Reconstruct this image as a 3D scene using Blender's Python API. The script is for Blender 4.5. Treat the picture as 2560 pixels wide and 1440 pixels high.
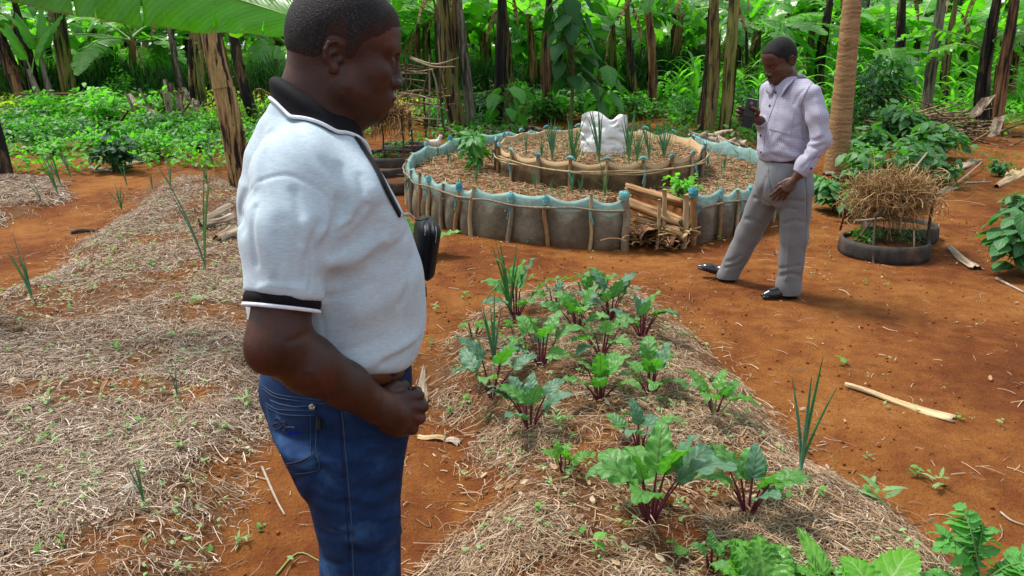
import bpy, math, random
import numpy as np
from math import sin, cos, tan, atan2, radians, pi
from mathutils import Vector, Matrix

for _o in list(bpy.data.objects):
    bpy.data.objects.remove(_o)
SC = bpy.context.scene
COL = SC.collection

# ------------------------------------------------------------------ camera
CAM_H, PITCH, LENS = 1.68, 17.03, 28.0
cam_data = bpy.data.cameras.new("camera")
cam_data.lens = LENS
cam_data.sensor_width = 36.0
cam_data.clip_start = 0.05
cam_data.clip_end = 600.0
cam = bpy.data.objects.new("camera", cam_data)
COL.objects.link(cam)
cam.location = (0, 0, CAM_H)
cam.rotation_euler = (radians(90 - PITCH), 0, 0)
SC.camera = cam

# ------------------------------------------------------------------ world, sun, exposure
SUN_EL, SUN_AZ = 60.0, -58.0          # degrees; azimuth from +Y towards +X
world = bpy.data.worlds.new("World")
SC.world = world
world.use_nodes = True
_nt = world.node_tree
_bg = _nt.nodes["Background"]
_sky = _nt.nodes.new("ShaderNodeTexSky")
_sky.sky_type = 'NISHITA'
_sky.sun_disc = False
_sky.sun_elevation = radians(SUN_EL)
_sky.sun_rotation = radians(SUN_AZ)
_sky.air_density = 1.0
_sky.dust_density = 5.0
_sky.ozone_density = 1.0
_hs = _nt.nodes.new("ShaderNodeHueSaturation")
_hs.inputs["Saturation"].default_value = 0.60
_nt.links.new(_sky.outputs[0], _hs.inputs["Color"])
_mx = _nt.nodes.new("ShaderNodeMix")            # thin bright overcast in front of the blue
_mx.data_type = 'RGBA'
_mx.inputs[0].default_value = 0.55
_mx.inputs[7].default_value = (7.4, 8.3, 9.3, 1)
_nt.links.new(_hs.outputs[0], _mx.inputs[6])
_nt.links.new(_mx.outputs[2], _bg.inputs["Color"])
_bg.inputs["Strength"].default_value = 0.095
sun_data = bpy.data.lights.new("sun", 'SUN')
sun_data.energy = 2.9
sun_data.angle = radians(12)
sun_data.color = (1.0, 0.955, 0.88)
sun = bpy.data.objects.new("sun", sun_data)
COL.objects.link(sun)
_sd = Vector((sin(radians(SUN_AZ)) * cos(radians(SUN_EL)), cos(radians(SUN_AZ)) * cos(radians(SUN_EL)), sin(radians(SUN_EL))))
sun.rotation_euler = _sd.to_track_quat('Z', 'Y').to_euler()
SC.view_settings.view_transform = 'Standard'
SC.view_settings.look = 'None'
SC.view_settings.gamma = 1.0
SC.view_settings.use_curve_mapping = False
SC.view_settings.exposure = 0.82
SC.render.engine = 'CYCLES'
SC.cycles.max_bounces = 8
SC.cycles.transparent_max_bounces = 12
SC.cycles.use_denoising = True

# ------------------------------------------------------------------ small maths
F_PX = LENS / 36.0 * 2560.0
_cp, _sp = cos(radians(PITCH)), sin(radians(PITCH))

def ray(px, py):
    """direction in the world of a point of the 2560x1440 photograph"""
    x = (px - 1280.0) / F_PX
    y = (720.0 - py) / F_PX
    return np.array([x, _cp + y * _sp, -_sp + y * _cp])

def at_depth(px, py, d):
    """world point seen at (px, py) whose horizontal distance along Y is d"""
    r = ray(px, py)
    return np.array([0, 0, CAM_H]) + r * (d / r[1])

def smooth(t, a=0.0, b=1.0):
    t = np.clip((np.asarray(t, float) - a) / (b - a), 0, 1)
    return t * t * (3 - 2 * t)

def _hash(ix, iy, seed):
    h = (ix.astype(np.int64) * 374761393 + iy.astype(np.int64) * 668265263 + seed * 1442695041) & 0xFFFFFFFF
    h = ((h ^ (h >> 13)) * 1274126177) & 0xFFFFFFFF
    h = h ^ (h >> 16)
    return (h & 0xFFFFFF) / float(0xFFFFFF)

def vnoise(x, y, seed=0):
    x = np.asarray(x, float); y = np.asarray(y, float)
    ix = np.floor(x); iy = np.floor(y)
    fx = x - ix; fy = y - iy
    fx = fx * fx * (3 - 2 * fx); fy = fy * fy * (3 - 2 * fy)
    a = _hash(ix, iy, seed); b = _hash(ix + 1, iy, seed)
    c = _hash(ix, iy + 1, seed); d = _hash(ix + 1, iy + 1, seed)
    return (a * (1 - fx) + b * fx) * (1 - fy) + (c * (1 - fx) + d * fx) * fy

def fbm(x, y, seed=0, octv=4):
    s = 0; a = 0.5; t = 0
    for k in range(octv):
        s = s + a * vnoise(np.asarray(x) * 2 ** k, np.asarray(y) * 2 ** k, seed + k * 17)
        t += a; a *= 0.5
    return s / t

# ------------------------------------------------------------------ terrain heights
def gh0(x, y):
    """gentle slope up away from the camera"""
    y = np.asarray(y, float)
    t = np.clip(y - 6.0, 0, 30.0)
    s = 0.05 * (np.sqrt(t * t + 1.0) - 1.0)
    return s + 0.0 * np.asarray(x, float)

def g0(px, py, dz=0.0):
    r = ray(px, py)
    lo, hi = 0.5, 140.0
    for _ in range(60):
        m = 0.5 * (lo + hi)
        p = np.array([0, 0, CAM_H]) + r * m
        if p[2] > gh0(p[0], p[1]) + dz:
            lo = m
        else:
            hi = m
    p = np.array([0, 0, CAM_H]) + r * lo
    return p

def poly_sd(X, Y, poly):
    """signed distance to a polygon, positive inside"""
    X = np.asarray(X, float); Y = np.asarray(Y, float)
    d = np.full(X.shape, 1e9); ins = np.zeros(X.shape, bool)
    n = len(poly)
    for i in range(n):
        ax, ay = poly[i]; bx, by = poly[(i + 1) % n]
        ex, ey = bx - ax, by - ay
        wx, wy = X - ax, Y - ay
        t = np.clip((wx * ex + wy * ey) / (ex * ex + ey * ey + 1e-12), 0, 1)
        d = np.minimum(d, np.hypot(wx - t * ex, wy - t * ey))
        c = ((ay > Y) != (by > Y)) & (X < (bx - ax) * (Y - ay) / (by - ay + 1e-12) + ax)
        ins ^= c
    return np.where(ins, d, -d)

def pxpoly(pts):
    return [tuple(g0(*p)[:2]) for p in pts]

BED_LEFT = pxpoly([(585, 438), (470, 430), (380, 452), (330, 500), (300, 545), (190, 610), (110, 700), (-60, 760), (-420, 1000),
                   (-420, 1440), (-300, 1900), (480, 1900), (545, 1440), (575, 1330), (640, 1190), (700, 1060), (740, 950), (700, 700), (640, 520)])
BED_FAR = pxpoly([(-260, 455), (60, 446), (165, 456), (190, 500), (110, 540), (-20, 575), (-420, 600)])
BED_BEET = pxpoly([(1290, 745), (1180, 790), (1120, 850), (1075, 920), (1090, 1020), (1160, 1100), (1205, 1220), (1170, 1330), (1080, 1440),
                   (980, 1800), (2700, 1800), (2420, 1440), (2330, 1370), (2180, 1260), (2030, 1160), (1900, 1010), (1790, 900), (1690, 800), (1600, 745), (1440, 720)])
BEDS = [(BED_LEFT, 0.11, 0.34, 1), (BED_FAR, 0.09, 0.3, 2), (BED_BEET, 0.12, 0.30, 3)]

def bed_mask(x, y):
    m = np.zeros(np.shape(x)); hgt = np.zeros(np.shape(x))
    for poly, hh, wd, sd in BEDS:
        d = poly_sd(x, y, poly) + 0.10 * (fbm(np.asarray(x) * 3, np.asarray(y) * 3, 40 + sd, 3) - 0.5)
        m = np.maximum(m, smooth(d, -0.03, 0.10))
        hgt = np.maximum(hgt, hh * smooth(d, -0.06, wd))
    return m, hgt

def gh(x, y):
    x = np.asarray(x, float); y = np.asarray(y, float)
    m, hgt = bed_mask(x, y)
    z = gh0(x, y) + hgt
    z = z + m * 0.045 * (fbm(x * 5, y * 5, 7, 3) - 0.5)
    z = z + 0.05 * (fbm(x * 1.1, y * 1.1, 3, 3) - 0.5) * smooth(y, 2, 5)
    return z

def ghs(x, y):
    return float(gh(np.array([x]), np.array([y]))[0])

def G(px, py):
    """ground point (with the beds) seen at a pixel of the photograph"""
    r = ray(px, py)
    t = np.linspace(1.2, 60, 1500)
    pts = np.array([0, 0, CAM_H])[None] + r[None] * t[:, None]
    z = gh(pts[:, 0], pts[:, 1])
    i = int(np.argmax(pts[:, 2] <= z))
    if pts[i, 2] > z[i]:
        i = len(t) - 1
    lo, hi = t[max(i - 1, 0)], t[i]
    for _ in range(14):
        m = 0.5 * (lo + hi)
        p = np.array([0, 0, CAM_H]) + r * m
        if p[2] > ghs(p[0], p[1]): lo = m
        else: hi = m
    p = np.array([0, 0, CAM_H]) + r * lo
    return np.array([p[0], p[1], ghs(p[0], p[1])])

# ------------------------------------------------------------------ mesh helpers
def new_mesh(name, V, F, mat=None, smooth_shade=True, midx=None, mats=None):
    """V (n,3); F (m,k) array or list of such arrays"""
    me = bpy.data.meshes.new(name)
    V = np.ascontiguousarray(V, np.float32)
    Fs = F if isinstance(F, (list, tuple)) and isinstance(F[0], np.ndarray) else [np.asarray(F)]
    Fs = [np.asarray(f, np.int32) for f in Fs if len(f)]
    nl = sum(f.size for f in Fs); nf = sum(len(f) for f in Fs)
    me.vertices.add(len(V)); me.vertices.foreach_set("co", V.ravel())
    me.loops.add(nl); me.polygons.add(nf)
    me.loops.foreach_set("vertex_index", np.concatenate([f.ravel() for f in Fs]))
    tot = np.concatenate([np.full(len(f), f.shape[1], np.int32) for f in Fs])
    start = np.concatenate([[0], np.cumsum(tot)[:-1]]).astype(np.int32)
    me.polygons.foreach_set("loop_start", start)
    me.polygons.foreach_set("loop_total", tot)
    if midx is not None:
        me.polygons.foreach_set("material_index", np.asarray(midx, np.int32))
    me.polygons.foreach_set("use_smooth", np.full(nf, bool(smooth_shade)))
    me.update(calc_edges=True)
    me.validate()
    for m in (mats or ([mat] if mat else [])):
        me.materials.append(m)
    return me

def link(name, me, parent=None, loc=None, rotz=None):
    o = bpy.data.objects.new(name, me)
    COL.objects.link(o)
    if loc is not None: o.location = loc
    if rotz is not None: o.rotation_euler = (0, 0, rotz)
    if parent is not None: o.parent = parent
    return o

def obj(name, V, F, mat, parent=None, loc=None, smooth_shade=True, **kw):
    return link(name, new_mesh(name, V, F, mat, smooth_shade, **kw), parent, loc)

def tag(o, label=None, cat=None, group=None, kind=None):
    if label: o["label"] = label
    if cat: o["category"] = cat
    if group: o["group"] = group
    if kind: o["kind"] = kind
    return o

def thing(name, label, cat, loc=(0, 0, 0), rotz=0.0, group=None):
    o = bpy.data.objects.new(name, None)
    COL.objects.link(o)
    o.empty_display_size = 0.1
    o.location = loc
    o.rotation_euler = (0, 0, rotz)
    return tag(o, label, cat, group)

def copy_tree(o, parent=None):
    c = o.copy(); COL.objects.link(c)
    if parent is not None:
        c.parent = parent
    for ch in list(o.children):
        copy_tree(ch, c)
    return c

class MB:
    """collects pieces and gives one mesh"""
    def __init__(s):
        s.V = []; s.F4 = []; s.F3 = []; s.n = 0
    def add(s, V, F):
        V = np.asarray(V, float)
        Fs = F if isinstance(F, (list, tuple)) and len(F) and isinstance(F[0], np.ndarray) else [np.asarray(F)]
        for f in Fs:
            f = np.asarray(f)
            if not len(f): continue
            (s.F4 if f.shape[1] == 4 else s.F3).append(f + s.n)
        s.V.append(V); s.n += len(V)
        return s
    def data(s):
        return np.concatenate(s.V), [np.concatenate(f) for f in (s.F4, s.F3) if f]
    def obj(s, name, mat, parent=None, loc=None, smooth_shade=True):
        V, F = s.data()
        return obj(name, V, F, mat, parent, loc, smooth_shade)

def grid_faces(nu, nv, closed_u=False, closed_v=False):
    """faces of a grid of nu x nv vertices, index = i*nv + j"""
    I = np.arange(nu if closed_u else nu - 1); J = np.arange(nv if closed_v else nv - 1)
    i, j = np.meshgrid(I, J, indexing='ij')
    i2 = (i + 1) % nu; j2 = (j + 1) % nv
    return np.stack([i * nv + j, i2 * nv + j, i2 * nv + j2, i * nv + j2], -1).reshape(-1, 4)

def resample(pts, n, smooth_it=True):
    pts = np.asarray(pts, float)
    if len(pts) > 2 and smooth_it:
        P = np.vstack([2 * pts[0] - pts[1], pts, 2 * pts[-1] - pts[-2]])
        out = []
        m = 12
        for i in range(1, len(P) - 2):
            for t in np.linspace(0, 1, m, endpoint=False):
                a, b, c, d = P[i - 1], P[i], P[i + 1], P[i + 2]
                out.append(0.5 * ((2 * b) + (c - a) * t + (2 * a - 5 * b + 4 * c - d) * t * t + (3 * b - a - 3 * c + d) * t ** 3))
        out.append(pts[-1])
        pts = np.array(out)
    s = np.concatenate([[0], np.cumsum(np.linalg.norm(np.diff(pts, axis=0), axis=1))])
    t = np.linspace(0, s[-1], n)
    return np.stack([np.interp(t, s, pts[:, k]) for k in range(pts.shape[1])], 1)

def frames(C):
    T = np.gradient(C, axis=0)
    T /= np.linalg.norm(T, axis=1)[:, None] + 1e-12
    up = np.array([0, 0, 1.0])
    if abs(T[0] @ up) > 0.9: up = np.array([1.0, 0, 0])
    N = np.zeros_like(T); B = np.zeros_like(T)
    n = up - T[0] * (up @ T[0]); n /= np.linalg.norm(n)
    for i in range(len(T)):
        n = n - T[i] * (n @ T[i]); n /= np.linalg.norm(n) + 1e-12
        N[i] = n; B[i] = np.cross(T[i], n)
    return T, N, B

def tube(pts, r, sides=8, n=None, cap=True, jitter=0.0, seed=0, flat=1.0, smooth_it=True):
    pts = np.asarray(pts, float)
    rr = np.asarray(r, float) * np.ones(len(pts))
    if n:
        Q = resample(np.hstack([pts, rr[:, None]]), n, smooth_it)
        pts, rr = Q[:, :3], Q[:, 3]
    T, N, B = frames(pts)
    a = np.linspace(0, 2 * pi, sides, endpoint=False)
    rng = np.random.default_rng(seed)
    R = rr[:, None] * (1 + jitter * rng.normal(size=(len(pts), sides)))
    V = pts[:, None] + R[..., None] * (np.cos(a)[None, :, None] * N[:, None] + flat * np.sin(a)[None, :, None] * B[:, None])
    V = V.reshape(-1, 3)
    F = [grid_faces(len(pts), sides, False, True)]
    if cap:
        k = len(V)
        V = np.vstack([V, pts[:1], pts[-1:]])
        i = np.arange(sides); i2 = (i + 1) % sides
        F.append(np.stack([i2, i, np.full(sides, k)], 1))
        o = (len(pts) - 1) * sides
        F.append(np.stack([o + i, o + i2, np.full(sides, k + 1)], 1))
    return V, F

def batch(TV, TF, M, L):
    """template copied by matrices M (n,3,3) and locations L (n,3)"""
    V = np.einsum('nij,kj->nki', M, TV) + L[:, None]
    n, k = len(M), len(TV)
    Fs = TF if isinstance(TF, (list, tuple)) else [TF]
    out = []
    for f in Fs:
        out.append((f[None] + (np.arange(n) * k)[:, None, None]).reshape(-1, f.shape[1]))
    return V.reshape(-1, 3), out

def rot_mats(yaw, pitch, roll, scale):
    """X axis = leaf axis turned by yaw and raised by pitch, Z = leaf normal"""
    cy, sy, cp, sp, cr, sr = np.cos(yaw), np.sin(yaw), np.cos(pitch), np.sin(pitch), np.cos(roll), np.sin(roll)
    X = np.stack([cy * cp, sy * cp, sp], 1)
    Y0 = np.stack([-sy, cy, np.zeros_like(cy)], 1)
    Z0 = np.cross(X, Y0)
    Y = Y0 * cr[:, None] + Z0 * sr[:, None]
    Z = np.cross(X, Y)
    return np.stack([X, Y, Z], 2) * np.reshape(scale, (-1, 1, 1))

# ------------------------------------------------------------------ implicit surfaces (signed distance, then surface nets)
f32 = np.float32
def smin(a, b, k):
    h = np.clip(0.5 + 0.5 * (b - a) / k, 0, 1)
    return b + (a - b) * h - k * h * (1 - h)

def smax(a, b, k):
    return -smin(-a, -b, k)

def sd_ell(P, c, r, R=None):
    Q = P - np.asarray(c, f32)
    if R is not None: Q = Q @ np.asarray(R, f32)
    r = np.asarray(r, f32)
    x, y, z = Q[:, 0] / r[0], Q[:, 1] / r[1], Q[:, 2] / r[2]
    k0 = np.sqrt(x * x + y * y + z * z)
    x = x / r[0]; y = y / r[1]; z = z / r[2]
    k1 = np.sqrt(x * x + y * y + z * z) + f32(1e-9)
    return k0 * (k0 - 1) / k1

def sd_cone(P, a, b, ra, rb):
    a = np.asarray(a, f32); b = np.asarray(b, f32)
    ab = b - a
    x = P[:, 0] - a[0]; y = P[:, 1] - a[1]; z = P[:, 2] - a[2]
    t = np.clip((x * ab[0] + y * ab[1] + z * ab[2]) / (ab @ ab), 0, 1)
    x = x - t * ab[0]; y = y - t * ab[1]; z = z - t * ab[2]
    return np.sqrt(x * x + y * y + z * z) - (f32(ra) + f32(rb - ra) * t)

def sd_local(P, c, r, fn, margin=0.03):
    """fn evaluated only near a ball, a plain distance elsewhere"""
    q = P - np.asarray(c, f32)
    L = np.sqrt(np.einsum('ij,ij->i', q, q))
    d = (L - f32(r)).astype(f32)
    m = L < r + margin
    if m.any(): d[m] = fn(P[m])
    return d

def sd_chain(P, pts, rs, k=0.01):
    d = None
    for i in range(len(pts) - 1):
        e = sd_cone(P, pts[i], pts[i + 1], rs[i], rs[i + 1])
        d = e if d is None else smin(d, e, k)
    return d

def dist_poly(P, pts):
    d = None
    for i in range(len(pts) - 1):
        e = sd_cone(P, pts[i], pts[i + 1], 0, 0)
        d = e if d is None else np.minimum(d, e)
    return d

def crease(P, pts, w):
    """exp(-(distance to a polyline / w)^2), zero far away"""
    pts = np.asarray(pts, f32); m = 2.6 * w
    lo, hi = pts.min(0) - m, pts.max(0) + m
    k = ((P > lo) & (P < hi)).all(1)
    o = np.zeros(len(P), f32)
    if k.any(): o[k] = np.exp(-(dist_poly(P[k], pts) / f32(w)) ** 2)
    return o

class Loft:
    """stack of ellipses: rows (z, cx, cy, a, b), a along direction phi"""
    def __init__(s, rows, phi=0.0, n=2.0):
        R = np.array(sorted(rows), float)
        s.phi, s.n = phi, n
        zz = np.linspace(R[0, 0], R[-1, 0], 160)
        s.z = zz
        s.t = []
        for k in range(1, 5):
            y = np.interp(zz, R[:, 0], R[:, k])
            w = max(3, int(160 / max(len(R) - 1, 1) * 0.8))
            pad = np.pad(y, w, mode='reflect', reflect_type='odd')
            ker = np.hanning(2 * w + 1); ker /= ker.sum()
            s.t.append(np.convolve(pad, ker, 'valid'))
    def at(s, z):
        return [np.interp(z, s.z, t) for t in s.t]
    def __call__(s, P, grow=0.0, cap=0.02):
        cx, cy, a, b = s.at(P[:, 2])
        a = a + grow; b = b + grow
        du, dv = P[:, 0] - cx, P[:, 1] - cy
        c, q = cos(s.phi), sin(s.phi)
        x = du * c + dv * q; y = -du * q + dv * c
        r = (np.abs(x / a) ** s.n + np.abs(y / b) ** s.n) ** (1 / s.n) + 1e-6
        L = np.sqrt(x * x + y * y)
        d = L * (1 - 1 / r)
        d = np.where(L < 0.2 * np.minimum(a, b), -0.8 * np.minimum(a, b), d)
        return smax(smax(d, s.z[0] - P[:, 2], cap), P[:, 2] - s.z[-1], cap)

def sdf_mesh(f, lo, hi, h, B=8, slack=1.7, project=True):
    lo = np.asarray(lo, float); hi = np.asarray(hi, float)
    nb = np.ceil((hi - lo) / (h * B)).astype(int)
    n = nb * B + 1
    gx = [lo[k] + np.arange(nb[k]) * B * h + 0.5 * B * h for k in range(3)]
    C = np.stack(np.meshgrid(*gx, indexing='ij'), -1).reshape(-1, 3).astype(f32)
    dc = np.concatenate([f(C[i:i + 300000]) for i in range(0, len(C), 300000)]).reshape(nb)
    S = np.sign(dc).astype(f32)
    vals = np.ones(n, f32)
    vals[:-1, :-1, :-1] = np.repeat(np.repeat(np.repeat(S, B, 0), B, 1), B, 2)
    act = np.argwhere(np.abs(dc) < 0.87 * B * h * slack)
    o = np.arange(B + 1)
    ox, oy, oz = np.meshgrid(o, o, o, indexing='ij')
    off = np.stack([ox, oy, oz], -1).reshape(-1, 3)
    per = max(1, 400000 // len(off))
    for i in range(0, len(act), per):
        idx = (act[i:i + per, None] * B + off[None]).reshape(-1, 3)
        P = (lo + idx * h).astype(f32)
        vals[idx[:, 0], idx[:, 1], idx[:, 2]] = f(P)
    ins = vals < 0
    c = np.zeros(n - 1, np.int8)
    for dx in (0, 1):
        for dy in (0, 1):
            for dz in (0, 1):
                c += ins[dx:n[0] - 1 + dx, dy:n[1] - 1 + dy, dz:n[2] - 1 + dz]
    cells = np.argwhere((c > 0) & (c < 8))
    vid = np.full(n - 1, -1, np.int64)
    vid[cells[:, 0], cells[:, 1], cells[:, 2]] = np.arange(len(cells))
    acc = np.zeros((len(cells), 3)); cnt = np.zeros(len(cells))
    cor = [(a, b, d) for a in (0, 1) for b in (0, 1) for d in (0, 1)]
    for a in cor:
        for ax in range(3):
            if a[ax]: continue
            b = list(a); b[ax] = 1
            va = vals[cells[:, 0] + a[0], cells[:, 1] + a[1], cells[:, 2] + a[2]]
            vb = vals[cells[:, 0] + b[0], cells[:, 1] + b[1], cells[:, 2] + b[2]]
            m = (va < 0) != (vb < 0)
            t = np.where(m, va / np.where(m, va - vb, 1), 0)
            p = np.array(a)[None] + t[:, None] * (np.array(b) - np.array(a))[None]
            acc += np.where(m[:, None], p, 0); cnt += m
    V = lo + (cells + acc / cnt[:, None]) * h
    quads = []
    for ax in range(3):
        s0 = [slice(None)] * 3; s1 = [slice(None)] * 3
        s0[ax] = slice(0, -1); s1[ax] = slice(1, None)
        A, Bv = ins[tuple(s0)], ins[tuple(s1)]
        e = np.argwhere(A != Bv)
        u, v = (ax + 1) % 3, (ax + 2) % 3
        e = e[(e[:, u] > 0) & (e[:, v] > 0) & (e[:, u] < n[u] - 1) & (e[:, v] < n[v] - 1)]
        fl = A[e[:, 0], e[:, 1], e[:, 2]]
        q = []
        for du, dv in ((1, 1), (0, 1), (0, 0), (1, 0)):
            k = e.copy(); k[:, u] -= du; k[:, v] -= dv
            q.append(vid[k[:, 0], k[:, 1], k[:, 2]])
        q = np.stack(q, 1)
        q = np.where(fl[:, None], q, q[:, ::-1])
        quads.append(q)
    Q = np.concatenate(quads)
    Q = Q[(Q >= 0).all(1)]
    if project:
        for _ in range(1):
            P = V.astype(f32); d = f(P); e = 0.5 * h
            gr = np.stack([f(P + np.array([e, 0, 0], f32)) - d, f(P + np.array([0, e, 0], f32)) - d, f(P + np.array([0, 0, e], f32)) - d], 1) / e
            g2 = (gr * gr).sum(1) + 1e-3
            st = np.clip(d / g2, -h * .7, h * .7)
            V = V - gr * st[:, None]
    return V, Q
# ------------------------------------------------------------------ materials
class NT:
    def __init__(s, name):
        s.m = bpy.data.materials.new(name); s.m.use_nodes = True
        s.t = s.m.node_tree; s.t.nodes.clear()
        s.out = s.t.nodes.new("ShaderNodeOutputMaterial")
    def n(s, typ, **kw):
        nd = s.t.nodes.new("ShaderNode" + typ)
        for k, v in kw.items():
            if k.startswith("i_"):
                nd.inputs[k[2:].replace("_", " ")].default_value = v
            else:
                setattr(nd, k, v)
        return nd
    def l(s, a, b):
        s.t.links.new(a, b)
    def coords(s, kind="Object", scale=(1, 1, 1), rot=(0, 0, 0)):
        tc = s.n("TexCoord"); mp = s.n("Mapping")
        s.l(tc.outputs[kind], mp.inputs[0])
        mp.inputs["Scale"].default_value = scale; mp.inputs["Rotation"].default_value = rot
        return mp.outputs[0]
    def noise(s, vec, scale=5.0, detail=4.0, rough=0.6, dist=0.0):
        nz = s.n("TexNoise")
        nz.inputs["Scale"].default_value = scale; nz.inputs["Detail"].default_value = detail
        nz.inputs["Roughness"].default_value = rough; nz.inputs["Distortion"].default_value = dist
        if vec is not None: s.l(vec, nz.inputs["Vector"])
        return nz.outputs["Fac"]
    def ramp(s, fac, stops, interp='LINEAR'):
        r = s.n("ValToRGB"); cr = r.color_ramp; cr.interpolation = interp
        while len(cr.elements) < len(stops): cr.elements.new(0.5)
        for e, (p, c) in zip(cr.elements, stops):
            e.position = p; e.color = (c[0], c[1], c[2], 1) if not np.isscalar(c) else (c, c, c, 1)
        s.l(fac, r.inputs[0])
        return r.outputs[0]
    def mix(s, fac, a, b, mode='MIX'):
        m = s.n("Mix", data_type='RGBA', blend_type=mode)
        for v, i in ((fac, 0), (a, 6), (b, 7)):
            if hasattr(v, "is_output"): s.l(v, m.inputs[i])
            elif i == 0: m.inputs[0].default_value = v
            else: m.inputs[i].default_value = (v[0], v[1], v[2], 1)
        return m.outputs[2]
    def math(s, op, a, b=None):
        m = s.n("Math", operation=op)
        for v, i in ((a, 0), (b, 1)):
            if v is None: continue
            if hasattr(v, "is_output"): s.l(v, m.inputs[i])
            else: m.inputs[i].default_value = v
        return m.outputs[0]
    def bump(s, h, strength=0.3, dist=0.01):
        b = s.n("Bump"); b.inputs["Strength"].default_value = strength; b.inputs["Distance"].default_value = dist
        s.l(h, b.inputs["Height"])
        return b.outputs[0]
    def bsdf(s, col, rough=0.6, normal=None, spec=0.3, **kw):
        p = s.n("BsdfPrincipled")
        if hasattr(col, "is_output"): s.l(col, p.inputs["Base Color"])
        else: p.inputs["Base Color"].default_value = (col[0], col[1], col[2], 1)
        if hasattr(rough, "is_output"): s.l(rough, p.inputs["Roughness"])
        else: p.inputs["Roughness"].default_value = rough
        p.inputs["Specular IOR Level"].default_value = spec
        if normal is not None: s.l(normal, p.inputs["Normal"])
        for k, v in kw.items(): p.inputs[k.replace("_", " ")].default_value = v
        return p.outputs[0]
    def done(s, sh):
        s.l(sh, s.out.inputs[0])
        return s.m
    def rand(s):
        return s.n("ObjectInfo").outputs["Random"]
    def island(s):
        return s.n("NewGeometry").outputs["Random Per Island"]

def plain(name, col, rough=0.6, spec=0.3, var=0.15, scale=30.0, **kw):
    k = NT(name)
    nz = k.noise(k.coords(), scale, 3)
    c = k.ramp(nz, [(0.25, tuple(np.array(col) * (1 - var))), (0.75, tuple(np.array(col) * (1 + var)))])
    return k.done(k.bsdf(c, rough, k.bump(nz, 0.15, 0.002), spec, **kw))

def leaf_mat(name, dark, light, trans=0.35, rough=0.42, vein=None, tint=(0.32, 0.55, 0.04), spec=0.45, scale=18.0, dry=None):
    """leaf: colour varies between leaves and over the leaf, light comes through"""
    k = NT(name)
    nz = k.noise(k.coords(), scale, 3)
    f = k.math('ADD', k.math('MULTIPLY', k.island(), 0.65), k.math('MULTIPLY', nz, 0.45))
    f = k.math('ADD', f, k.math('MULTIPLY', k.math('SUBTRACT', k.rand(), 0.5), 0.35))
    stops = [(0.15, dark), (0.85, light)]
    c = k.ramp(f, stops)
    if dry:
        c = k.mix(k.ramp(k.island(), [(1 - dry[1], 0.0), (1 - dry[1] + 0.01, 1.0)]), c, dry[0])
    nrm = k.bump(nz, 0.25, 0.01)
    p = k.bsdf(c, rough, nrm, spec)
    t = k.n("BsdfTranslucent")
    tc = k.mix(1.0, c, tuple(np.array(tint) * 4.0), 'MULTIPLY')
    k.l(tc, t.inputs[0])
    ms = k.n("MixShader"); ms.inputs[0].default_value = trans
    k.l(p, ms.inputs[1]); k.l(t.outputs[0], ms.inputs[2])
    return k.done(ms.outputs[0])

def mat_soil():
    k = NT("red_soil")
    v = k.coords("Object")
    big = k.noise(v, 0.9, 5, 0.6)
    mid = k.noise(v, 7, 6, 0.65)
    fine = k.noise(v, 90, 5, 0.7)
    c = k.ramp(k.math('ADD', k.math('MULTIPLY', big, 0.6), k.math('MULTIPLY', mid, 0.4)),
               [(0.32, (0.086, 0.0215, 0.0062)), (0.45, (0.152, 0.046, 0.0108)), (0.56, (0.232, 0.086, 0.0195)), (0.70, (0.305, 0.136, 0.038))])
    c = k.mix(0.55, c, k.ramp(fine, [(0.3, 0.5), (0.7, 1.5)]), 'MULTIPLY')
    at = k.n("Attribute", attribute_name="mulch").outputs["Fac"]
    straw = k.ramp(k.noise(k.coords("Object", (1, 1, 1)), 60, 6, 0.8, 1.5), [(0.35, (0.05, 0.022, 0.010)), (0.5, (0.12, 0.06, 0.028)), (0.68, (0.26, 0.18, 0.11))])
    mk = k.math('MULTIPLY', at, k.ramp(k.noise(v, 3.2, 4), [(0.35, 0.0), (0.52, 0.75)]))
    c = k.mix(mk, c, straw)
    gr = k.n("Attribute", attribute_name="green").outputs["Fac"]
    grass = k.ramp(k.noise(v, 9, 6, 0.75), [(0.3, (0.02, 0.05, 0.008)), (0.55, (0.06, 0.15, 0.018)), (0.8, (0.15, 0.28, 0.04))])
    c = k.mix(gr, c, grass)
    sp = k.n("TexVoronoi"); k.l(v, sp.inputs["Vector"]); sp.inputs["Scale"].default_value = 38
    crumbs = k.ramp(sp.outputs["Distance"], [(0.0, 1.0), (0.45, 0.0)])
    h = k.math('ADD', k.math('MULTIPLY', fine, 0.5), k.math('ADD', k.math('MULTIPLY', mid, 0.9), k.math('MULTIPLY', crumbs, 0.18)))
    return k.done(k.bsdf(c, 0.93, k.bump(h, 1.0, 0.03), 0.12))

def mat_straw(name, cols):
    k = NT(name)
    c = k.ramp(k.island(), [(i / (len(cols) - 1), cc) for i, cc in enumerate(cols)])
    c = k.mix(0.4, c, k.ramp(k.noise(k.coords(), 60, 2), [(0.3, 0.6), (0.7, 1.25)]), 'MULTIPLY')
    return k.done(k.bsdf(c, 0.8, None, 0.2))

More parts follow.
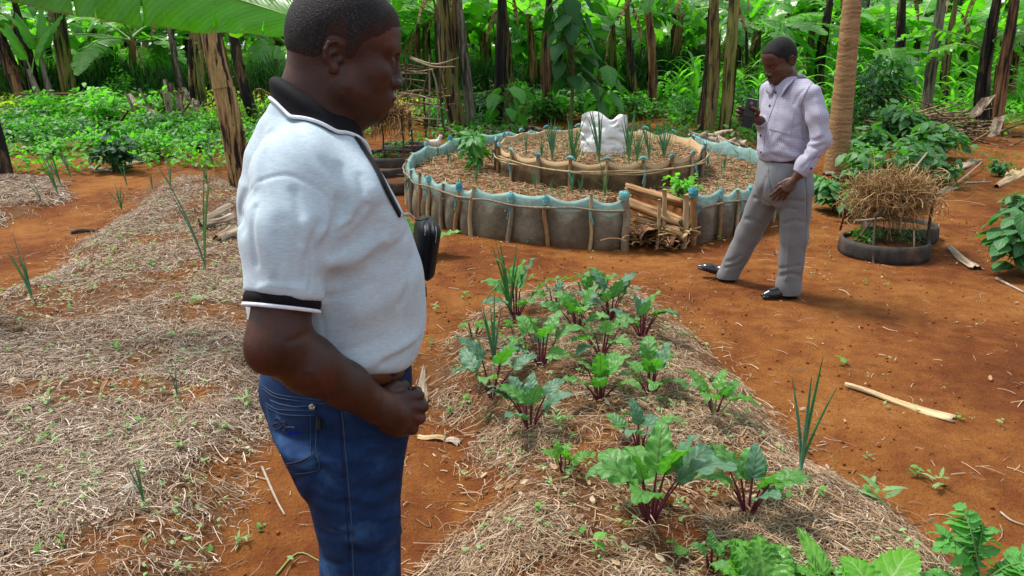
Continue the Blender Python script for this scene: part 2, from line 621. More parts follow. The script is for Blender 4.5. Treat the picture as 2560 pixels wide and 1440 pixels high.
def mat_skin(name, dark, mid, red):
    k = NT(name)
    v = k.coords()
    n1 = k.noise(v, 14, 4); n2 = k.noise(v, 420, 3, 0.6); n3 = k.noise(v, 60, 4)
    c = k.ramp(n1, [(0.3, dark), (0.55, mid), (0.75, red)])
    c = k.mix(0.35, c, k.ramp(n3, [(0.3, 0.7), (0.7, 1.3)]), 'MULTIPLY')
    h = k.math('ADD', n2, k.math('MULTIPLY', n3, 0.6))
    sh = k.bsdf(c, k.ramp(n3, [(0.3, 0.38), (0.7, 0.52)]), k.bump(h, 0.4, 0.0018), 0.34, Subsurface_Weight=0.12, Subsurface_Scale=0.006,
                Subsurface_Radius=(1.0, 0.35, 0.2))
    return k.done(sh)

def mat_hair(name, base, grey):
    k = NT(name)
    v = k.coords("Object", (1, 1, 0.55))
    n1 = k.noise(v, 480, 2, 0.6); n2 = k.noise(v, 30, 3)
    f = k.math('ADD', k.math('MULTIPLY', n1, 0.75), k.math('MULTIPLY', n2, 0.25))
    c = k.ramp(f, [(0.40, base), (0.54, tuple(np.array(base) * 2.6)), (0.68, grey)])
    fd = k.n("Attribute", attribute_name="fade").outputs["Fac"]        # hair thins out to skin at its edge
    c = k.mix(k.math('MULTIPLY', k.math('SUBTRACT', 1.0, fd), k.ramp(n1, [(.35, .55), (.6, 1.0)])), c, (.040, .0135, .0078))
    return k.done(k.bsdf(c, 0.7, k.bump(n1, 0.8, 0.004), 0.2))

def mat_cloth(name, col, fine=700.0, streak=0.0, var=0.08, rough=0.9, bump=0.2, tintb=None, strz=(1, 1, 1)):
    k = NT(name)
    n2 = k.noise(k.coords("Object", strz), 90, 4, 0.6)
    n1 = k.noise(k.coords(), fine, 2)
    n0 = k.noise(k.coords(), 6, 3)
    lo = np.array(col) * (1 - var); hi = np.array(tintb if tintb else np.array(col) * (1 + var))
    c = k.ramp(n2, [(0.3, tuple(lo)), (0.7, tuple(hi))])
    c = k.mix(0.35, c, k.ramp(n0, [(0.3, 0.85), (0.7, 1.12)]), 'MULTIPLY')
    h = k.math('ADD', n1, k.math('MULTIPLY', n2, streak))
    sh = k.bsdf(c, rough, k.bump(h, bump, 0.002), 0.15, Sheen_Weight=0.1 if max(col) > .1 else 0.0)
    return k.done(sh)

def mat_denim():
    k = NT("blue_denim")
    v = k.coords("Object", (1, 1, 0.25))
    tw = k.noise(v, 300, 3, 0.7)
    fade = k.noise(k.coords("Object", (1, 1, 1.6)), 6, 4, 0.6)
    c = k.ramp(fade, [(0.32, (0.0024, 0.009, 0.031)), (0.52, (0.0065, 0.024, 0.076)), (0.68, (0.028, 0.076, 0.175))])
    c = k.mix(0.5, c, k.ramp(tw, [(0.3, 0.65), (0.7, 1.45)]), 'MULTIPLY')
    return k.done(k.bsdf(c, 0.85, k.bump(tw, 0.35, 0.002), 0.15))

def mat_bark(name, stops, streak=20.0, zs=0.06, patch=True, green=None):
    """banana stem: long fibrous streaks, dark torn sheaths, patches of another colour"""
    k = NT(name)
    tc = k.n("TexCoord"); off = k.n("VectorMath", operation='ADD'); k.l(tc.outputs["Object"], off.inputs[0])
    sc = k.n("VectorMath", operation='SCALE'); cb = k.n("CombineXYZ"); k.l(k.rand(), cb.inputs[0]); k.l(k.rand(), cb.inputs[2])
    k.l(cb.outputs[0], sc.inputs[0]); sc.inputs["Scale"].default_value = 41.0
    k.l(sc.outputs[0], off.inputs[1])
    def mp(s):
        m = k.n("Mapping"); k.l(off.outputs[0], m.inputs[0]); m.inputs["Scale"].default_value = s; return m.outputs[0]
    st = k.noise(mp((1, 1, zs)), streak, 6, 0.65)
    pt = k.noise(mp((1, 1, 0.28)), 5.0, 3, 0.55, 0.6)
    fi = k.noise(mp((1, 1, 0.05)), 70, 3, 0.7)
    f = k.math('ADD', k.math('MULTIPLY', st, 0.62), k.math('MULTIPLY', pt, 0.38))
    f = k.math('ADD', k.math('MULTIPLY', k.math('SUBTRACT', f, 0.5), 1.9), 0.5)
    f = k.math('ADD', f, k.math('MULTIPLY', k.math('SUBTRACT', k.rand(), 0.5), 0.09))
    c = k.ramp(f, stops)
    c = k.mix(0.6, c, k.ramp(fi, [(0.3, 0.45), (0.7, 1.4)]), 'MULTIPLY')
    h = k.math('ADD', k.math('MULTIPLY', st, 1.2), k.math('MULTIPLY', fi, 0.6))
    return k.done(k.bsdf(c, 0.68, k.bump(h, 0.8, 0.02), 0.3))

def mat_wood(name, a, b, scale=40.0, zs=0.12):
    k = NT(name)
    st = k.noise(k.coords("Object", (1, 1, zs)), scale, 5, 0.65)
    n2 = k.noise(k.coords(), 22, 4)
    c = k.ramp(k.math('ADD', k.math('MULTIPLY', st, 0.6), k.math('MULTIPLY', n2, 0.4)), [(0.3, a), (0.7, b)])
    return k.done(k.bsdf(c, 0.85, k.bump(st, 0.6, 0.006), 0.2))
# ------------------------------------------------------------------ the ground: one sheet to the horizon
def axis_coords(lo, hi, step, out_lo, out_hi, growth=1.13):
    c = list(np.arange(lo, hi + step * .5, step))
    s = step; x = c[0]; left = []
    while x > out_lo:
        s = min(s * growth, 12.0); x -= s; left.append(x)
    s = step; x = c[-1]; right = []
    while x < out_hi:
        s = min(s * growth, 12.0); x += s; right.append(x)
    return np.array(left[::-1] + c + right)

def build_ground():
    xs = axis_coords(-4.6, 5.2, .035, -160, 160)
    ys = axis_coords(1.2, 9.5, .035, -30, 230, 1.06)
    X, Y = np.meshgrid(xs, ys, indexing='ij')
    Z = gh(X, Y)
    fine = smooth(-np.hypot(X, Y - 4), -9, -5)
    Z = Z + fine * .010 * (fbm(X * 14, Y * 14, 91, 3) - .5)
    V = np.stack([X, Y, Z], -1).reshape(-1, 3)
    me = new_mesh("ground", V, grid_faces(len(xs), len(ys)), mat_soil())
    m, _ = bed_mask(X, Y)
    green = smooth(Y + 3 * (fbm(X * .5, Y * .5, 5) - .5), 13.2, 15.5) * smooth(X, 2.0, 4.5)
    green = np.maximum(green, smooth(Y + 5 * (fbm(X * .4, Y * .4, 15) - .5), 15.5, 19))
    green = np.maximum(green, .8 * smooth(Y + 2 * (fbm(X * .8, Y * .8, 25) - .5), 10.6, 12) * smooth(-X, 2.4, 3.6))
    green = green * (.55 + .6 * fbm(X * 1.3, Y * 1.3, 31))
    for nm, a in (("mulch", m), ("green", green)):
        at = me.attributes.new(nm, 'FLOAT', 'POINT')
        at.data.foreach_set("value", np.clip(a, 0, 1).ravel().astype(np.float32))
    o = link("ground", me)
    tag(o, kind="structure")
    return o

def straw_mesh(n, seed, dens, box, length, width, lift, zf=gh, flow=0.7, segs=3):
    """curved flat straws lying on a surface; dens(x, y) in 0..1"""
    rng = np.random.default_rng(seed)
    px, py = [], []
    tot = 0
    while tot < n:
        m = n * 2
        x = rng.uniform(box[0], box[1], m); y = rng.uniform(box[2], box[3], m)
        k = rng.random(m) < dens(x, y)
        px.append(x[k]); py.append(y[k]); tot += k.sum()
    x = np.concatenate(px)[:n]; y = np.concatenate(py)[:n]
    n = len(x)
    L = length[0] + (length[1] - length[0]) * rng.random(n) ** 2.2
    w = width[0] + (width[1] - width[0]) * rng.random(n) ** 2
    th = rng.uniform(0, 2 * pi, n) * (1 - flow) + flow * 2 * pi * fbm(x * 1.7, y * 1.7, seed + 5, 2) + rng.normal(0, .9, n)
    cur = rng.normal(0, 1.0, n) * rng.choice([.5, 1.0, 2.2], n, p=[.5, .35, .15])
    t = np.linspace(-.5, .5, segs + 1)
    ang = th[:, None] + cur[:, None] * t[None]
    dx = np.cos(ang) * (L / segs)[:, None]; dy = np.sin(ang) * (L / segs)[:, None]
    X = x[:, None] + np.cumsum(dx, 1) - dx.mean(1)[:, None] * segs / 2; Y = y[:, None] + np.cumsum(dy, 1) - dy.mean(1)[:, None] * segs / 2
    lf = lift * rng.random(n) ** 1.6
    Z = zf(X, Y) + lf[:, None] + .25 * rng.normal(0, 1, n)[:, None] * t[None] * np.minimum(L, .09)[:, None] * .5 + (rng.random(n) * .10 * L)[:, None] * (1 - 4 * t[None] ** 2) + .002
    roll = rng.normal(0, .5, n)
    nx, ny = -np.sin(ang), np.cos(ang)
    hw = (.5 * w)[:, None]
    S = np.stack([nx * hw * np.cos(roll)[:, None], ny * hw * np.cos(roll)[:, None], np.broadcast_to(hw * np.sin(roll)[:, None], nx.shape)], -1)
    P = np.stack([X, Y, Z], -1)
    V = np.stack([P - S, P + S], 2).reshape(-1, 3)
    k = (segs + 1) * 2
    b = (np.arange(n) * k)[:, None, None]
    i = np.arange(segs)
    q = np.stack([2 * i, 2 * i + 1, 2 * i + 3, 2 * i + 2], 1)[None]
    return V, (b + q).reshape(-1, 4)

def build_straw():
    grey = [(.14, .08, .048), (.36, .265, .185), (.22, .145, .09), (.52, .43, .335), (.18, .105, .06), (.70, .61, .50), (.36, .25, .16), (.09, .042, .024), (.46, .37, .275)]
    tan_ = [(.13, .065, .034), (.36, .245, .145), (.21, .125, .066), (.54, .42, .285), (.16, .087, .046), (.50, .40, .29), (.29, .175, .09), (.08, .037, .02)]
    ms = mat_straw("dry_straw_grey", grey); mt = mat_straw("dry_straw_tan", tan_)
    def dens(poly, sd, a, b, gain=1.0):
        def f(x, y):
            d = poly_sd(x, y, poly) + .16 * (fbm(x * 4, y * 4, sd, 3) - .5)
            patch = smooth(fbm(x * 2.6, y * 2.6, sd + 3, 3), a, b)
            return gain * smooth(d, -.06, .12) * (.16 + .84 * patch) * np.clip(4.2 / np.maximum(y, 2.0), .75, 1.6) / 1.6
        return f
    V, F = straw_mesh(78000, 11, dens(BED_LEFT, 60, .33, .53), (-3.8, .3, 1.7, 9.2), (.02, .12), (.0013, .0042), .020)
    o = obj("straw_mulch", V, F, ms); tag(o, "grey dry straw mulch spread over the large left bed", "straw", kind="stuff")
    V, F = straw_mesh(9000, 12, dens(BED_FAR, 70, .30, .45), (-6, -1.5, 5.5, 9.5), (.03, .16), (.003, .007), .02)
    o = obj("straw_mulch", V, F, ms); tag(o, "grey straw mulch on the small bed at the far left", "straw", kind="stuff")
    V, F = straw_mesh(42000, 13, dens(BED_BEET, 80, .41, .56), (-.8, 3.0, 1.7, 6.5), (.02, .12), (.0013, .0040), .022)
    o = obj("straw_mulch", V, F, mt); tag(o, "tan straw mulch between the beet plants", "straw", kind="stuff")
    # loose straws on the bare soil
    def dpath(x, y):
        m, _ = bed_mask(x, y)
        near = np.clip(.25 - np.minimum.reduce([np.abs(poly_sd(x, y, b[0])) for b in BEDS]) * .8, 0, .25)
        return (1 - m) * (.03 + near) * (.3 + fbm(x * 2, y * 2, 44))
    V, F = straw_mesh(3800, 14, dpath, (-4.5, 4.8, 1.7, 9.0), (.03, .14), (.002, .006), .006, flow=.2)
    o = obj("loose_straw", V, F, mt); tag(o, "loose straws scattered on the bare red soil", "straw", kind="stuff")
    # crumbs of soil and leaf litter
    rng = np.random.default_rng(5)
    n = 9000
    x = rng.uniform(-4, 4.6, n); y = rng.uniform(1.9, 9, n)
    ico = np.array([[1, 0, -.7], [-1, 0, -.7], [0, 1, .7], [0, -1, .7]]) * .6
    tf = np.array([[0, 2, 3], [0, 1, 2], [1, 3, 2], [0, 3, 1]])
    s = .003 + .016 * rng.random(n) ** 5
    M = rot_mats(rng.uniform(0, 6.3, n), rng.uniform(-1, 1, n), rng.uniform(-3, 3, n), s)
    V, F = batch(ico, tf, M, np.stack([x, y, gh(x, y) + s * .3], 1))
    o = obj("soil_crumbs", V, F, plain("soil_crumb", (.20, .06, .016), .95, .1, .45, 5)); tag(o, "small crumbs of red soil on the ground", "soil", kind="stuff")
    n = 4200
    def dl(x, y):
        m, _ = bed_mask(x, y); return .03 + .97 * m
    x = rng.uniform(-4, 4.4, n * 3); y = rng.uniform(1.9, 8.5, n * 3); k = rng.random(n * 3) < dl(x, y); x = x[k][:n]; y = y[k][:n]; n = len(x)
    tv = np.array([[-1, -.35, 0], [-.2, -.55, .12], [1, -.1, .1], [.9, .3, .25], [.1, .5, .05], [-.9, .3, .15]])
    tfc = np.array([[0, 1, 4, 5], [1, 2, 3, 4]])
    s = .006 + .015 * rng.random(n) ** 2.5
    M = rot_mats(rng.uniform(0, 6.3, n), rng.normal(0, .3, n), rng.normal(0, .5, n), s)
    V, F = batch(tv, tfc, M, np.stack([x, y, gh(x, y) + .006 + .012 * rng.random(n)], 1))
    o = obj("leaf_litter", V, F, mat_straw("leaf_litter_dry", [(.30, .20, .11), (.45, .34, .22), (.20, .10, .05), (.55, .44, .30), (.32, .17, .07), (.15, .08, .04)]), smooth_shade=False)
    tag(o, "bits of dry leaf lying in the straw", "leaf litter", kind="stuff")
# ------------------------------------------------------------------ plants: shared leaf shapes
def set_attr(me, nm, a):
    at = me.attributes.new(nm, 'FLOAT', 'POINT'); at.data.foreach_set("value", np.asarray(a, np.float32).ravel())

def mat_banana_leaf(name, dark, light, trans=.42, gloss=.30, brown=.02):
    k = NT(name)
    v = k.coords()
    nz = k.noise(v, 3.0, 3)
    s = k.n("Attribute", attribute_name="ls").outputs["Fac"]
    t = k.n("Attribute", attribute_name="lt").outputs["Fac"]
    wv = k.math('SINE', k.math('MULTIPLY', k.math('ADD', s, k.math('MULTIPLY', k.math('ABSOLUTE', t), .10)), 420.0))
    wv2 = k.math('SINE', k.math('MULTIPLY', k.math('ADD', s, k.math('MULTIPLY', k.math('ABSOLUTE', t), .10)), 97.0))
    f = k.math('ADD', k.math('MULTIPLY', nz, .5), k.math('MULTIPLY', k.rand(), .6))
    c = k.ramp(f, [(.15, dark), (.9, light)])
    c = k.mix(.22, c, k.ramp(k.math('ADD', k.math('MULTIPLY', wv2, .5), .5), [(0, .7), (1, 1.3)]), 'MULTIPLY')
    edge = k.ramp(k.math('ADD', k.math('ABSOLUTE', t), k.math('MULTIPLY', k.math('SUBTRACT', k.noise(v, 9, 3), .5), brown * 6)), [(.985 - brown, 0.0), (1.0, .85)])
    c = k.mix(edge, c, (.16, .11, .03))
    n = k.bump(k.math('ADD', k.math('MULTIPLY', wv, .3), k.math('ADD', wv2, nz)), .22, .008)
    p = k.bsdf(c, gloss, n, .7)
    tl = k.n("BsdfTranslucent"); k.l(k.mix(1.0, c, (1.75, 2.65, .42), 'MULTIPLY'), tl.inputs[0])
    ms = k.n("MixShader"); ms.inputs[0].default_value = trans
    k.l(p, ms.inputs[1]); k.l(tl.outputs[0], ms.inputs[2])
    return k.done(ms.outputs[0])

def banana_leaf_mesh(name, L, W, a0, droop, fold, torn, seed, mats, strips=16, pet=.14, across=3, side=0.0, roll=0.0):
    """petiole, midrib and a blade of strips that may be torn apart. Leaf axis +X, up +Z"""
    rng = np.random.default_rng(seed)
    n = strips + 1
    q = np.linspace(0, 1, 60)
    ang = a0 - droop * q ** 1.25
    yaw = side * q ** 1.5
    dx = np.cos(ang) * np.cos(yaw); dy = np.cos(ang) * np.sin(yaw); dz = np.sin(ang)
    C = np.concatenate([[[0, 0, 0]], np.cumsum(np.stack([dx, dy, dz], 1)[:-1], 0)]) * (L / 59)
    T, N, B = None, None, None
    T = np.stack([dx, dy, dz], 1)
    S = np.stack([-np.sin(yaw), np.cos(yaw), np.zeros(60)], 1)
    U = np.cross(T, S)
    S, U = S * cos(roll) + U * sin(roll), U * cos(roll) - S * sin(roll)
    def at(s):
        i = np.clip(s, 0, 1) * 59
        g = lambda A: np.stack([np.interp(i, np.arange(60), A[:, k]) for k in range(3)], -1)
        return g(C), g(T), g(S), g(U)
    mb = MB()
    ls, lt = [], []
    V, F = tube(C[:56], np.linspace(.030, .0015, 56) * (L / 2.2), 6, 16)
    mb.add(V, F); ls.append(np.zeros(len(V))); lt.append(np.zeros(len(V)))
    nrib = [len(f) for f in F]
    wprof = lambda s: W * np.clip(np.sin(pi * np.clip((s - pet) / (1 - pet), 0, 1) ** .62), 0, 1) ** .55
    edges = pet + (1 - pet) * np.linspace(0, 1, n)
    for sgn in (-1, 1):
        fo = fold + rng.normal(0, .10)
        for i in range(strips):
            s0, s1 = edges[i], edges[i + 1]
            tear = torn * (rng.random() < .75)
            dr = fo + torn * rng.normal(0, .45)
            sh = (s1 - s0) * .5 * tear * rng.uniform(.2, .9)
            sub = 2
            pts = []
            for s in np.linspace(s0, s1, sub + 1):
                for j in range(across + 1):
                    t = j / across
                    se = s + (sh if s < .5 * (s0 + s1) else -sh) * t ** 1.5 * (abs(s - .5 * (s0 + s1)) > 1e-4) + .045 * t * (1 - s)
                    c, tt, sd, up = at(np.array([min(se, 1.0)]))
                    w = max(float(wprof(np.array(s))), .004)
                    a = dr * (.55 + .75 * t)
                    wav = .012 * sin(s * 40 + sgn) * t + .02 * rng.normal() * t * (.3 + torn)
                    pts.append(c[0] + sgn * sd[0] * w * t * cos(a) - up[0] * w * t * sin(a) + up[0] * wav)
                    ls.append([s]); lt.append([t])
            mb.add(np.array(pts), grid_faces(sub + 1, across + 1))
    V, Fs = mb.data()
    # keep the order: quads then tris; the rib has both
    me = new_mesh(name, V, Fs, None, True, mats=mats)
    set_attr(me, "ls", np.concatenate([np.atleast_1d(a) for a in ls])); set_attr(me, "lt", np.concatenate([np.atleast_1d(a) for a in lt]))
    mi = np.zeros(sum(len(f) for f in Fs), np.int32)
    mi[:nrib[0]] = 1
    nq = len(Fs[0]); mi[nq:] = 1
    me.polygons.foreach_set("material_index", mi)
    return me

def stem_mesh(name, pts, rs, mat, seed=0, sides=16, flaps=5):
    """banana pseudostem: overlapping sheaths with split edges"""
    rng = np.random.default_rng(seed)
    n = 40
    Q = resample(np.hstack([np.asarray(pts, float), np.asarray(rs, float)[:, None]]), n)
    C, R = Q[:, :3], Q[:, 3]
    T, N, B = frames(C)
    a = np.linspace(0, 2 * pi, sides, endpoint=False)
    mb = MB()
    ridge = 1 + .05 * np.sin(a * 3 + rng.uniform(0, 6)) + .03 * np.sin(a * 5 + rng.uniform(0, 6))
    tw = np.linspace(0, rng.normal(0, .5), n)
    aa = a[None] + tw[:, None]
    rr = R[:, None] * ridge[None] * (1 + .02 * rng.normal(size=(n, sides)))
    V = C[:, None] + rr[..., None] * (np.cos(aa)[..., None] * N[:, None] + np.sin(aa)[..., None] * B[:, None])
    mb.add(V.reshape(-1, 3), grid_faces(n, sides, False, True))
    k0 = len(grid_faces(n, sides, False, True))
    # dead sheaths wrapped round part of the stem, standing proud
    for f in range(flaps):
        i0 = rng.integers(0, int(n * .55)); i1 = min(n - 1, i0 + rng.integers(8, 20))
        c0 = rng.uniform(0, 2 * pi); wd = rng.uniform(.7, 1.9)
        m = i1 - i0 + 1; cols = 7
        u = np.linspace(0, 1, m)[:, None]; w = np.linspace(-.5, .5, cols)[None]
        ang = c0 + wd * w * (1 - .55 * u ** 2) + tw[i0:i1 + 1, None]
        r2 = R[i0:i1 + 1, None] * (1.07 + .05 * f / max(flaps, 1) + .18 * u ** 4 * rng.random() + .10 * np.abs(w) * 2 * rng.random()) + .004
        Cc = C[i0:i1 + 1]
        V = Cc[:, None] + r2[..., None] * (np.cos(ang)[..., None] * N[i0:i1 + 1, None] + np.sin(ang)[..., None] * B[i0:i1 + 1, None])
        mb.add(V.reshape(-1, 3), grid_faces(m, cols))
    V, F = mb.data()
    me = new_mesh(name, V, F, mat)
    return me

# ------------------------------------------------------------------ broad leaves for beets, shrubs and weeds
def mat_veg_leaf(name, dark, light, vein, veinw=.06, side=7.0, trans=.28, rough=.42, vstr=.8, spec=.36):
    k = NT(name)
    v = k.coords()
    u = k.n("Attribute", attribute_name="lu").outputs["Fac"]
    w = k.n("Attribute", attribute_name="lv").outputs["Fac"]
    au = k.math('ABSOLUTE', u)
    f = k.math('ADD', k.math('MULTIPLY', k.noise(v, 30, 3), .5), k.math('ADD', k.math('MULTIPLY', k.rand(), .35), k.math('MULTIPLY', k.island(), .35)))
    c = k.ramp(f, [(.2, dark), (.85, light)])
    ph = k.math('SINE', k.math('MULTIPLY', k.math('SUBTRACT', k.math('MULTIPLY', w, side), k.math('MULTIPLY', au, 1.7)), 2 * pi))
    sv = k.ramp(ph, [(.86, 0.0), (1.0, vstr * .75)])
    mv = k.ramp(au, [(veinw * .5, vstr), (veinw * 1.6, 0.0)])
    c = k.mix(k.math('MAXIMUM', sv, mv), c, vein)
    h = k.math('ADD', k.math('MULTIPLY', ph, -.35), k.math('MULTIPLY', k.noise(v, 60, 3), .8))
    p = k.bsdf(c, rough, k.bump(h, .5, .004), spec)
    tl = k.n("BsdfTranslucent"); k.l(k.mix(1.0, c, (1.8, 2.8, .5), 'MULTIPLY'), tl.inputs[0])
    ms = k.n("MixShader"); ms.inputs[0].default_value = trans
    k.l(p, ms.inputs[1]); k.l(tl.outputs[0], ms.inputs[2])
    return k.done(ms.outputs[0])

def leaf_grid(L, W, nl=9, nw=5, shape=(.55, .8), ruffle=.0, curl=.3, cup=.15, wave=0.0, seed=0, lobes=0.0, blister=0.0, rf=2.1):
    """one leaf along +X. returns V, F, lu, lv"""
    rng = np.random.default_rng(seed)
    s = np.linspace(0, 1, nl); t = np.linspace(-1, 1, nw)
    w = W * .5 * np.clip(np.sin(pi * np.clip(s, 0.0, 1) ** shape[0]), 0, 1) ** shape[1]
    w[0] = W * .05; w[-1] = W * .02
    ang = -curl * s ** 1.4
    X = np.concatenate([[0], np.cumsum(np.cos(ang[:-1]))]) * L / (nl - 1); Z = np.concatenate([[0], np.cumsum(np.sin(ang[:-1]))]) * L / (nl - 1)
    ph = rng.uniform(0, 6, 4)
    V = []; lu = []; lv = []
    for i in range(nl):
        for j in range(nw):
            tt = t[j]; a = abs(tt)
            ww = w[i] * (1 + lobes * sin(i * 2.6 + ph[0] + (tt > 0) * 1.5) * a)
            z = Z[i] + cup * ww * a ** 1.5 + ruffle * W * a ** 2 * sin(i * rf + ph[1] + (tt > 0) * 2.0) + wave * L * sin(s[i] * 5 + ph[2])
            z += blister * L * sin(i * 2.9 + ph[3]) * sin(j * 2.7 + ph[0]) * (1 - a * .3) * (a > .1)
            x = X[i] - .12 * L * a ** 2 * (1 - s[i]) * .5 + ruffle * .4 * W * a * cos(i * rf + ph[1])
            V.append((x, tt * ww, z)); lu.append(tt); lv.append(s[i])
    return np.array(V), grid_faces(nl, nw), np.array(lu), np.array(lv)

def bush_mesh(name, n, R, H, leafL, mat, seed, flat=.6, wl=.55, stems=6, stem_mat=None, nl=5, nw=3, top=1.0, inner=.35, droop=.3, spread=.35):
    """low leafy plant: stems from the base with many leaves through the volume"""
    rng = np.random.default_rng(seed)
    TV, TF, lu, lv = leaf_grid(1.0, wl, nl, nw, (.62, .75), 0.03, .5, .12, 0, seed)
    th = rng.uniform(0, 2 * pi, n)
    # clumps on the stem tips
    st = rng.uniform(0, 2 * pi, stems); sr = R * (.35 + .65 * rng.random(stems)) * .75; shh = H * (.55 + .45 * rng.random(stems))
    k = rng.integers(0, stems, n)
    q = inner + (1 - inner) * rng.random(n) ** .6
    cx = sr[k] * np.cos(st[k]) * q; cy = sr[k] * np.sin(st[k]) * q; cz = shh[k] * q
    rad = R * spread
    L = np.stack([cx + rng.normal(0, rad * .5, n), cy + rng.normal(0, rad * .5, n), np.maximum(.03, cz + rng.normal(0, H * .11, n))], 1)
    out = np.arctan2(L[:, 1] - .6 * cy, L[:, 0] - .6 * cx) + rng.normal(0, .5, n)
    M = rot_mats(out, rng.normal(.15 - droop, .40, n), rng.normal(0, .4, n), leafL * (.55 + .6 * rng.random(n)))
    V, F = batch(TV, TF, M, L)
    mb = MB(); mb.add(V, F)
    me = new_mesh(name, V, F, mat)
    set_attr(me, "lu", np.tile(lu, n)); set_attr(me, "lv", np.tile(lv, n))
    sm = MB()
    for i in range(stems):
        p = np.array([[0, 0, -.03], [.35 * sr[i] * cos(st[i]), .35 * sr[i] * sin(st[i]), .5 * shh[i]], [sr[i] * cos(st[i]), sr[i] * sin(st[i]), shh[i] * .95]])
        sm.add(*tube(p, [.012, .009, .004], 6, 7))
    Vs, Fs = sm.data()
    ms = new_mesh(name + "_stem", Vs, Fs, stem_mat)
    return me, ms
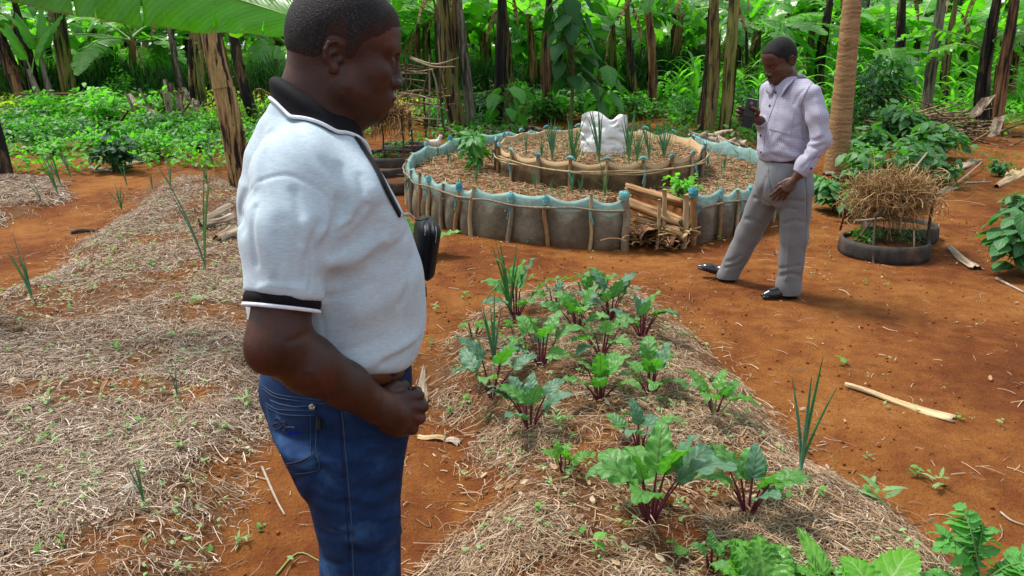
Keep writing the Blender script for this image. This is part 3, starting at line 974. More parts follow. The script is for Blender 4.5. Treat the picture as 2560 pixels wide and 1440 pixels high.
# ------------------------------------------------------------------ the banana grove
def build_bananas():
    rng = np.random.default_rng(17)
    leaf_g = mat_banana_leaf("banana_leaf_green", (.038, .145, .016), (.115, .30, .04))
    leaf_d = mat_banana_leaf("banana_leaf_deep", (.012, .065, .012), (.04, .155, .022), .30)
    leaf_o = mat_banana_leaf("banana_leaf_backlit", (.05, .19, .012), (.085, .27, .02), .62)
    leaf_y = mat_banana_leaf("banana_leaf_young", (.07, .24, .02), (.13, .36, .035), .5)
    rib = plain("pale_midrib", (.16, .28, .06), .45, .4, .15, 20)
    ribd = plain("green_midrib", (.07, .16, .03), .45, .4, .15, 20)
    bark = {
        'mix': mat_bark("banana_stem_mixed", [(.30, (.006, .005, .004)), (.43, (.012, .009, .006)), (.49, (.13, .075, .028)), (.56, (.17, .15, .035)), (.64, (.09, .11, .02)), (.74, (.26, .15, .06))]),
        'dark': mat_bark("banana_stem_dark", [(.30, (.005, .004, .004)), (.51, (.012, .009, .007)), (.57, (.07, .04, .018)), (.66, (.16, .09, .04)), (.75, (.05, .05, .02))]),
        'brown': mat_bark("banana_stem_brown", [(.30, (.007, .005, .004)), (.39, (.018, .011, .007)), (.46, (.13, .058, .022)), (.57, (.22, .105, .04)), (.66, (.30, .17, .08)), (.75, (.12, .07, .025))]),
        'green': mat_bark("banana_stem_green", [(.30, (.012, .009, .005)), (.42, (.03, .02, .008)), (.49, (.11, .12, .022)), (.60, (.20, .22, .04)), (.70, (.30, .20, .08))]),
        'tan': mat_bark("banana_stem_tan", [(.34, (.008, .006, .004)), (.42, (.016, .011, .007)), (.49, (.27, .16, .06)), (.58, (.42, .27, .11)), (.66, (.20, .19, .05)), (.75, (.45, .30, .15))]),
        'grey': mat_bark("banana_stem_grey", [(.32, (.02, .016, .013)), (.45, (.10, .075, .05)), (.56, (.26, .22, .18)), (.68, (.22, .18, .13)), (.75, (.14, .12, .05))]),
    }
    dryl = mat_straw("dry_banana_leaf", [(.16, .09, .04), (.36, .24, .13), (.24, .14, .06), (.48, .36, .22)])
    LM = []
    for i in range(9):
        tv = [0.1, .5, .8, .3, .9, .15, .6, 1.0, .4][i]
        LM.append(banana_leaf_mesh("leaf", rng.uniform(1.7, 2.3), rng.uniform(.27, .35), rng.uniform(.3, 1.0), rng.uniform(1.0, 2.0), rng.uniform(.12, .5), tv, 100 + i, [leaf_g, rib], 15, .13, 3, rng.normal(0, .25)))
    leaf_b = mat_banana_leaf("banana_leaf_pale", (.07, .21, .035), (.17, .38, .08), .42, .24)
    LB = [banana_leaf_mesh("leaf", rng.uniform(1.7, 2.2), rng.uniform(.30, .36), rng.uniform(.25, .75), rng.uniform(1.0, 1.6), rng.uniform(.05, .3), [.05, .3, .12, .6, 0][i], 150 + i, [leaf_b, rib], 16, .13, 3, rng.normal(0, .3)) for i in range(5)]
    LD = []
    for i in range(5):
        LD.append(banana_leaf_mesh("leaf", rng.uniform(1.7, 2.3), rng.uniform(.26, .34), rng.uniform(.4, .9), rng.uniform(1.0, 2.0), rng.uniform(.2, .7), [.2, .6, .9, .4, .1][i], 200 + i, [leaf_d, ribd], 13, .14, 3, rng.normal(0, .2)))
    LY = [banana_leaf_mesh("leaf", 1.25, .17, 1.35, .45 + .2 * i, .5, 0.0, 300 + i, [leaf_y, rib], 10, .2, 2) for i in range(3)]
    LU = [banana_leaf_mesh("leaf", 1.6, .26, 1.45, .5, .25, .1, 310 + i, [leaf_y, rib], 12, .16, 3) for i in range(2)]
    # dry hanging leaf
    LDRY = [banana_leaf_mesh("dry_leaf", 1.1, .10, -.5, 1.1, 1.2, .6, 320 + i, [dryl, dryl], 9, .2, 2) for i in range(2)]

    def plant(base, top, r0, r1, kind, label, nleaf=7, leaves=None, group=None, seed=0, up=True, dry=1, flaps=5, scale=1.0, side0=None):
        g = np.random.default_rng(1000 + seed)
        base = np.asarray(base, float); top = np.asarray(top, float)
        t = thing("banana_plant", label, "banana plant", tuple(base), 0, group)
        d = top - base
        bend = np.array([g.normal(0, .05), g.normal(0, .05), 0])
        pts = [np.array([0, 0, -.08]), d * .33 + bend, d * .7 + bend * .6, d]
        me = stem_mesh("trunk", pts, [r0 * 1.08, r0, (r0 + r1) / 2, r1 * .8], bark[kind], 500 + seed, flaps=flaps)
        link("trunk", me, t)
        lv = leaves or LM
        a0 = g.uniform(0, 6.28)
        for i in range(nleaf):
            o = link("leaf", lv[int(g.integers(0, len(lv)))], t)
            o.location = d - d / np.linalg.norm(d) * .12 * g.random()
            o.rotation_euler = (g.normal(0, .15), g.normal(0, .12) + (0.0 if i else -.4), a0 + i * 2.4 + g.normal(0, .2))
            s = scale * g.uniform(.8, 1.12); o.scale = (s, s, s)
        if up:
            o = link("leaf", LU[seed % 2], t); o.location = d; o.rotation_euler = (g.normal(0, .2), g.normal(0, .15), g.uniform(0, 6)); o.scale = (scale * .8,) * 3
        for i in range(dry):
            o = link("dry_leaf", LDRY[i % 2], t); o.location = d * g.uniform(.86, .97); o.rotation_euler = (0, g.normal(0, .1), g.uniform(0, 6.28)); o.scale = (.8 * scale,) * 3
        return t

    # trunks one can tell apart: base pixel, pixel of the stem at a second height, width in pixels, kind, height, label
    T = [
        ((75, 278), (-6, 78), 40, 'brown', 2.6, "leaning banana plant with brown peeling trunk at the far left edge", 6),
        ((92, 268), (62, 130), 30, 'dark', 2.5, "banana plant with dark brown trunk just behind the leaning one on the left", 6),
        ((183, 266), (150, 25), 42, 'green', 3.0, "banana plant with thick yellow green trunk left of the stick rail fence", 7),
        ((470, 268), (425, 60), 20, 'grey', 2.3, "slender banana plant with grey green stem over the heap of dry sheaths", 6),
        ((512, 305), (492, 90), 24, 'green', 2.5, "banana plant with smooth green stem directly behind the tan and black trunk", 6),
        ((490, 300), (484, 150), 20, 'tan', 2.2, "banana plant with short tan stem between two green stems", 5),
        ((604, 470), (522, 78), 62, 'tan', 2.9, "large banana plant with tan trunk, black scorched below, behind the man's back", 5),
        ((642, 308), (590, 90), 30, 'dark', 2.6, "banana plant with dark blotched trunk leaning left behind the man's shoulder", 6),
        ((706, 215), (706, 100), 32, 'mix', 2.6, "banana plant with half black trunk right behind the man's neck", 6),
        ((18, 442), (-34, 300), 40, 'dark', 2.6, "banana plant with dark trunk cut by the left edge of the photo", 0),
        ((1152, 333), (1112, 0), 46, 'mix', 3.1, "banana plant with yellow black trunk, leftmost behind the round bed", 6),
        ((1138, 305), (1138, 60), 26, 'brown', 2.8, "banana plant with brown trunk hidden behind the yellow black one", 6),
        ((1182, 328), (1152, 40), 29, 'grey', 2.9, "banana plant with pale grey trunk leaning left behind the round bed", 7),
        ((1240, 327), (1252, 0), 30, 'dark', 3.0, "banana plant with black mottled trunk behind the teal net rim", 7),
        ((1292, 292), (1268, 55), 20, 'mix', 2.6, "thin banana plant with dark stem left of the tall dark leafed shrub", 7),
        ((1372, 307), (1378, 0), 29, 'brown', 3.0, "banana plant with red brown trunk behind the tall dark leafed shrub", 7),
        ((1597, 272), (1574, 50), 22, 'mix', 2.6, "banana plant with slim dark top and green leaves above the white sack", 7),
        ((1630, 292), (1611, 0), 27, 'brown', 3.0, "banana plant with brown trunk right of the slim dark topped one", 6),
        ((1686, 228), (1681, 0), 20, 'dark', 2.8, "banana plant with dark straight trunk in front of the bushy green hedge", 6),
        ((1703, 150), (1738, 0), 17, 'tan', 2.8, "thin banana plant leaning right against the bright gap of sky", 4),
        ((1748, 335), (1768, 100), 28, 'dark', 2.9, "banana plant with black trunk, left one of the clump beside the walking man", 5),
        ((1772, 345), (1782, 0), 34, 'mix', 3.1, "banana plant with yellow brown trunk, front middle of the clump by the walking man", 5),
        ((1810, 340), (1836, 0), 36, 'green', 3.1, "banana plant with mossy green trunk, right one of the clump by the walking man", 6),
        ((1852, 262), (1862, 112), 13, 'dark', 1.55, "small banana plant with thin black stem left of the walking man's head", 6),
        ((2022, 215), (2036, 40), 22, 'green', 2.5, "banana plant with slim green stem just right of the walking man's head", 7),
        ((2050, 240), (2080, 0), 26, 'dark', 2.9, "banana plant with dark leaning trunk left of the papaya trunk", 5),
        ((2153, 200), (2166, 55), 18, 'dark', 2.4, "banana plant with thin dark stem right of the papaya trunk", 7),
        ((2244, 262), (2256, 0), 30, 'dark', 3.0, "banana plant with straight dark trunk above the dark bush", 6),
        ((2308, 305), (2352, 0), 31, 'grey', 3.1, "banana plant with leaning grey black trunk in the heap of dry stalks", 6),
        ((2358, 272), (2386, 38), 24, 'mix', 2.5, "banana plant with ragged brown trunk behind the leaning grey black one", 7),
        ((2462, 325), (2500, 0), 34, 'dark', 3.0, "banana plant with dark trunk, left one of the pair at the right edge", 6),
        ((2492, 338), (2540, 0), 34, 'brown', 3.0, "banana plant with brown trunk, right one of the pair at the right edge", 6),
        ((2442, 322), (2452, 200), 16, 'dark', 1.35, "young banana plant with spreading leaves in front of the dark pair of trunks", 6),
    ]
    out = []
    for i, (b, t2, w, kind, H, label, nl) in enumerate(T):
        p = g0(*b); p[2] = ghs(p[0], p[1])
        D = p[1]
        q = at_depth(t2[0], t2[1], D)
        dirv = (q - p) / max(q[2] - p[2], .3)
        H = H * .86 if H > 1.6 else H
        top = p + dirv * H
        depth = D * _cp + (CAM_H - p[2]) * _sp
        r0 = .385 * w * depth / F_PX
        young = H < 1.6
        out.append(plant(p, top, r0, r0 * .60, kind, label, max(nl - 3, 0) if H > 1.6 else nl, LD if (nl and i % 3 == 0) else LM, "banana plants in front of the grove", i, True if nl else False, 1 if not young else 0, 8 if not young else 2, .62 if young else 1.0))
    # young suckers with upright bright leaves on the left
    for i, (b, h, lab) in enumerate((((138, 278), 1.0, "young banana sucker with broad upright bright green leaves beside the yellow green trunk"), ((110, 282), .8, "young banana sucker with one narrow yellow green leaf by the leaning trunk"))):
        p = g0(*b); p[2] = ghs(p[0], p[1])
        t = thing("banana_sucker", lab, "banana plant", tuple(p))
        me = stem_mesh("trunk", [np.array([0, 0, -.05]), np.array([-.06, 0, h * .5]), np.array([-.10 - .05 * i, 0, h])], [.07, .055, .035], bark['grey'], 77 + i, 10, 1); link("trunk", me, t)
        for k in range(4 - i):
            o = link("leaf", LY[k % 3], t); o.location = (-.10, 0, h * .9); o.rotation_euler = (0, .1 - .1 * k, [2.7, .5, 3.6, 1.5][k]); o.scale = (.85,) * 3
    # ---- the overhanging leaves of the plant at the left: long leaves that come down into the top of the picture
    big = banana_leaf_mesh
    def hang(P0, P1, W, mat_, fold, torn, seed, a0=None, sag=.16, strips=18):
        """leaf whose rib goes from P0 to P1"""
        P0 = np.asarray(P0); P1 = np.asarray(P1); d = P1 - P0; L = np.linalg.norm(d) * 1.06
        yaw = atan2(d[1], d[0]); el = atan2(d[2], np.hypot(d[0], d[1]))
        me = big("leaf", L, W, el + sag / 2, sag, fold, torn, seed, [mat_, rib], strips, .10, 4, 0, radians(60))
        return me, P0, yaw
    # this plant stands just left of the picture, at arm's length from the bed
    b = np.array([-3.75, 4.75, 0.0]); b[2] = ghs(b[0], b[1])
    top = b + np.array([.15, .0, 2.35])
    t = plant(b, top, .14, .10, 'mix', "banana plant left of the photo whose broad leaves hang over its top left corner", 0, LD, "banana plants in front of the grove", 91, False, 0)
    tips = [(0, at_depth(240, -60, 4.5), .30, leaf_o, .15, .05, 401), (0, at_depth(570, -20, 4.5), .30, leaf_d, .15, .03, 402),
            (0, at_depth(720, 60, 4.1), .30, leaf_o, .25, .05, 403), (0, at_depth(880, 62, 4.5), .34, leaf_o, .3, .7, 404)]
    for (A, Bt, W, m, fo, tn, sd) in tips:
        A = top + (np.array([0, 0, -.0]))
        me, P0, yaw = hang(A, Bt, W, m, fo, tn, sd)
        o = link("leaf", me, t); o.location = P0 - b; o.rotation_euler = (0, 0, yaw)
    # ---- plants at middle distance whose crowns show between the trunks
    for i, (px, py, D, H) in enumerate(((30, 40, 17.5, 0), (230, 45, 19, 0), (330, 95, 17, 0), (420, 30, 20, 0), (640, 50, 19, 0), (1045, 60, 18.5, 0), (1090, 20, 17, 0), (1215, 50, 19, 0), (1320, 35, 17.5, 0), (1440, 60, 20, 0), (1530, 40, 18, 0), (1650, 70, 20.5, 0), (1900, 75, 18.5, 0), (1975, 40, 21, 0), (2110, 60, 19, 0), (2190, 80, 20, 0), (2215, 130, 17.5, 0), (2300, 60, 20, 0), (2410, 85, 18, 0), (2440, 40, 21, 0), (2545, 95, 17.5, 0), (120, 90, 21, 0))):
        q = at_depth(px, py, D); z = ghs(q[0], D)
        plant((q[0] + .05, D, z), q, .085, .06, ['dark', 'mix', 'brown'][i % 3], ("banana plant with wide arching leaves in the row just behind the hedge" if px < 1760 else "banana plant with wide arching leaves among the maize on the right"), 8, LB, "banana plants behind the hedge" if px < 1760 else "banana plants in the maize field", 400 + i, True, 1, 3, 1.05)
    # ---- the grove behind: plants too small in the photo to single out
    n = 0; pts = []
    tries = 0
    while n < 115 and tries < 6000:
        tries += 1
        y = 18.5 + 25 * rng.random() ** 1.15
        x = rng.uniform(-.72, .74) * y
        u = x / y
        if u > .30 and y < 25: continue          # the maize field on the right
        if .21 < u < .245 and y < 40 : continue  # gap with sky
        if any((x - a) ** 2 + (y - c) ** 2 < 1.45 ** 2 for a, c in pts): continue
        pts.append((x, y)); n += 1
        z = ghs(x, y)
        H = rng.uniform(.9, 1.9) + (.5 if y > 32 else 0)
        lab = ("banana plant with broad pale green leaves in the grove far behind the hedge" if u < .12 else "banana plant with drooping leaves in the grove beyond the maize field")
        plant((x, y, z), (x + rng.normal(0, .15), y + rng.normal(0, .1), z + H), rng.uniform(.09, .13), .07, ['dark', 'brown', 'mix', 'tan'][n % 4], lab, int(rng.integers(7, 10)), LM, "banana plants of the far grove left and centre" if u < .12 else "banana plants of the far grove on the right", 200 + n, True, 1, 2, rng.uniform(1.1, 1.5))
    return bark, rib

def build_hedge():
    rng = np.random.default_rng(23)
    m = leaf_mat("hedge_twig_green", (.012, .055, .010), (.055, .165, .026), .22, .6)
    br = mat_wood("hedge_wood", (.05, .035, .02), (.14, .10, .05))
    def hedge(x0, x1, y0, y1, n, h, label):
        b = np.array([(x0 + x1) / 2, (y0 + y1) / 2, 0]); b[2] = ghs(b[0], b[1])
        t = thing("hedge", label, "hedge", tuple(b))
        u = rng.random(n); x = x0 + (x1 - x0) * u; y = y0 + (y1 - y0) * u + rng.normal(0, .16, n)
        clump = fbm(x * 1.6, y * 1.6, 9, 3)
        hh = h * (.55 + .75 * clump) * (.55 + .45 * rng.random(n))
        z0 = gh(x, y) + hh * rng.uniform(.15, .75, n)
        L = rng.uniform(.14, .42, n)
        TV = np.array([[0, -.5, 0], [0, .5, 0], [.5, .55, .02], [.5, -.55, .02], [1, .08, 0], [1, -.08, 0]]); TF = np.array([[0, 1, 2, 3], [3, 2, 4, 5]])
        yaw = rng.uniform(0, 6.28, n); pit = rng.normal(1.15, .35, n)
        M = rot_mats(yaw, pit, rng.uniform(-1.5, 1.5, n), np.ones(n))
        M[:, :, 0] *= L[:, None]; M[:, :, 1] *= rng.uniform(.010, .022, n)[:, None]
        V, F = batch(TV, TF, M, np.stack([x, y, z0], 1) - b)
        obj("foliage", V, F, m, t)
        mb = MB()
        for k in range(int(n / 130)):
            u = rng.random(); p = np.array([x0 + (x1 - x0) * u, y0 + (y1 - y0) * u, 0]); p[2] = ghs(p[0], p[1])
            mb.add(*tube(np.array([p - b - [0, 0, .05], p - b + [rng.normal(0, .06), rng.normal(0, .05), h * .4], p - b + [rng.normal(0, .12), rng.normal(0, .08), h * .85]]), [.013, .010, .006], 5))
        mb.obj("stems", br, t)
        return t
    A = g0(-60, 262); B = g0(700, 258); C = g0(1125, 256); D_ = g0(1420, 250); E = g0(1560, 246); F_ = g0(1735, 240)
    hedge(A[0] - 1.5, B[0] - .3, A[1], B[1], 15000, 1.02, "dark green twiggy hedge behind the plants on the left")
    hedge(B[0] - .2, C[0] + .4, B[1], C[1], 8000, 1.05, "twiggy green hedge between the neck of the man and the yellow black trunk")
    hedge(C[0] + .3, E[0] - .3, C[1] + .2, E[1] + .2, 6000, .95, "thin twiggy hedge behind the trunks in the middle")
    hedge(E[0], F_[0] + .2, E[1], F_[1], 9000, 1.25, "dense dark bushy hedge right of the tall dark leafed shrub")
    # stick rail in front of the hedge
    w = mat_wood("rail_stick", (.10, .06, .03), (.26, .17, .09))
    for (pa, pb, h, lab) in (((60, 290), (470, 275), .33, "long thin stick rail in front of the left hedge"), ((640, 285), (700, 283), .4, "short stick rail just behind the man's shoulder"), ((1000, 290), (1240, 285), .4, "thin stick rail in front of the middle hedge")):
        a = g0(*pa); c = g0(*pb)
        P = np.array([a + (c - a) * q + np.array([0, 0, h + .05 * sin(q * 7)]) for q in np.linspace(0, 1, 12)])
        t = thing("stick_rail", lab, "fence rail", tuple(a), 0, "stick rails by the hedge")
        V, F = tube(P - a, .022, 6, 24, jitter=.06); obj("pole", V, F, w, t)
        for q in (.05, .35, .68, .95):
            p = a + (c - a) * q
            V, F = tube(np.array([p - [0, 0, .05], p + [.01, 0, .2], p + [0, 0, h + .06]]) - a, .018, 6); obj("post", V, F, w, t)
# ------------------------------------------------------------------ the two-tier round raised bed with its netting
RC = at_depth(1476, 400, 8.55)
RC = np.array([RC[0], 8.55, float(gh0(RC[0], 8.55))])
RO, RI = 1.93, 1.09
INNER_C = np.array([at_depth(1497, 400, 8.6)[0], 8.62])

def ring_pt(a, r, c=None):
    c = RC if c is None else c
    return c[0] + r * np.cos(a), c[1] + r * np.sin(a)

def mat_wall(name, lo, hi, topc):
    k = NT(name)
    v = k.coords()
    n1 = k.noise(v, 4, 5, .65); n2 = k.noise(v, 45, 4, .7)
    c = k.ramp(n1, [(.3, lo), (.68, hi)])
    c = k.mix(.5, c, k.ramp(n2, [(.3, .7), (.72, 1.35)]), 'MULTIPLY')
    at = k.n("Attribute", attribute_name="hgt").outputs["Fac"]
    f = k.math('ADD', at, k.math('MULTIPLY', k.math('SUBTRACT', n1, .5), .9))
    c = k.mix(k.ramp(f, [(.62, 0.0), (.95, .75)]), c, topc)
    c = k.mix(k.ramp(f, [(.02, .7), (.22, 0.0)]), c, (.14, .05, .016))
    sc = k.noise(k.coords("Object", (1, 1, 1)), 26, 6, .85, 2.0)
    c = k.mix(k.ramp(sc, [(.62, 0.0), (.70, .45)]), c, (.34, .30, .22))
    return k.done(k.bsdf(c, .9, k.bump(k.math('ADD', n2, n1), .5, .012), .15))

def mat_net(name, col, alpha):
    k = NT(name)
    n1 = k.noise(k.coords(), 30, 4, .7); n2 = k.noise(k.coords("Object", (1, 1, 2.5)), 7, 3)
    c = k.ramp(n2, [(.3, tuple(np.array(col) * .7)), (.7, tuple(np.array(col) * 1.25))])
    p = k.bsdf(c, .7, k.bump(n1, .4, .006), .25)
    t = k.n("BsdfTransparent"); tl = k.n("BsdfTranslucent"); k.l(c, tl.inputs[0])
    m1 = k.n("MixShader"); m1.inputs[0].default_value = .3; k.l(p, m1.inputs[1]); k.l(tl.outputs[0], m1.inputs[2])
    m2 = k.n("MixShader"); k.l(k.ramp(n1, [(.25, alpha * .7), (.75, min(1, alpha * 1.25))]), m2.inputs[0]); k.l(t.outputs[0], m2.inputs[1]); k.l(m1.outputs[0], m2.inputs[2])
    return k.done(m2.outputs[0])

def wall_grid(angs, r, zt, depth, c, bulge, stakes, zsag, rows=9):
    """cloth wall: sags between stakes, bulges outwards"""
    s = np.array(sorted(stakes))
    i = np.clip(np.searchsorted(s, angs), 1, len(s) - 1)
    f = np.clip((angs - s[i - 1]) / (s[i] - s[i - 1]), 0, 1)
    hump = np.sin(pi * f)
    rng = np.random.default_rng(3)
    sagv = zsag * (.5 + rng.random(len(s)))[i] * hump
    out = []; hg = []
    for q in np.linspace(0, 1, rows):
        rr = r + bulge * hump * np.sin(pi * min(1, .12 + q * .95)) * (1.25 - .7 * q)
        rr = rr - .05 * (1 - q) ** 2 * 0 + .012 * (fbm(angs * 9, np.full_like(angs, q * 4), 5) - .5)
        x, y = ring_pt(angs, rr, c)
        base = gh(x, y) - .03
        top = zt(x, y) - sagv
        out.append(np.stack([x, y, base + (top - base) * q], 1)); hg.append(np.full(len(angs), q))
    return np.array(out), np.array(hg), hump, sagv

def build_ring():
    rng = np.random.default_rng(8)
    wood = [mat_wood("stake_grey_bark", (.10, .075, .05), (.30, .24, .16)), mat_wood("stake_brown", (.13, .06, .025), (.34, .19, .08)), mat_wood("stake_pale", (.24, .16, .08), (.48, .36, .20))]
    teal = mat_net("teal_shade_net", (.36, .64, .61), .50)
    teal2 = plain("teal_net_knot", (.13, .34, .34), .7, .2, .4, 40)
    blue2 = plain("blue_net_knot", (.06, .23, .28), .7, .2, .4, 40)
    wallm = mat_wall("brown_feltcloth_wall", (.085, .066, .045), (.19, .16, .115), (.36, .34, .27))
    wallin = mat_wall("tan_sacking_wall", (.055, .032, .016), (.13, .082, .042), (.42, .30, .17))
    soilm = plain("bed_soil", (.16, .06, .02), .95, .1, .3, 6)
    # angle convention: -90 degrees is the side nearest the camera
    g0a, g1a = radians(-77), radians(-52)               # the gap with the compost basket
    outer = thing("raised_bed", "large round outer tier of the raised bed, grey cloth wall with teal net rim", "raised bed", (RC[0], RC[1], RC[2]))
    o3 = np.array([RC[0], RC[1], RC[2]])
    sa = list(np.radians([-86.5, -95.5, -106, -116, -127, -133, -139, -146, -152, -160, -172, -186, -201, -216, -231, -243, -252, -262, -272, -283, -294, -305, -318, -331, -344, -357, -370, -382, -391, -400, -407, -413.5, -420.5, -428]))
    sa = sorted(sa)
    zt = lambda x, y: gh0(x, y) + .425
    angs = np.linspace(sa[0], sa[-1], 420)
    W, hgt, hump, sagv = wall_grid(angs, RO, zt, .4, RC, .062, sa, .04)
    me = new_mesh("cloth_wall", W.reshape(-1, 3) - o3, grid_faces(len(W), len(angs)), wallm)
    at = me.attributes.new("hgt", 'FLOAT', 'POINT'); at.data.foreach_set("value", hgt.ravel().astype(np.float32))
    link("cloth_wall", me, outer)
    # net over the rim
    rows = []
    for dr, dz in ((.022, -.105), (.026, -.06), (.020, -.015), (.004, .012), (-.012, -.004), (-.022, -.05), (-.028, -.10), (-.03, -.15)):
        x, y = ring_pt(angs, RO + dr + .35 * .045 * hump * (1 if dr > 0 else 0) + .012 * (fbm(angs * 14, angs * 0 + dr * 90, 2) - .5), RC)
        low = .04 * fbm(angs * 7, angs * 0 + 3, 12) if dz < -.09 else 0
        rows.append(np.stack([x, y, zt(x, y) - sagv * (1.0) + dz + .014 + low + .016 * (fbm(angs * 20, angs * 0 + dz * 60, 9) - .5)], 1))
    obj("net_trim", np.array(rows).reshape(-1, 3) - o3, grid_faces(len(rows), len(angs)), teal, outer)
    for k, a in enumerate(sa):
        big = k in (0, len(sa) - 1)
        r = .034 if big else rng.uniform(.015, .023)
        x, y = ring_pt(a, RO + .030 + r * .6, RC); zb = float(gh0(x, y))
        top = .425 + (.06 if big else rng.uniform(.0, .05))
        x2, y2 = ring_pt(a + rng.normal(0, .008), RO + .022, RC)
        lean = rng.normal(0, .018); side = np.array([-sin(a), cos(a), 0])
        pts = [np.array([x, y, zb - .05]) + side * lean, np.array([x, y, zb + .13]) + side * rng.normal(0, .016), np.array([(x + x2) / 2, (y + y2) / 2, zb + .28]) + side * rng.normal(0, .014), np.array([x2, y2, zb + top])]
        V, F = tube(np.array(pts) - o3, [r * 1.1, r, r * .95, r * .85], 9, 14, jitter=.05, seed=k)
        obj("stake", V, F, wood[k % 3] if not big else wood[1 if k == 0 else 0], outer)
        # knot of net round the top of the stake
        c = np.array([x2, y2, zb + top - .012])
        V, F = tube(np.array([c + [0, 0, -.05], c + [0, 0, -.02], c + [0, 0, .012], c + [0, 0, .03]]) - o3, [r * 1.1 + .002, r * 1.2 + .004, r * 1.15 + .003, r * .6], 10, 10, jitter=.10, seed=k + 50)
        if big or rng.random() < .5: obj("net_knot", V, F, teal2 if k % 4 else blue2, outer)
        if k % 2 == 0:
            xo, yo = ring_pt(a, RO + .065, RC)
            V, F = tube(np.array([[xo, yo, zb + .345], [xo + .01, yo, zb + .30], [xo + rng.normal(0, .02), yo, zb + .22]]) - o3, [.012, .010, .004], 6, 8, jitter=.2, seed=k, flat=.5)
            obj("net_tie", V, F, teal2 if k % 3 else blue2, outer)
    # rail of thin sticks
    for (a0, a1, h) in ((-86, -108, .345), (-105, -130, .35), (-127, -160, .36), (-158, -196, .365), (-427, -383, .335), (-386, -355, .34)):
        A = np.radians(np.linspace(a0, a1, 12)); x, y = ring_pt(A, RO + .058 + .008 * np.sin(A * 30), RC)
        V, F = tube(np.stack([x, y, gh0(x, y) + h + .012 * np.sin(A * 17)], 1) - o3, np.linspace(.011, .007, 12), 7, 30, jitter=.06)
        obj("rail", V, F, wood[0], outer)
    # filled soil of the outer tier
    A = np.linspace(0, 2 * pi, 90, endpoint=False); rr = np.linspace(.9, RO - .02, 9)
    gap = ((np.degrees(A) - 360 > -88) & (np.degrees(A) - 360 < -66))
    rows = []
    for r in rr:
        x, y = ring_pt(A, r, RC); z = gh0(x, y) + .285 + .05 * (fbm(x * 3, y * 3, 21) - .5)
        z = np.where(gap & (r > 1.35), z - .20, z)
        rows.append(np.stack([x, y, z], 1))
    obj("soil_fill", np.array(rows).reshape(-1, 3) - o3, grid_faces(9, 90, False, True), soilm, outer)
    # ---- inner tier
    ic = np.array([INNER_C[0], INNER_C[1]]); i3 = np.array([ic[0], ic[1], float(gh0(*ic)) + .3])
    inner = thing("raised_bed", "smaller inner tier with tan sacking wall bound by a double stick rail", "raised bed", tuple(i3))
    si = list(np.radians([-92, -110, -128, -74, -57, -40, -24, -8, -148, -166, -185, -203, -222, -242, -263, -284, -305, -325, -345]))
    si = sorted(si); si.append(si[0] + 2 * pi)
    zti = lambda x, y: gh0(x, y) + .57
    angs = np.linspace(si[0], si[-1], 300)
    W, hgt, hump, sagv = wall_grid(angs, RI, zti, .25, ic, .022, si, .035)
    me = new_mesh("sacking_wall", W.reshape(-1, 3) - i3, grid_faces(len(W), len(angs)), wallin)
    at = me.attributes.new("hgt", 'FLOAT', 'POINT'); at.data.foreach_set("value", np.clip(hgt * 1.35 - .38, 0, 1).ravel().astype(np.float32))
    link("sacking_wall", me, inner)
    x, y = ring_pt(angs, RI - .012, ic); x0, y0 = ring_pt(angs, RI - .03, ic)
    rows = [np.stack([*ring_pt(angs, RI + .006, ic), zti(x, y) - sagv - .03], 1), np.stack([*ring_pt(angs, RI + .002, ic), zti(x, y) - sagv + .012], 1), np.stack([x, y, zti(x, y) - sagv + .006], 1), np.stack([x0, y0, zti(x, y) - sagv - .10], 1)]
    obj("folded_rim", np.array(rows).reshape(-1, 3) - i3, grid_faces(4, len(angs)), mat_cloth("tan_sacking", (.40, .27, .14), 300, .6, .25, .9, .5), inner)
    for k, a in enumerate(si[:-1]):
        r = rng.uniform(.014, .024)
        x, y = ring_pt(a, RI + .022, ic); zb = float(gh0(x, y))
        side = np.array([-sin(a), cos(a), 0]) * rng.normal(0, .012)
        V, F = tube(np.array([[x, y, zb + .20], np.array([x, y, zb + .42]) + side, [x, y, zb + .59]]) - i3, [r * 1.1, r, r * .9], 9, 9, jitter=.06, seed=k + 9)
        obj("stake", V, F, wood[(k + 1) % 3], inner)
        c = np.array([x, y, zb + .595])
        sd = np.array([-sin(a), cos(a), 0])
        V, F = tube(np.array([c - sd * .045, c - sd * .015 + [0, 0, .016], c + sd * .015 + [0, 0, .014], c + sd * .045 - [0, 0, .008]]) - i3, [.006, .013, .013, .006], 7, 12, jitter=.15, seed=k)
        obj("net_knot", V, F, blue2 if k % 2 else teal2, inner)
        if k % 2 == 0:
            xo, yo = ring_pt(a, RI + .055, ic)
            V, F = tube(np.array([[xo, yo, zb + .485], [xo + .006, yo, zb + .45], [xo + rng.normal(0, .02), yo, zb + .37]]) - i3, [.014, .012, .005], 6, 8, jitter=.2, seed=k, flat=.5)
            obj("net_tie", V, F, teal2, inner)
    for j in range(3):
        A = np.radians(np.linspace(-178 + j * 8, 8 - j * 5, 60)); x, y = ring_pt(A, RI + .045 + .008 * np.sin(A * 9 + j * 2), ic)
        V, F = tube(np.stack([x, y, gh0(x, y) + .475 + .009 * j + .012 * np.sin(A * 5 + j) - .014 * np.exp(-((A + 1.25) / .2) ** 2)], 1) - i3, .0075, 6, jitter=.06, seed=j)
        obj("rail", V, F, wood[2], inner)
    A = np.linspace(0, 2 * pi, 60, endpoint=False)
    rows = [np.stack([*ring_pt(A, r, ic), gh0(*ring_pt(A, r, ic)) + .47 + .07 * (1 - r / RI) + .03 * (fbm(A * 3, A * 0 + r * 4, 2) - .5)], 1) for r in (0.01, .3, .6, .85, RI - .015)]
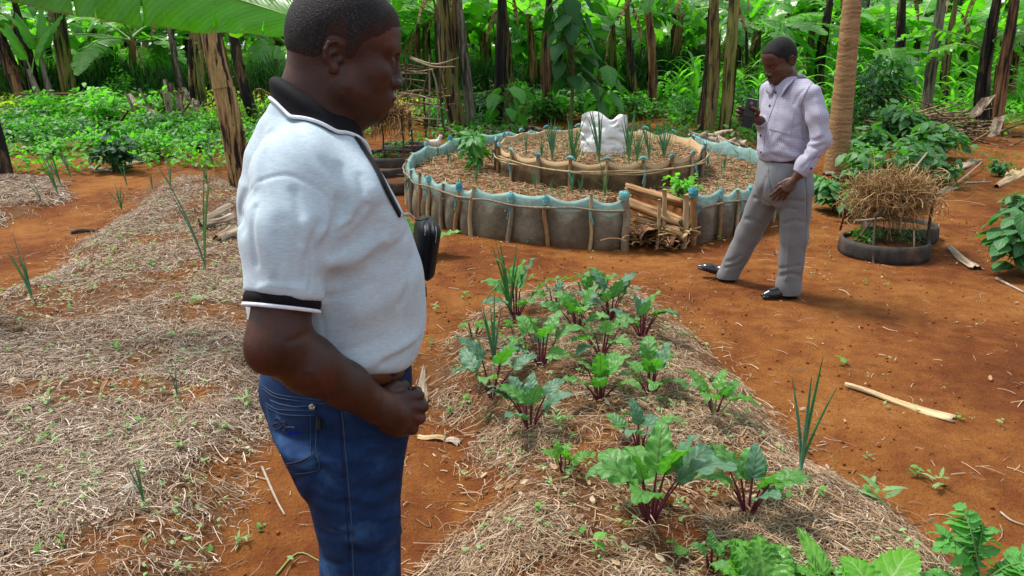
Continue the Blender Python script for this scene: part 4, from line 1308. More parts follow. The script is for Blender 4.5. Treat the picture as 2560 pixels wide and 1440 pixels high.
    obj("soil_fill", np.array(rows).reshape(-1, 3) - i3, grid_faces(5, 60, False, True), soilm, inner)
    # straw on both tiers
    tan_ = [(.20, .10, .045), (.34, .20, .10), (.26, .14, .06), (.46, .33, .19), (.21, .115, .055), (.42, .32, .21), (.30, .17, .08)]
    mt = mat_straw("bed_straw", tan_)
    zout = lambda x, y: gh0(x, y) + .29 + .05 * (fbm(x * 3, y * 3, 21) - .5)
    def dout(x, y):
        r = np.hypot(x - RC[0], y - RC[1]); a = np.degrees(np.arctan2(y - RC[1], x - RC[0]))
        ri = np.hypot(x - ic[0], y - ic[1])
        g = (a > -88) & (a < -66) & (r > 1.3)
        return ((r < RO - .04) & (ri > RI + .03) & ~g) * (.4 + .6 * smooth(fbm(x * 3, y * 3, 77), .35, .5))
    V, F = straw_mesh(15000, 21, dout, (RC[0] - 2, RC[0] + 2, RC[1] - 2, RC[1] + 2), (.03, .16), (.004, .010), .035, zout)
    tag(obj("straw_mulch", V, F, mt), "tan straw mulch on the outer tier of the round bed", "straw", kind="stuff")
    zin = lambda x, y: gh0(x, y) + .48 + .07 * (1 - np.hypot(x - ic[0], y - ic[1]) / RI)
    din = lambda x, y: (np.hypot(x - ic[0], y - ic[1]) < RI - .04) * 1.0
    V, F = straw_mesh(11000, 22, din, (ic[0] - 1.1, ic[0] + 1.1, ic[1] - 1.1, ic[1] + 1.1), (.03, .13), (.004, .009), .03, zin)
    tag(obj("straw_mulch", V, F, mt), "brown straw mulch on the inner tier round the white sack", "straw", kind="stuff")
    # ---- white sack on the inner tier
    sk = at_depth(1508, 385, ic[1] - .28); sz = float(zin(np.array([sk[0]]), np.array([sk[1]]))[0])
    nu, nv = 41, 22
    th = np.linspace(0, 2 * pi, nu, endpoint=False)
    rows = []
    wv = np.random.default_rng(4)
    hs_ = .40
    for j in range(nv):
        q = j / (nv - 1)
        hw = .235 * (1 + .05 * np.sin(q * 3.0) - .03 * q); hd = .135 * (1 - .78 * q ** 1.6) + .008
        x = hw * np.sign(np.cos(th)) * np.abs(np.cos(th)) ** .75; y = hd * np.sin(th)
        top = 1 + .03 * np.cos(th * 1.0 + 2.6) - .17 * np.exp(-((x - .055) / .05) ** 2) - .06 * np.exp(-((x - .10) / .03) ** 2) + .04 * np.exp(-((x + .10) / .08) ** 2) - .10 * np.clip(-x - .16, 0, 1) / .07 * .6
        z = hs_ * q * (1 + (top - 1) * q ** 2)
        n_ = .030 * (fbm(x * 7 + 3, z * 6, 3, 2) - .5) - .030 * np.exp(-(np.abs(fbm(x * 5 + z * 4 + (np.sin(th) > 0) * 7, z * 5 - x * 3, 12, 2) - .5) / .035) ** 2) * (np.cos(th) ** 2 < .9) + .010 * (fbm((x + z) * 14, (x - z) * 5, 8, 2) - .5) + .006 * np.sin(x * 30 + z * 24 + 3 * np.sin(z * 10)) * q
        rows.append(np.stack([x, y + np.sign(np.sin(th)) * n_ * 1.6, z], 1))
    V = np.array(rows).reshape(-1, 3)
    k = NT("white_woven_sack"); v_ = k.coords(); nn = k.noise(v_, 9, 4); wv_ = k.n("TexBrick")
    c = k.ramp(nn, [(.3, (.55, .55, .53)), (.7, (.72, .72, .72))])
    stain = k.ramp(k.noise(v_, 5, 3, .6), [(.62, 0.0), (.75, .35)])
    c = k.mix(stain, c, (.55, .46, .36))
    sm = k.done(k.bsdf(c, .5, k.bump(k.noise(k.coords('Object', (1, 1, 1), (.4, .3, 0)), 7, 5, .62, 1.6), .55, .05), .4))
    so = obj("white_sack", V, grid_faces(nv, nu, False, True), sm, None, (sk[0], sk[1], sz - .012))
    so.rotation_euler = (0, 0, radians(-7))
    md = so.modifiers.new("sub", 'SUBSURF'); md.levels = 1; md.render_levels = 1
    tag(so, "crumpled white woven sack standing on the inner tier among the onions", "sack")
    # faint blue print on the sack's lower left
    # ---- the compost basket in the gap: rolled dry banana stems between short stakes
    dry = mat_bark("dry_banana_sheath", [(.30, (.14, .06, .022)), (.46, (.36, .20, .08)), (.6, (.56, .38, .18)), (.75, (.66, .50, .28))], 12, .10)
    dark = mat_bark("rotten_sheath", [(.3, (.03, .014, .008)), (.5, (.10, .045, .02)), (.7, (.26, .13, .05))], 12, .10)
    def curl(L, R_, open_, seed, ang=5.2):
        r_ = np.random.default_rng(seed)
        nu_, nv_ = 15, 12
        a = np.linspace(-ang / 2, ang / 2, nv_)
        rows = []
        for i in range(nu_):
            q = i / (nu_ - 1)
            R2 = R_ * (1 + open_ * (q - .5)) * (1 + .06 * np.sin(q * 9 + seed))
            x = (q - .5) * L + .02 * np.sin(a * 3 + seed) * (i in (0, nu_ - 1))
            spir = 1 + .22 * a / ang
            rows.append(np.stack([R2 * spir * np.sin(a), R2 * spir * np.cos(a) * .55 + .008 * np.sin(a * 7 + q * 5), np.full(nv_, 0) + x], 1))
        V1 = np.array(rows).reshape(-1, 3)
        return V1, grid_faces(nu_, nv_)
    gm = radians(-77.5); gdir = np.array([cos(gm), sin(gm), 0]); gs = np.array([-sin(gm), cos(gm), 0])
    gc = np.array([*ring_pt(gm, RO - .12, RC), 0]); gc[2] = float(gh0(gc[0], gc[1]))
    def place(name, V, F, m, off_s, off_r, z, yaw, pitch, roll, label, cat):
        M = rot_mats(np.array([yaw]), np.array([pitch]), np.array([roll]), [1.0])[0]
        o = obj(name, V, F, m, None, gc + gs * off_s + gdir * off_r + np.array([0, 0, z]))
        o.rotation_euler = Matrix(M[:, [1, 2, 0]]).to_euler()
        sd = o.modifiers.new("thick", 'SOLIDIFY'); sd.thickness = .006
        return tag(o, label, cat)
    ya = atan2(gs[1], gs[0])
    yb = -.35
    specs = [(.56, .070, .1, -.06, .05, .30, yb, -.30, .2, "long pale rolled banana sheath on top left of the compost basket", dry), (.62, .062, .2, .10, -.10, .37, yb + .1, -.22, -.2, "long tan rolled banana sheath lying across the compost basket top", dry),
             (.50, .060, .2, .06, .02, .24, yb - .1, -.25, .1, "rolled banana sheath under the two topmost ones in the compost basket", dry), (.40, .085, .0, .16, .12, .12, -1.1, .0, .2, "thick brown banana stem end facing out low in the compost basket", dry),
             (.4, .07, .3, -.13, .10, .14, -1.5, .0, .6, "dark hollow sheath end at the left of the compost basket", dark), (.45, .055, .2, .0, .10, .17, yb - .3, -.15, 2.2, "split brown sheath in the middle of the compost basket", dry),
             (.5, .045, .2, .02, -.06, .42, yb + .15, -.25, .1, "narrow curled sheath leaning on the inner tier above the compost", dry), (.36, .06, .2, .04, .14, .06, -1.2, .0, 1.0, "dark rotten sheath at the bottom of the compost basket", dark)]
    for i, (L, R_, op, os_, orr, z, yw, pt, rl, lab, m) in enumerate(specs):
        V, F = curl(L, R_, op, i + 1)
        place("dry_banana_sheath", V, F, m, os_, orr, z, yw, pt, rl, lab, "banana sheath")["group"] = "banana sheaths in the compost basket"
    for i, (os_, orr, h, r, lab) in enumerate(((-.03, .17, .42, .016, "short thin upright stake at the left of the compost basket"), (.02, .16, .50, .020, "tan upright stake in the middle of the compost basket"), (.19, .22, .46, .026, "pale peeled upright stake in front of the compost basket"))):
        p0 = gc + gs * os_ + gdir * orr
        V, F = tube(np.array([[0, 0, -.05], [.006, 0, h * .5], [-.004, 0, h]]), [r, r, r * .9], 10, 9, jitter=.04, seed=i)
        tag(obj("stake", V, F, wood[2], None, p0), lab, "stake", "stakes of the compost basket")
    # straw and fibres stuffed between the stems
    ext = lambda x, y: gh0(x, y) + .05
    V, F = straw_mesh(900, 31, lambda x, y: np.exp(-(((x - gc[0]) ** 2 + (y - gc[1]) ** 2) / .05)), (gc[0] - .4, gc[0] + .4, gc[1] - .4, gc[1] + .4), (.05, .22), (.004, .016), .16, ext)
    tag(obj("compost_litter", V, F, mat_straw("compost_fibre", [(.10, .05, .02), (.30, .17, .07), (.18, .09, .04), (.42, .28, .13)])), "brown fibres stuffed in the compost basket of the round bed", "compost", kind="stuff")
    return ic
# ------------------------------------------------------------------ tyre planters, stick fence, shrubs, maize, far trees, the hen
def tyre_planter(label, px, py, D, R, h, seed, fill=True, weeds=10, wm=None):
    c = at_depth(px, py, D); x, y = c[0], D; z = ghs(x, y)
    t = thing("tyre_planter", label, "planter", (x, y, z))
    k = NT("worn_tyre_rubber"); v = k.coords()
    n1 = k.noise(v, 8, 4); n2 = k.noise(v, 60, 3)
    cc = k.ramp(n1, [(.35, (.018, .016, .015)), (.6, (.05, .04, .034)), (.75, (.12, .06, .03))])
    rm = k.done(k.bsdf(cc, .75, k.bump(n2, .4, .004), .3))
    a = np.linspace(0, 2 * pi, 90, endpoint=False)
    rows = []
    for r, zz in ((R - .006, -.02), (R + .012, -.02), (R + .018, h * .25), (R + .012, h * .75), (R + .002, h), (R - .010, h + .004), (R - .020, h - .006), (R - .016, h * .5), (R - .006, -.02)):
        tread = .004 * np.sign(np.sin(a * 34 + zz * 60)) * (0.15 < zz / h < .85)
        rows.append(np.stack([(r + tread) * np.cos(a), (r + tread) * np.sin(a), np.full(90, zz)], 1))
    obj("tyre_wall", np.array(rows).reshape(-1, 3), grid_faces(len(rows), 90, False, True), rm, t)
    rr = [.01, R * .4, R * .75, R - .012]
    rows = [np.stack([r * np.cos(a), r * np.sin(a), h * .62 + .02 * fbm(a * 3, a * 0 + r * 9, seed)], 1) for r in rr]
    obj("soil_fill", np.array(rows).reshape(-1, 3), grid_faces(4, 90, False, True), plain("planter_soil", (.11, .045, .018), .95, .1, .4, 30), t)
    return t, np.array([x, y, z])

def tangle(n, seed, ctr, size, L, w, drop=.3):
    """loose heap of curled straw in a volume"""
    rng = np.random.default_rng(seed)
    u = rng.normal(0, .42, (n, 3)); u = np.clip(u, -1, 1)
    P0 = ctr + u * size
    P0[:, 2] += .04 * np.sin(u[:, 0] * 9)
    l = rng.uniform(*L, n); th = rng.uniform(0, 6.28, n); ph = rng.normal(0, .45, n); cu = rng.normal(0, 2.6, n); segs = 6
    t = np.linspace(-.5, .5, segs + 1)
    ang = th[:, None] + cu[:, None] * t
    el = ph[:, None] + rng.normal(0, 1.2, n)[:, None] * t - drop * (rng.random(n) < .25)[:, None] * (t > 0) * 2
    st = np.stack([np.cos(ang) * np.cos(el), np.sin(ang) * np.cos(el), np.sin(el)], -1) * (l / segs)[:, None, None]
    P = P0[:, None] + np.cumsum(st, 1)
    S = np.stack([-np.sin(ang), np.cos(ang), rng.normal(0, .6, n)[:, None] * np.ones_like(ang)], -1); S /= np.linalg.norm(S, axis=-1, keepdims=True)
    S = S * (w * rng.uniform(.5, 1.2, n))[:, None, None]
    V = np.stack([P - S, P + S], 2).reshape(-1, 3)
    k = (segs + 1) * 2; i = np.arange(segs)
    q = np.stack([2 * i, 2 * i + 1, 2 * i + 3, 2 * i + 2], 1)[None]
    return V, ((np.arange(n) * k)[:, None, None] + q).reshape(-1, 4)

def build_yard():
    rng = np.random.default_rng(31)
    W1 = mat_wood("dark_post", (.035, .022, .014), (.12, .08, .05)); W2 = mat_wood("weathered_stick", (.16, .11, .07), (.42, .33, .23))
    thatch = mat_straw("golden_straw", [(.16, .08, .028), (.34, .20, .08), (.23, .125, .048), (.46, .31, .14), (.12, .055, .022), (.37, .235, .10)])
    gm = mat_veg_leaf("garden_leaf_mid", (.022, .105, .018), (.065, .225, .035), (.09, .22, .06), .06, 5, .30, .42)
    gd = mat_veg_leaf("garden_leaf_dark", (.006, .040, .012), (.022, .095, .022), (.03, .10, .03), .06, 5, .22, .52, .6, .22)
    gb = mat_veg_leaf("garden_leaf_bright", (.055, .22, .02), (.14, .38, .04), (.14, .32, .06), .06, 5, .38, .42)
    ge = mat_veg_leaf("eggplant_leaf", (.030, .125, .035), (.085, .22, .070), (.12, .25, .10), .06, 4, .25, .48)
    gy = mat_veg_leaf("yellowing_leaf", (.16, .26, .02), (.36, .40, .05), (.3, .36, .08), .06, 5, .4, .5)
    st = plain("shrub_stem", (.08, .09, .03), .7, .3, .3, 20); stp = plain("purple_stem", (.05, .03, .03), .6, .3, .3, 20)
    # right-hand tyre planters under a straw canopy
    t, c = tyre_planter("tyre planter ring with seedlings under the straw canopy", 2212, 600, 6.42, .335, .13, 1)
    t2, c2 = tyre_planter("tyre planter half hidden behind the one under the straw canopy", 2250, 565, 6.98, .30, .13, 2)
    me, ms = bush_mesh("foliage", 120, .17, .12, .045, gm, 61, stems=7, stem_mat=st)
    for dx, dy in ((-.16, .02), (-.05, .14)):
        o = link("seedling_plant", me, None, (c[0] + dx, c[1] + dy, c[2] + .09), dx * 9); s = link("stems", ms, o); tag(o, "leafy seedlings growing in the tyre planter " + ("at its left side" if dx < -.1 else "towards its back"), "seedlings")
    V, F = tangle(160, 71, np.array([0, 0, .10]), np.array([.12, .12, .08]), (.08, .2), .0022, 0)
    o = obj("grass_tuft", V, F, plain("fine_green_grass", (.06, .15, .03), .6, .3, .4, 30), None, (c[0] + .16, c[1] + .02, c[2] + .08)); tag(o, "tuft of fine grass in the right half of the tyre planter", "grass")
    cc = at_depth(2240, 505, 6.6); cc[2] = c[2] + .50
    t = thing("straw_canopy", "shade canopy of tangled golden straw on thin posts over the tyre planter", "canopy", (cc[0], cc[1], c[2]))
    V, F = tangle(4200, 72, np.array([-.02, 0, .47]), np.array([.30, .22, .075]), (.10, .32), .0022, .4)
    keep = None
    obj("thatch", V, F, thatch, t)
    V, F = tangle(900, 73, np.array([-.14, -.05, .38]), np.array([.26, .18, .09]), (.08, .28), .0022, .6); obj("hanging_straw", V, F, thatch, t)
    o3 = np.array([cc[0], cc[1], c[2]])
    def post(pa, pb, D1, D2, r=.011, name="post", m=W1):
        a = at_depth(pa[0], pa[1], D1); b = at_depth(pb[0], pb[1], D2)
        V, F = tube(np.array([a, (a + b) / 2 + rng.normal(0, .012, 3), b]) - o3, [r, r * .9, r * .75], 7, 12, jitter=.06); obj(name, V, F, m, t)
    post((2183, 662), (2190, 540), 6.12, 6.25); post((2318, 640), (2342, 462), 6.35, 6.55, .014); post((2100, 575), (2112, 520), 6.9, 6.8); post((2160, 520), (2168, 428), 6.9, 6.9, .012)
    post((2150, 590), (2232, 498), 6.3, 6.4, .010, "cross_stick", W1); post((2136, 552), (2205, 545), 6.3, 6.3, .008, "cross_stick", W2); post((2235, 480), (2318, 382), 6.5, 7.6, .011, "cross_stick", W2); post((2170, 480), (2172, 430), 6.6, 6.7, .009, "post", W2); post((2285, 575), (2284, 630), 6.25, 6.2, .007, "hanging_twig", W2)
    # left-hand tyre planters behind the man's chin
    tyre_planter("tyre planter ring nearest the teal netting left of the round bed", 985, 395, 9.0, .33, .12, 3)
    tyre_planter("wide dark tyre planter ring in the second row behind the man's chin", 975, 352, 10.2, .48, .17, 4)
    tyre_planter("small tyre planter at the back beside the white hen", 1010, 330, 11.1, .30, .15, 5)
    tyre_planter("tyre planter hidden by the man's collar", 925, 352, 9.6, .42, .14, 6)
    me2, ms2 = bush_mesh("foliage", 60, .22, .16, .06, gm, 62, stems=6, stem_mat=st)
    for i, (px, py, D) in enumerate(((1000, 315, 11.0), (955, 335, 10.2), (1010, 400, 9.0))):
        p = at_depth(px, py, D); p[2] = ghs(p[0], p[1]) + .08
        o = link("seedling_plant", me2, None, tuple(p), i); link("stems", ms2, o); tag(o, "leafy seedlings in the " + ["small tyre planter at the back", "wide tyre planter behind the chin", "tyre planter nearest the teal net"][i], "seedlings"); o.scale = (1, 1, 1) if i < 2 else (.4, .4, .4)
    p = at_depth(965, 285, 10.4); zg = ghs(p[0], p[1])
    t = thing("straw_canopy", "heap of tangled straw on posts behind the man's chin and mouth", "canopy", (p[0], p[1], zg))
    V, F = tangle(1500, 74, np.array([0, 0, p[2] - zg]), np.array([.34, .26, .15]), (.10, .34), .0042, .6); obj("thatch", V, F, thatch, t)
    for dx, dy in ((-.3, -.2), (.22, -.22), (.28, .2), (-.1, .2)):
        V, F = tube(np.array([[dx, dy, -.05], [dx + .02, dy, .3], [dx, dy, p[2] - zg + .05]]), .012, 6); obj("post", V, F, W1, t)
    # woven stick fence behind the face
    a = at_depth(968, 290, 13.0); b = at_depth(1122, 290, 12.4); za = ghs(a[0], a[1])
    t = thing("stick_fence", "rough pen fence woven of grey sticks in front of the man's face", "fence", (a[0], a[1], za))
    d = b - a; d[2] = 0
    for k in range(22):
        q0 = rng.uniform(-.1, .45); q1 = q0 + rng.uniform(.35, .75); h = rng.uniform(.45, 1.15) if k < 16 else rng.uniform(.2, .6)
        P = np.array([d * q0 + [0, rng.normal(0, .08), h + rng.normal(0, .05)], d * (q0 + q1) / 2 + [0, rng.normal(0, .06), h + rng.normal(0, .03)], d * q1 + [0, rng.normal(0, .08), h + rng.normal(0, .05)]])
        V, F = tube(P, [rng.uniform(.008, .02), .012, .007], 6, 10, jitter=.08, seed=k); obj("rail", V, F, W2 if rng.random() < .4 else W1, t)
    for k in range(6):
        q = rng.uniform(0, 1); P = np.array([d * q + [0, rng.normal(0, .12), -.05], d * q + [rng.normal(0, .05), 0, .7], d * q + [rng.normal(0, .1), 0, rng.uniform(1.0, 1.5)]])
        V, F = tube(P, [.018, .015, .010], 6, 10, jitter=.08, seed=40 + k); obj("post", V, F, W1 if k % 2 else W2, t)
    # ---- shrubs and garden plants
    def make(kind, n, R, H, L, mat, seed, **kw):
        return bush_mesh("foliage", n, R, H, L, mat, seed, stem_mat=kw.pop('sm', st), **kw)
    egg = [make('egg', 130, .42, .55, .20, ge, 80 + i, stems=8, wl=.72, sm=stp, droop=.45, nl=7, nw=5) for i in range(3)]
    low = [make('low', 260, .45, .42, .10, [gm, gb, gm][i], 85 + i, stems=9) for i in range(3)]
    mid = [make('mid', 220, .50, .62, .13, [gm, gd, gb][i], 90 + i, stems=9) for i in range(3)]
    drk = make('dark', 520, .80, 1.25, .17, gd, 95, stems=14, wl=.38, droop=.5)
    night = make('night', 230, .34, .50, .12, gd, 96, stems=10, wl=.62, nl=7, nw=5)
    red = make('red', 200, .28, .75, .10, gb, 97, stems=7, wl=.5)
    def put(kindm, name, label, cat, px, py, s=1.0, group=None, D=None, sz=None):
        p = g0(px, py) if D is None else at_depth(px, py, D)
        p[2] = ghs(p[0], p[1])
        me, ms = kindm
        o = thing(name, label, cat, tuple(p), rng.uniform(0, 6.28), group); link("foliage", me, o); link("stem", ms, o)
        o.scale = (s, s, s * (sz or 1))
        return o
    put(night, "nightshade_shrub", "dark glossy leafed shrub on the red soil behind the left beds", "shrub", 292, 428, 1.0)
    put(red, "young_shrub", "slim shrub with reddish tips in front of the left hedge", "shrub", 305, 272, 1.0)
    put(drk, "coffee_bush", "large dark bush right of the papaya trunk", "bush", 2172, 318, .95)
    put(drk, "dark_bush", "lower dark bush between papaya trunk and eggplants", "bush", 2120, 345, .55)
    for i, (px, py, s, lab) in enumerate(((2215, 350, .9, "eggplant shrub left of the heap of dry stalks"), (2285, 360, .95, "eggplant shrub in front of the leaning grey black trunk"), (2350, 400, .85, "eggplant shrub right in front of the dry stalk heap"), (2180, 405, .8, "eggplant shrub close right of the papaya trunk's foot"),
                                        (2300, 440, .8, "eggplant shrub behind the slanting pale stick of the canopy"), (2235, 460, .8, "eggplant shrub directly behind the straw canopy"), (2145, 470, .75, "eggplant shrub left behind the straw canopy"), (2085, 530, .62, "eggplant shrub beside the walking man's trouser leg"), (2120, 545, .58, "eggplant shrub at the left front of the straw canopy"), (2350, 470, .6, "eggplant shrub at the right end of the straw canopy"))):
        put(egg[i % 3], "eggplant_shrub", lab, "eggplant", px, py, s, "eggplant shrubs on the right")
    put(low[1], "pepper_bush", "bright small leaved bush at the foot of the papaya trunk", "shrub", 2135, 430, .75)
    put(egg[1], "eggplant_shrub", "small grey green plant at the right edge above the curled dry leaf", "eggplant", 2535, 545, .5, "eggplant shrubs on the right")
    put(egg[0], "eggplant_shrub", "flat grey green plant at the right edge near the forked stick", "eggplant", 2500, 440, .35, "eggplant shrubs on the right")
    put(egg[2], "broad_leaf_shrub", "plant with large drooping green leaves cut by the right edge", "shrub", 2575, 690, .85)
    # cover of potato-like plants on the left and bushes behind the round bed
    k = 0
    for (x0, x1, y0, y1, n, kinds, lab, grp) in ((0, 520, 300, 405, 34, low, "low bright green garden plant in the patch left of the tan and black trunk", "garden plants in the left patch"),
                                                 (-60, 430, 285, 320, 14, mid, "taller leafy garden plant along the left stick rail", "garden plants along the left rail"),
                                                 (600, 720, 300, 400, 8, low, "low leafy plant behind the man's shoulder", "low plants behind the shoulder"),
                                                 (1200, 1760, 262, 318, 26, mid, "leafy bush under the banana trunks behind the round bed", "bushes behind the round bed"),
                                                 (1830, 1960, 270, 345, 9, mid, "leafy bush beside the clump of trunks left of the walking man", "bushes by the walking man"),
                                                 (1040, 1130, 280, 318, 5, low, "low bush between the pen fence and the yellow black trunk", "bushes by the pen fence")):
        for i in range(n):
            px, py = rng.uniform(x0, x1), rng.uniform(y0, y1)
            put(kinds[int(rng.integers(0, 3))], "garden_plant", lab, "garden plant", px, py, rng.uniform(.55, 1.0), grp); k += 1
    # tall shrub with big dark drooping leaves
    def big_leaf_shrub(label, px, py, D, n, z0, z1, R, L, seed, mat, name="tree_tomato"):
        p = at_depth(px, py, D); p[2] = ghs(p[0], p[1]); r_ = np.random.default_rng(seed)
        t = thing(name, label, "shrub", tuple(p))
        V, F = tube(np.array([[0, 0, -.05], [.03, 0, z1 * .5], [-.02, .0, z1]]), [.028, .022, .012], 8, 14); obj("stem", V, F, st, t)
        for i in range(n):
            z = z0 + (z1 - z0) * ((i + .5) / n) ** .8; a = i * 2.4 + r_.normal(0, .3); rr = R * r_.uniform(.35, 1.0)
            e = np.array([cos(a) * rr, sin(a) * rr, z + .1]); LL = L * r_.uniform(.75, 1.15)
            V, F = tube(np.array([[0, 0, z - .08], e * [.5, .5, 1] + [0, 0, .05], e]), [.008, .006, .004], 5, 7); obj("leaf_stalk", V, F, st, t)
            TV, TF, lu, lv = leaf_grid(LL, LL * .72, 9, 5, (.5, .7), .02, .5, -.15, 0, seed + i)
            M = rot_mats(np.array([a]), np.array([r_.uniform(-1.25, -.5)]), np.array([r_.normal(0, .3)]), [1.0])[0]
            me = new_mesh("leaf", TV @ M.T + e, TF, mat); set_attr(me, "lu", lu); set_attr(me, "lv", lv); link("leaf", me, t)
    big_leaf_shrub("tall shrub with big dark drooping leaves behind the round bed", 1425, 300, 12.0, 40, .75, 2.0, .36, .33, 5, gd)
    big_leaf_shrub("young shrub with large bluish leaves at the foot of the thin dark stem", 1268, 300, 12.4, 12, .25, .75, .34, .34, 6, gm, "broad_leaf_shrub")
    big_leaf_shrub("young broad leafed shrub right of the tall dark leafed one", 1495, 295, 12.6, 16, .3, 1.0, .36, .34, 7, gm, "broad_leaf_shrub")
    # pepper and celery on the round bed
    p = g0(1190, 425, .29)
    pep = bush_mesh("foliage", 130, .20, .42, .15, gm, 120, stems=7, wl=.42, stem_mat=st, nl=7, droop=.55)
    o = link("pepper_plant", pep[0], None, tuple(p)); link("stem", pep[1], o); tag(o, "glossy pepper plant on the left of the outer tier", "pepper plant")
    p = g0(1700, 500, .30)
    cel = bush_mesh("foliage", 120, .17, .24, .065, gb, 121, stems=9, wl=.75, stem_mat=st, inner=.6)
    o = link("celery_plant", cel[0], None, tuple(p)); link("stem", cel[1], o); tag(o, "bright celery plant right behind the compost basket", "celery")
    # ---- heap of dry stalks on the right, heap of dry sheaths on the left
    def heap(label, px, py, D, n, sx, sy, sz, L, w, mat, seed, name, cat="heap", yaw=None):
        p = at_depth(px, py, D); p[2] = ghs(p[0], p[1]); r_ = np.random.default_rng(seed)
        t = thing(name, label, cat, tuple(p)); mb = MB()
        for i in range(n):
            q = r_.normal(0, .42, 2); z = sz * max(0, 1 - (q[0] ** 2 + q[1] ** 2)) * r_.uniform(.1, 1)
            a = (r_.uniform(0, 6.28) if yaw is None else yaw + r_.normal(0, .6)); el = r_.normal(.0, .22); l = r_.uniform(*L)
            d = np.array([cos(a) * cos(el), sin(a) * cos(el), sin(el)]) * l * .5; c_ = np.array([q[0] * sx, q[1] * sy, z + .02])
            mb.add(*tube(np.array([c_ - d, c_ + [0, 0, r_.normal(0, .03)], c_ + d]), [w * r_.uniform(.5, 1.3), w, w * .5], 5, 7, flat=r_.uniform(.25, 1)))
        mb.obj("stalks", mat, t); return t
    dk = mat_bark("dry_stalk_mix", [(.30, (.03, .02, .012)), (.45, (.13, .08, .04)), (.56, (.30, .21, .10)), (.66, (.42, .33, .17)), (.78, (.20, .20, .06))], 9, .2)
    heap("heap of dry stalks and rotten leaves at the foot of the leaning grey trunk", 2320, 305, 12.6, 150, 1.0, .7, .42, (.5, 1.6), .016, dk, 3, "stalk_heap")
    t = thing("sheath_heap", "heap of grey and brown dry banana sheaths under the slender stems on the left", "heap", tuple(g0(440, 318)))
    b0 = np.array(t.location); r_ = np.random.default_rng(9)
    dkm = mat_bark("old_sheaths", [(.30, (.03, .022, .016)), (.44, (.14, .09, .055)), (.56, (.33, .27, .20)), (.66, (.46, .36, .24)), (.76, (.22, .15, .08))], 10, .2)
    for i in range(46):
        q = r_.normal(0, .40, 2); a = r_.uniform(0, 6.28); l = r_.uniform(.35, .8)
        lean = r_.uniform(.2, 1.35); n_ = 8
        d = np.array([cos(a) * cos(lean), sin(a) * cos(lean), sin(lean)]); s = np.array([-sin(a), cos(a), 0]); u = np.cross(d, s)
        c_ = np.array([q[0] * .75, q[1] * .5, 0.0]); w = r_.uniform(.03, .09)
        rows = [c_ + d * l * t_ + s[None] * (w * (1 - .4 * t_) * np.linspace(-1, 1, 6))[:, None] + u[None] * (.35 * w * (1 - np.linspace(-1, 1, 6) ** 2) + .1 * l * t_ ** 2)[:, None] for t_ in np.linspace(0, 1, n_)]
        obj("sheath", np.array(rows).reshape(-1, 3), grid_faces(n_, 6), dkm, t)
    heap("litter of dry leaves under the trunks behind the round bed", 1310, 318, 12.6, 60, 1.5, .35, .10, (.3, .9), .03, dkm, 4, "leaf_heap")
    heap("dry leaves round the foot of the clump beside the walking man", 1775, 345, 11.2, 50, .5, .35, .25, (.25, .6), .045, dkm, 5, "leaf_heap")
    heap("dry sheath bits at the foot of the papaya trunk", 2090, 440, 9.2, 26, .38, .2, .06, (.2, .5), .016, dk, 6, "leaf_heap")
    # ---- papaya trunk
    k = NT("papaya_bark"); v = k.coords()
    rg = k.noise(k.coords("Object", (1, 1, 7)), 3.2, 4, .6); n2 = k.noise(v, 38, 4, .7)
    wv = k.n("TexWave"); wv.bands_direction = 'Z'; wv.inputs["Scale"].default_value = 5.5; wv.inputs["Distortion"].default_value = 9.0; wv.inputs["Detail"].default_value = 3; k.l(v, wv.inputs["Vector"])
    c_ = k.ramp(k.math('ADD', k.math('MULTIPLY', rg, .6), k.math('MULTIPLY', n2, .4)), [(.3, (.12, .06, .024)), (.5, (.25, .135, .055)), (.68, (.36, .22, .11))])
    c_ = k.mix(k.ramp(wv.outputs["Fac"], [(.0, .45), (.12, 0.0)]), c_, (.46, .34, .20))
    pm = k.done(k.bsdf(c_, .8, k.bump(k.math('ADD', k.math('MULTIPLY', wv.outputs["Fac"], .25), n2), .5, .012), .25))
    b = g0(2090, 432); b[2] = ghs(b[0], b[1]); q = at_depth(2131, 0, b[1]); dv = (q - b) / (q[2] - b[2])
    t = thing("papaya_tree", "papaya tree with ringed brown trunk right behind the walking man", "papaya tree", tuple(b))
    zz = np.linspace(-.05, 3.6, 90); P = dv[None] * zz[:, None]; dep = b[1] * _cp + 1.3 * _sp
    r = np.interp(zz, [0, .25, 1.2, 3.6], [31, 28, 24, 16]) * dep / F_PX * (1 + .006 * np.sin(zz * 37) + .005 * np.sin(zz * 61))
    V, F = tube(P, r, 20, jitter=.012, seed=3); obj("trunk", V, F, pm, t)
    pl = leaf_grid(1.0, .9, 9, 9, (.5, .6), .05, .6, .1, 0, 4, .45)
    for i in range(9):
        a = i * 2.4; e = dv * 3.6 + np.array([cos(a) * .7, sin(a) * .7, .35 + .2 * (i % 3)])
        V, F = tube(np.array([dv * 3.55, (dv * 3.55 + e) / 2 + [0, 0, .12], e]), .015, 6, 8); obj("leaf_stalk", V, F, st, t)
        M = rot_mats(np.array([a]), np.array([-.5]), np.array([0.0]), [.6])[0]; me = new_mesh("leaf", pl[0] @ M.T + e, pl[1], gm); set_attr(me, "lu", pl[2]); set_attr(me, "lv", pl[3]); link("leaf", me, t)
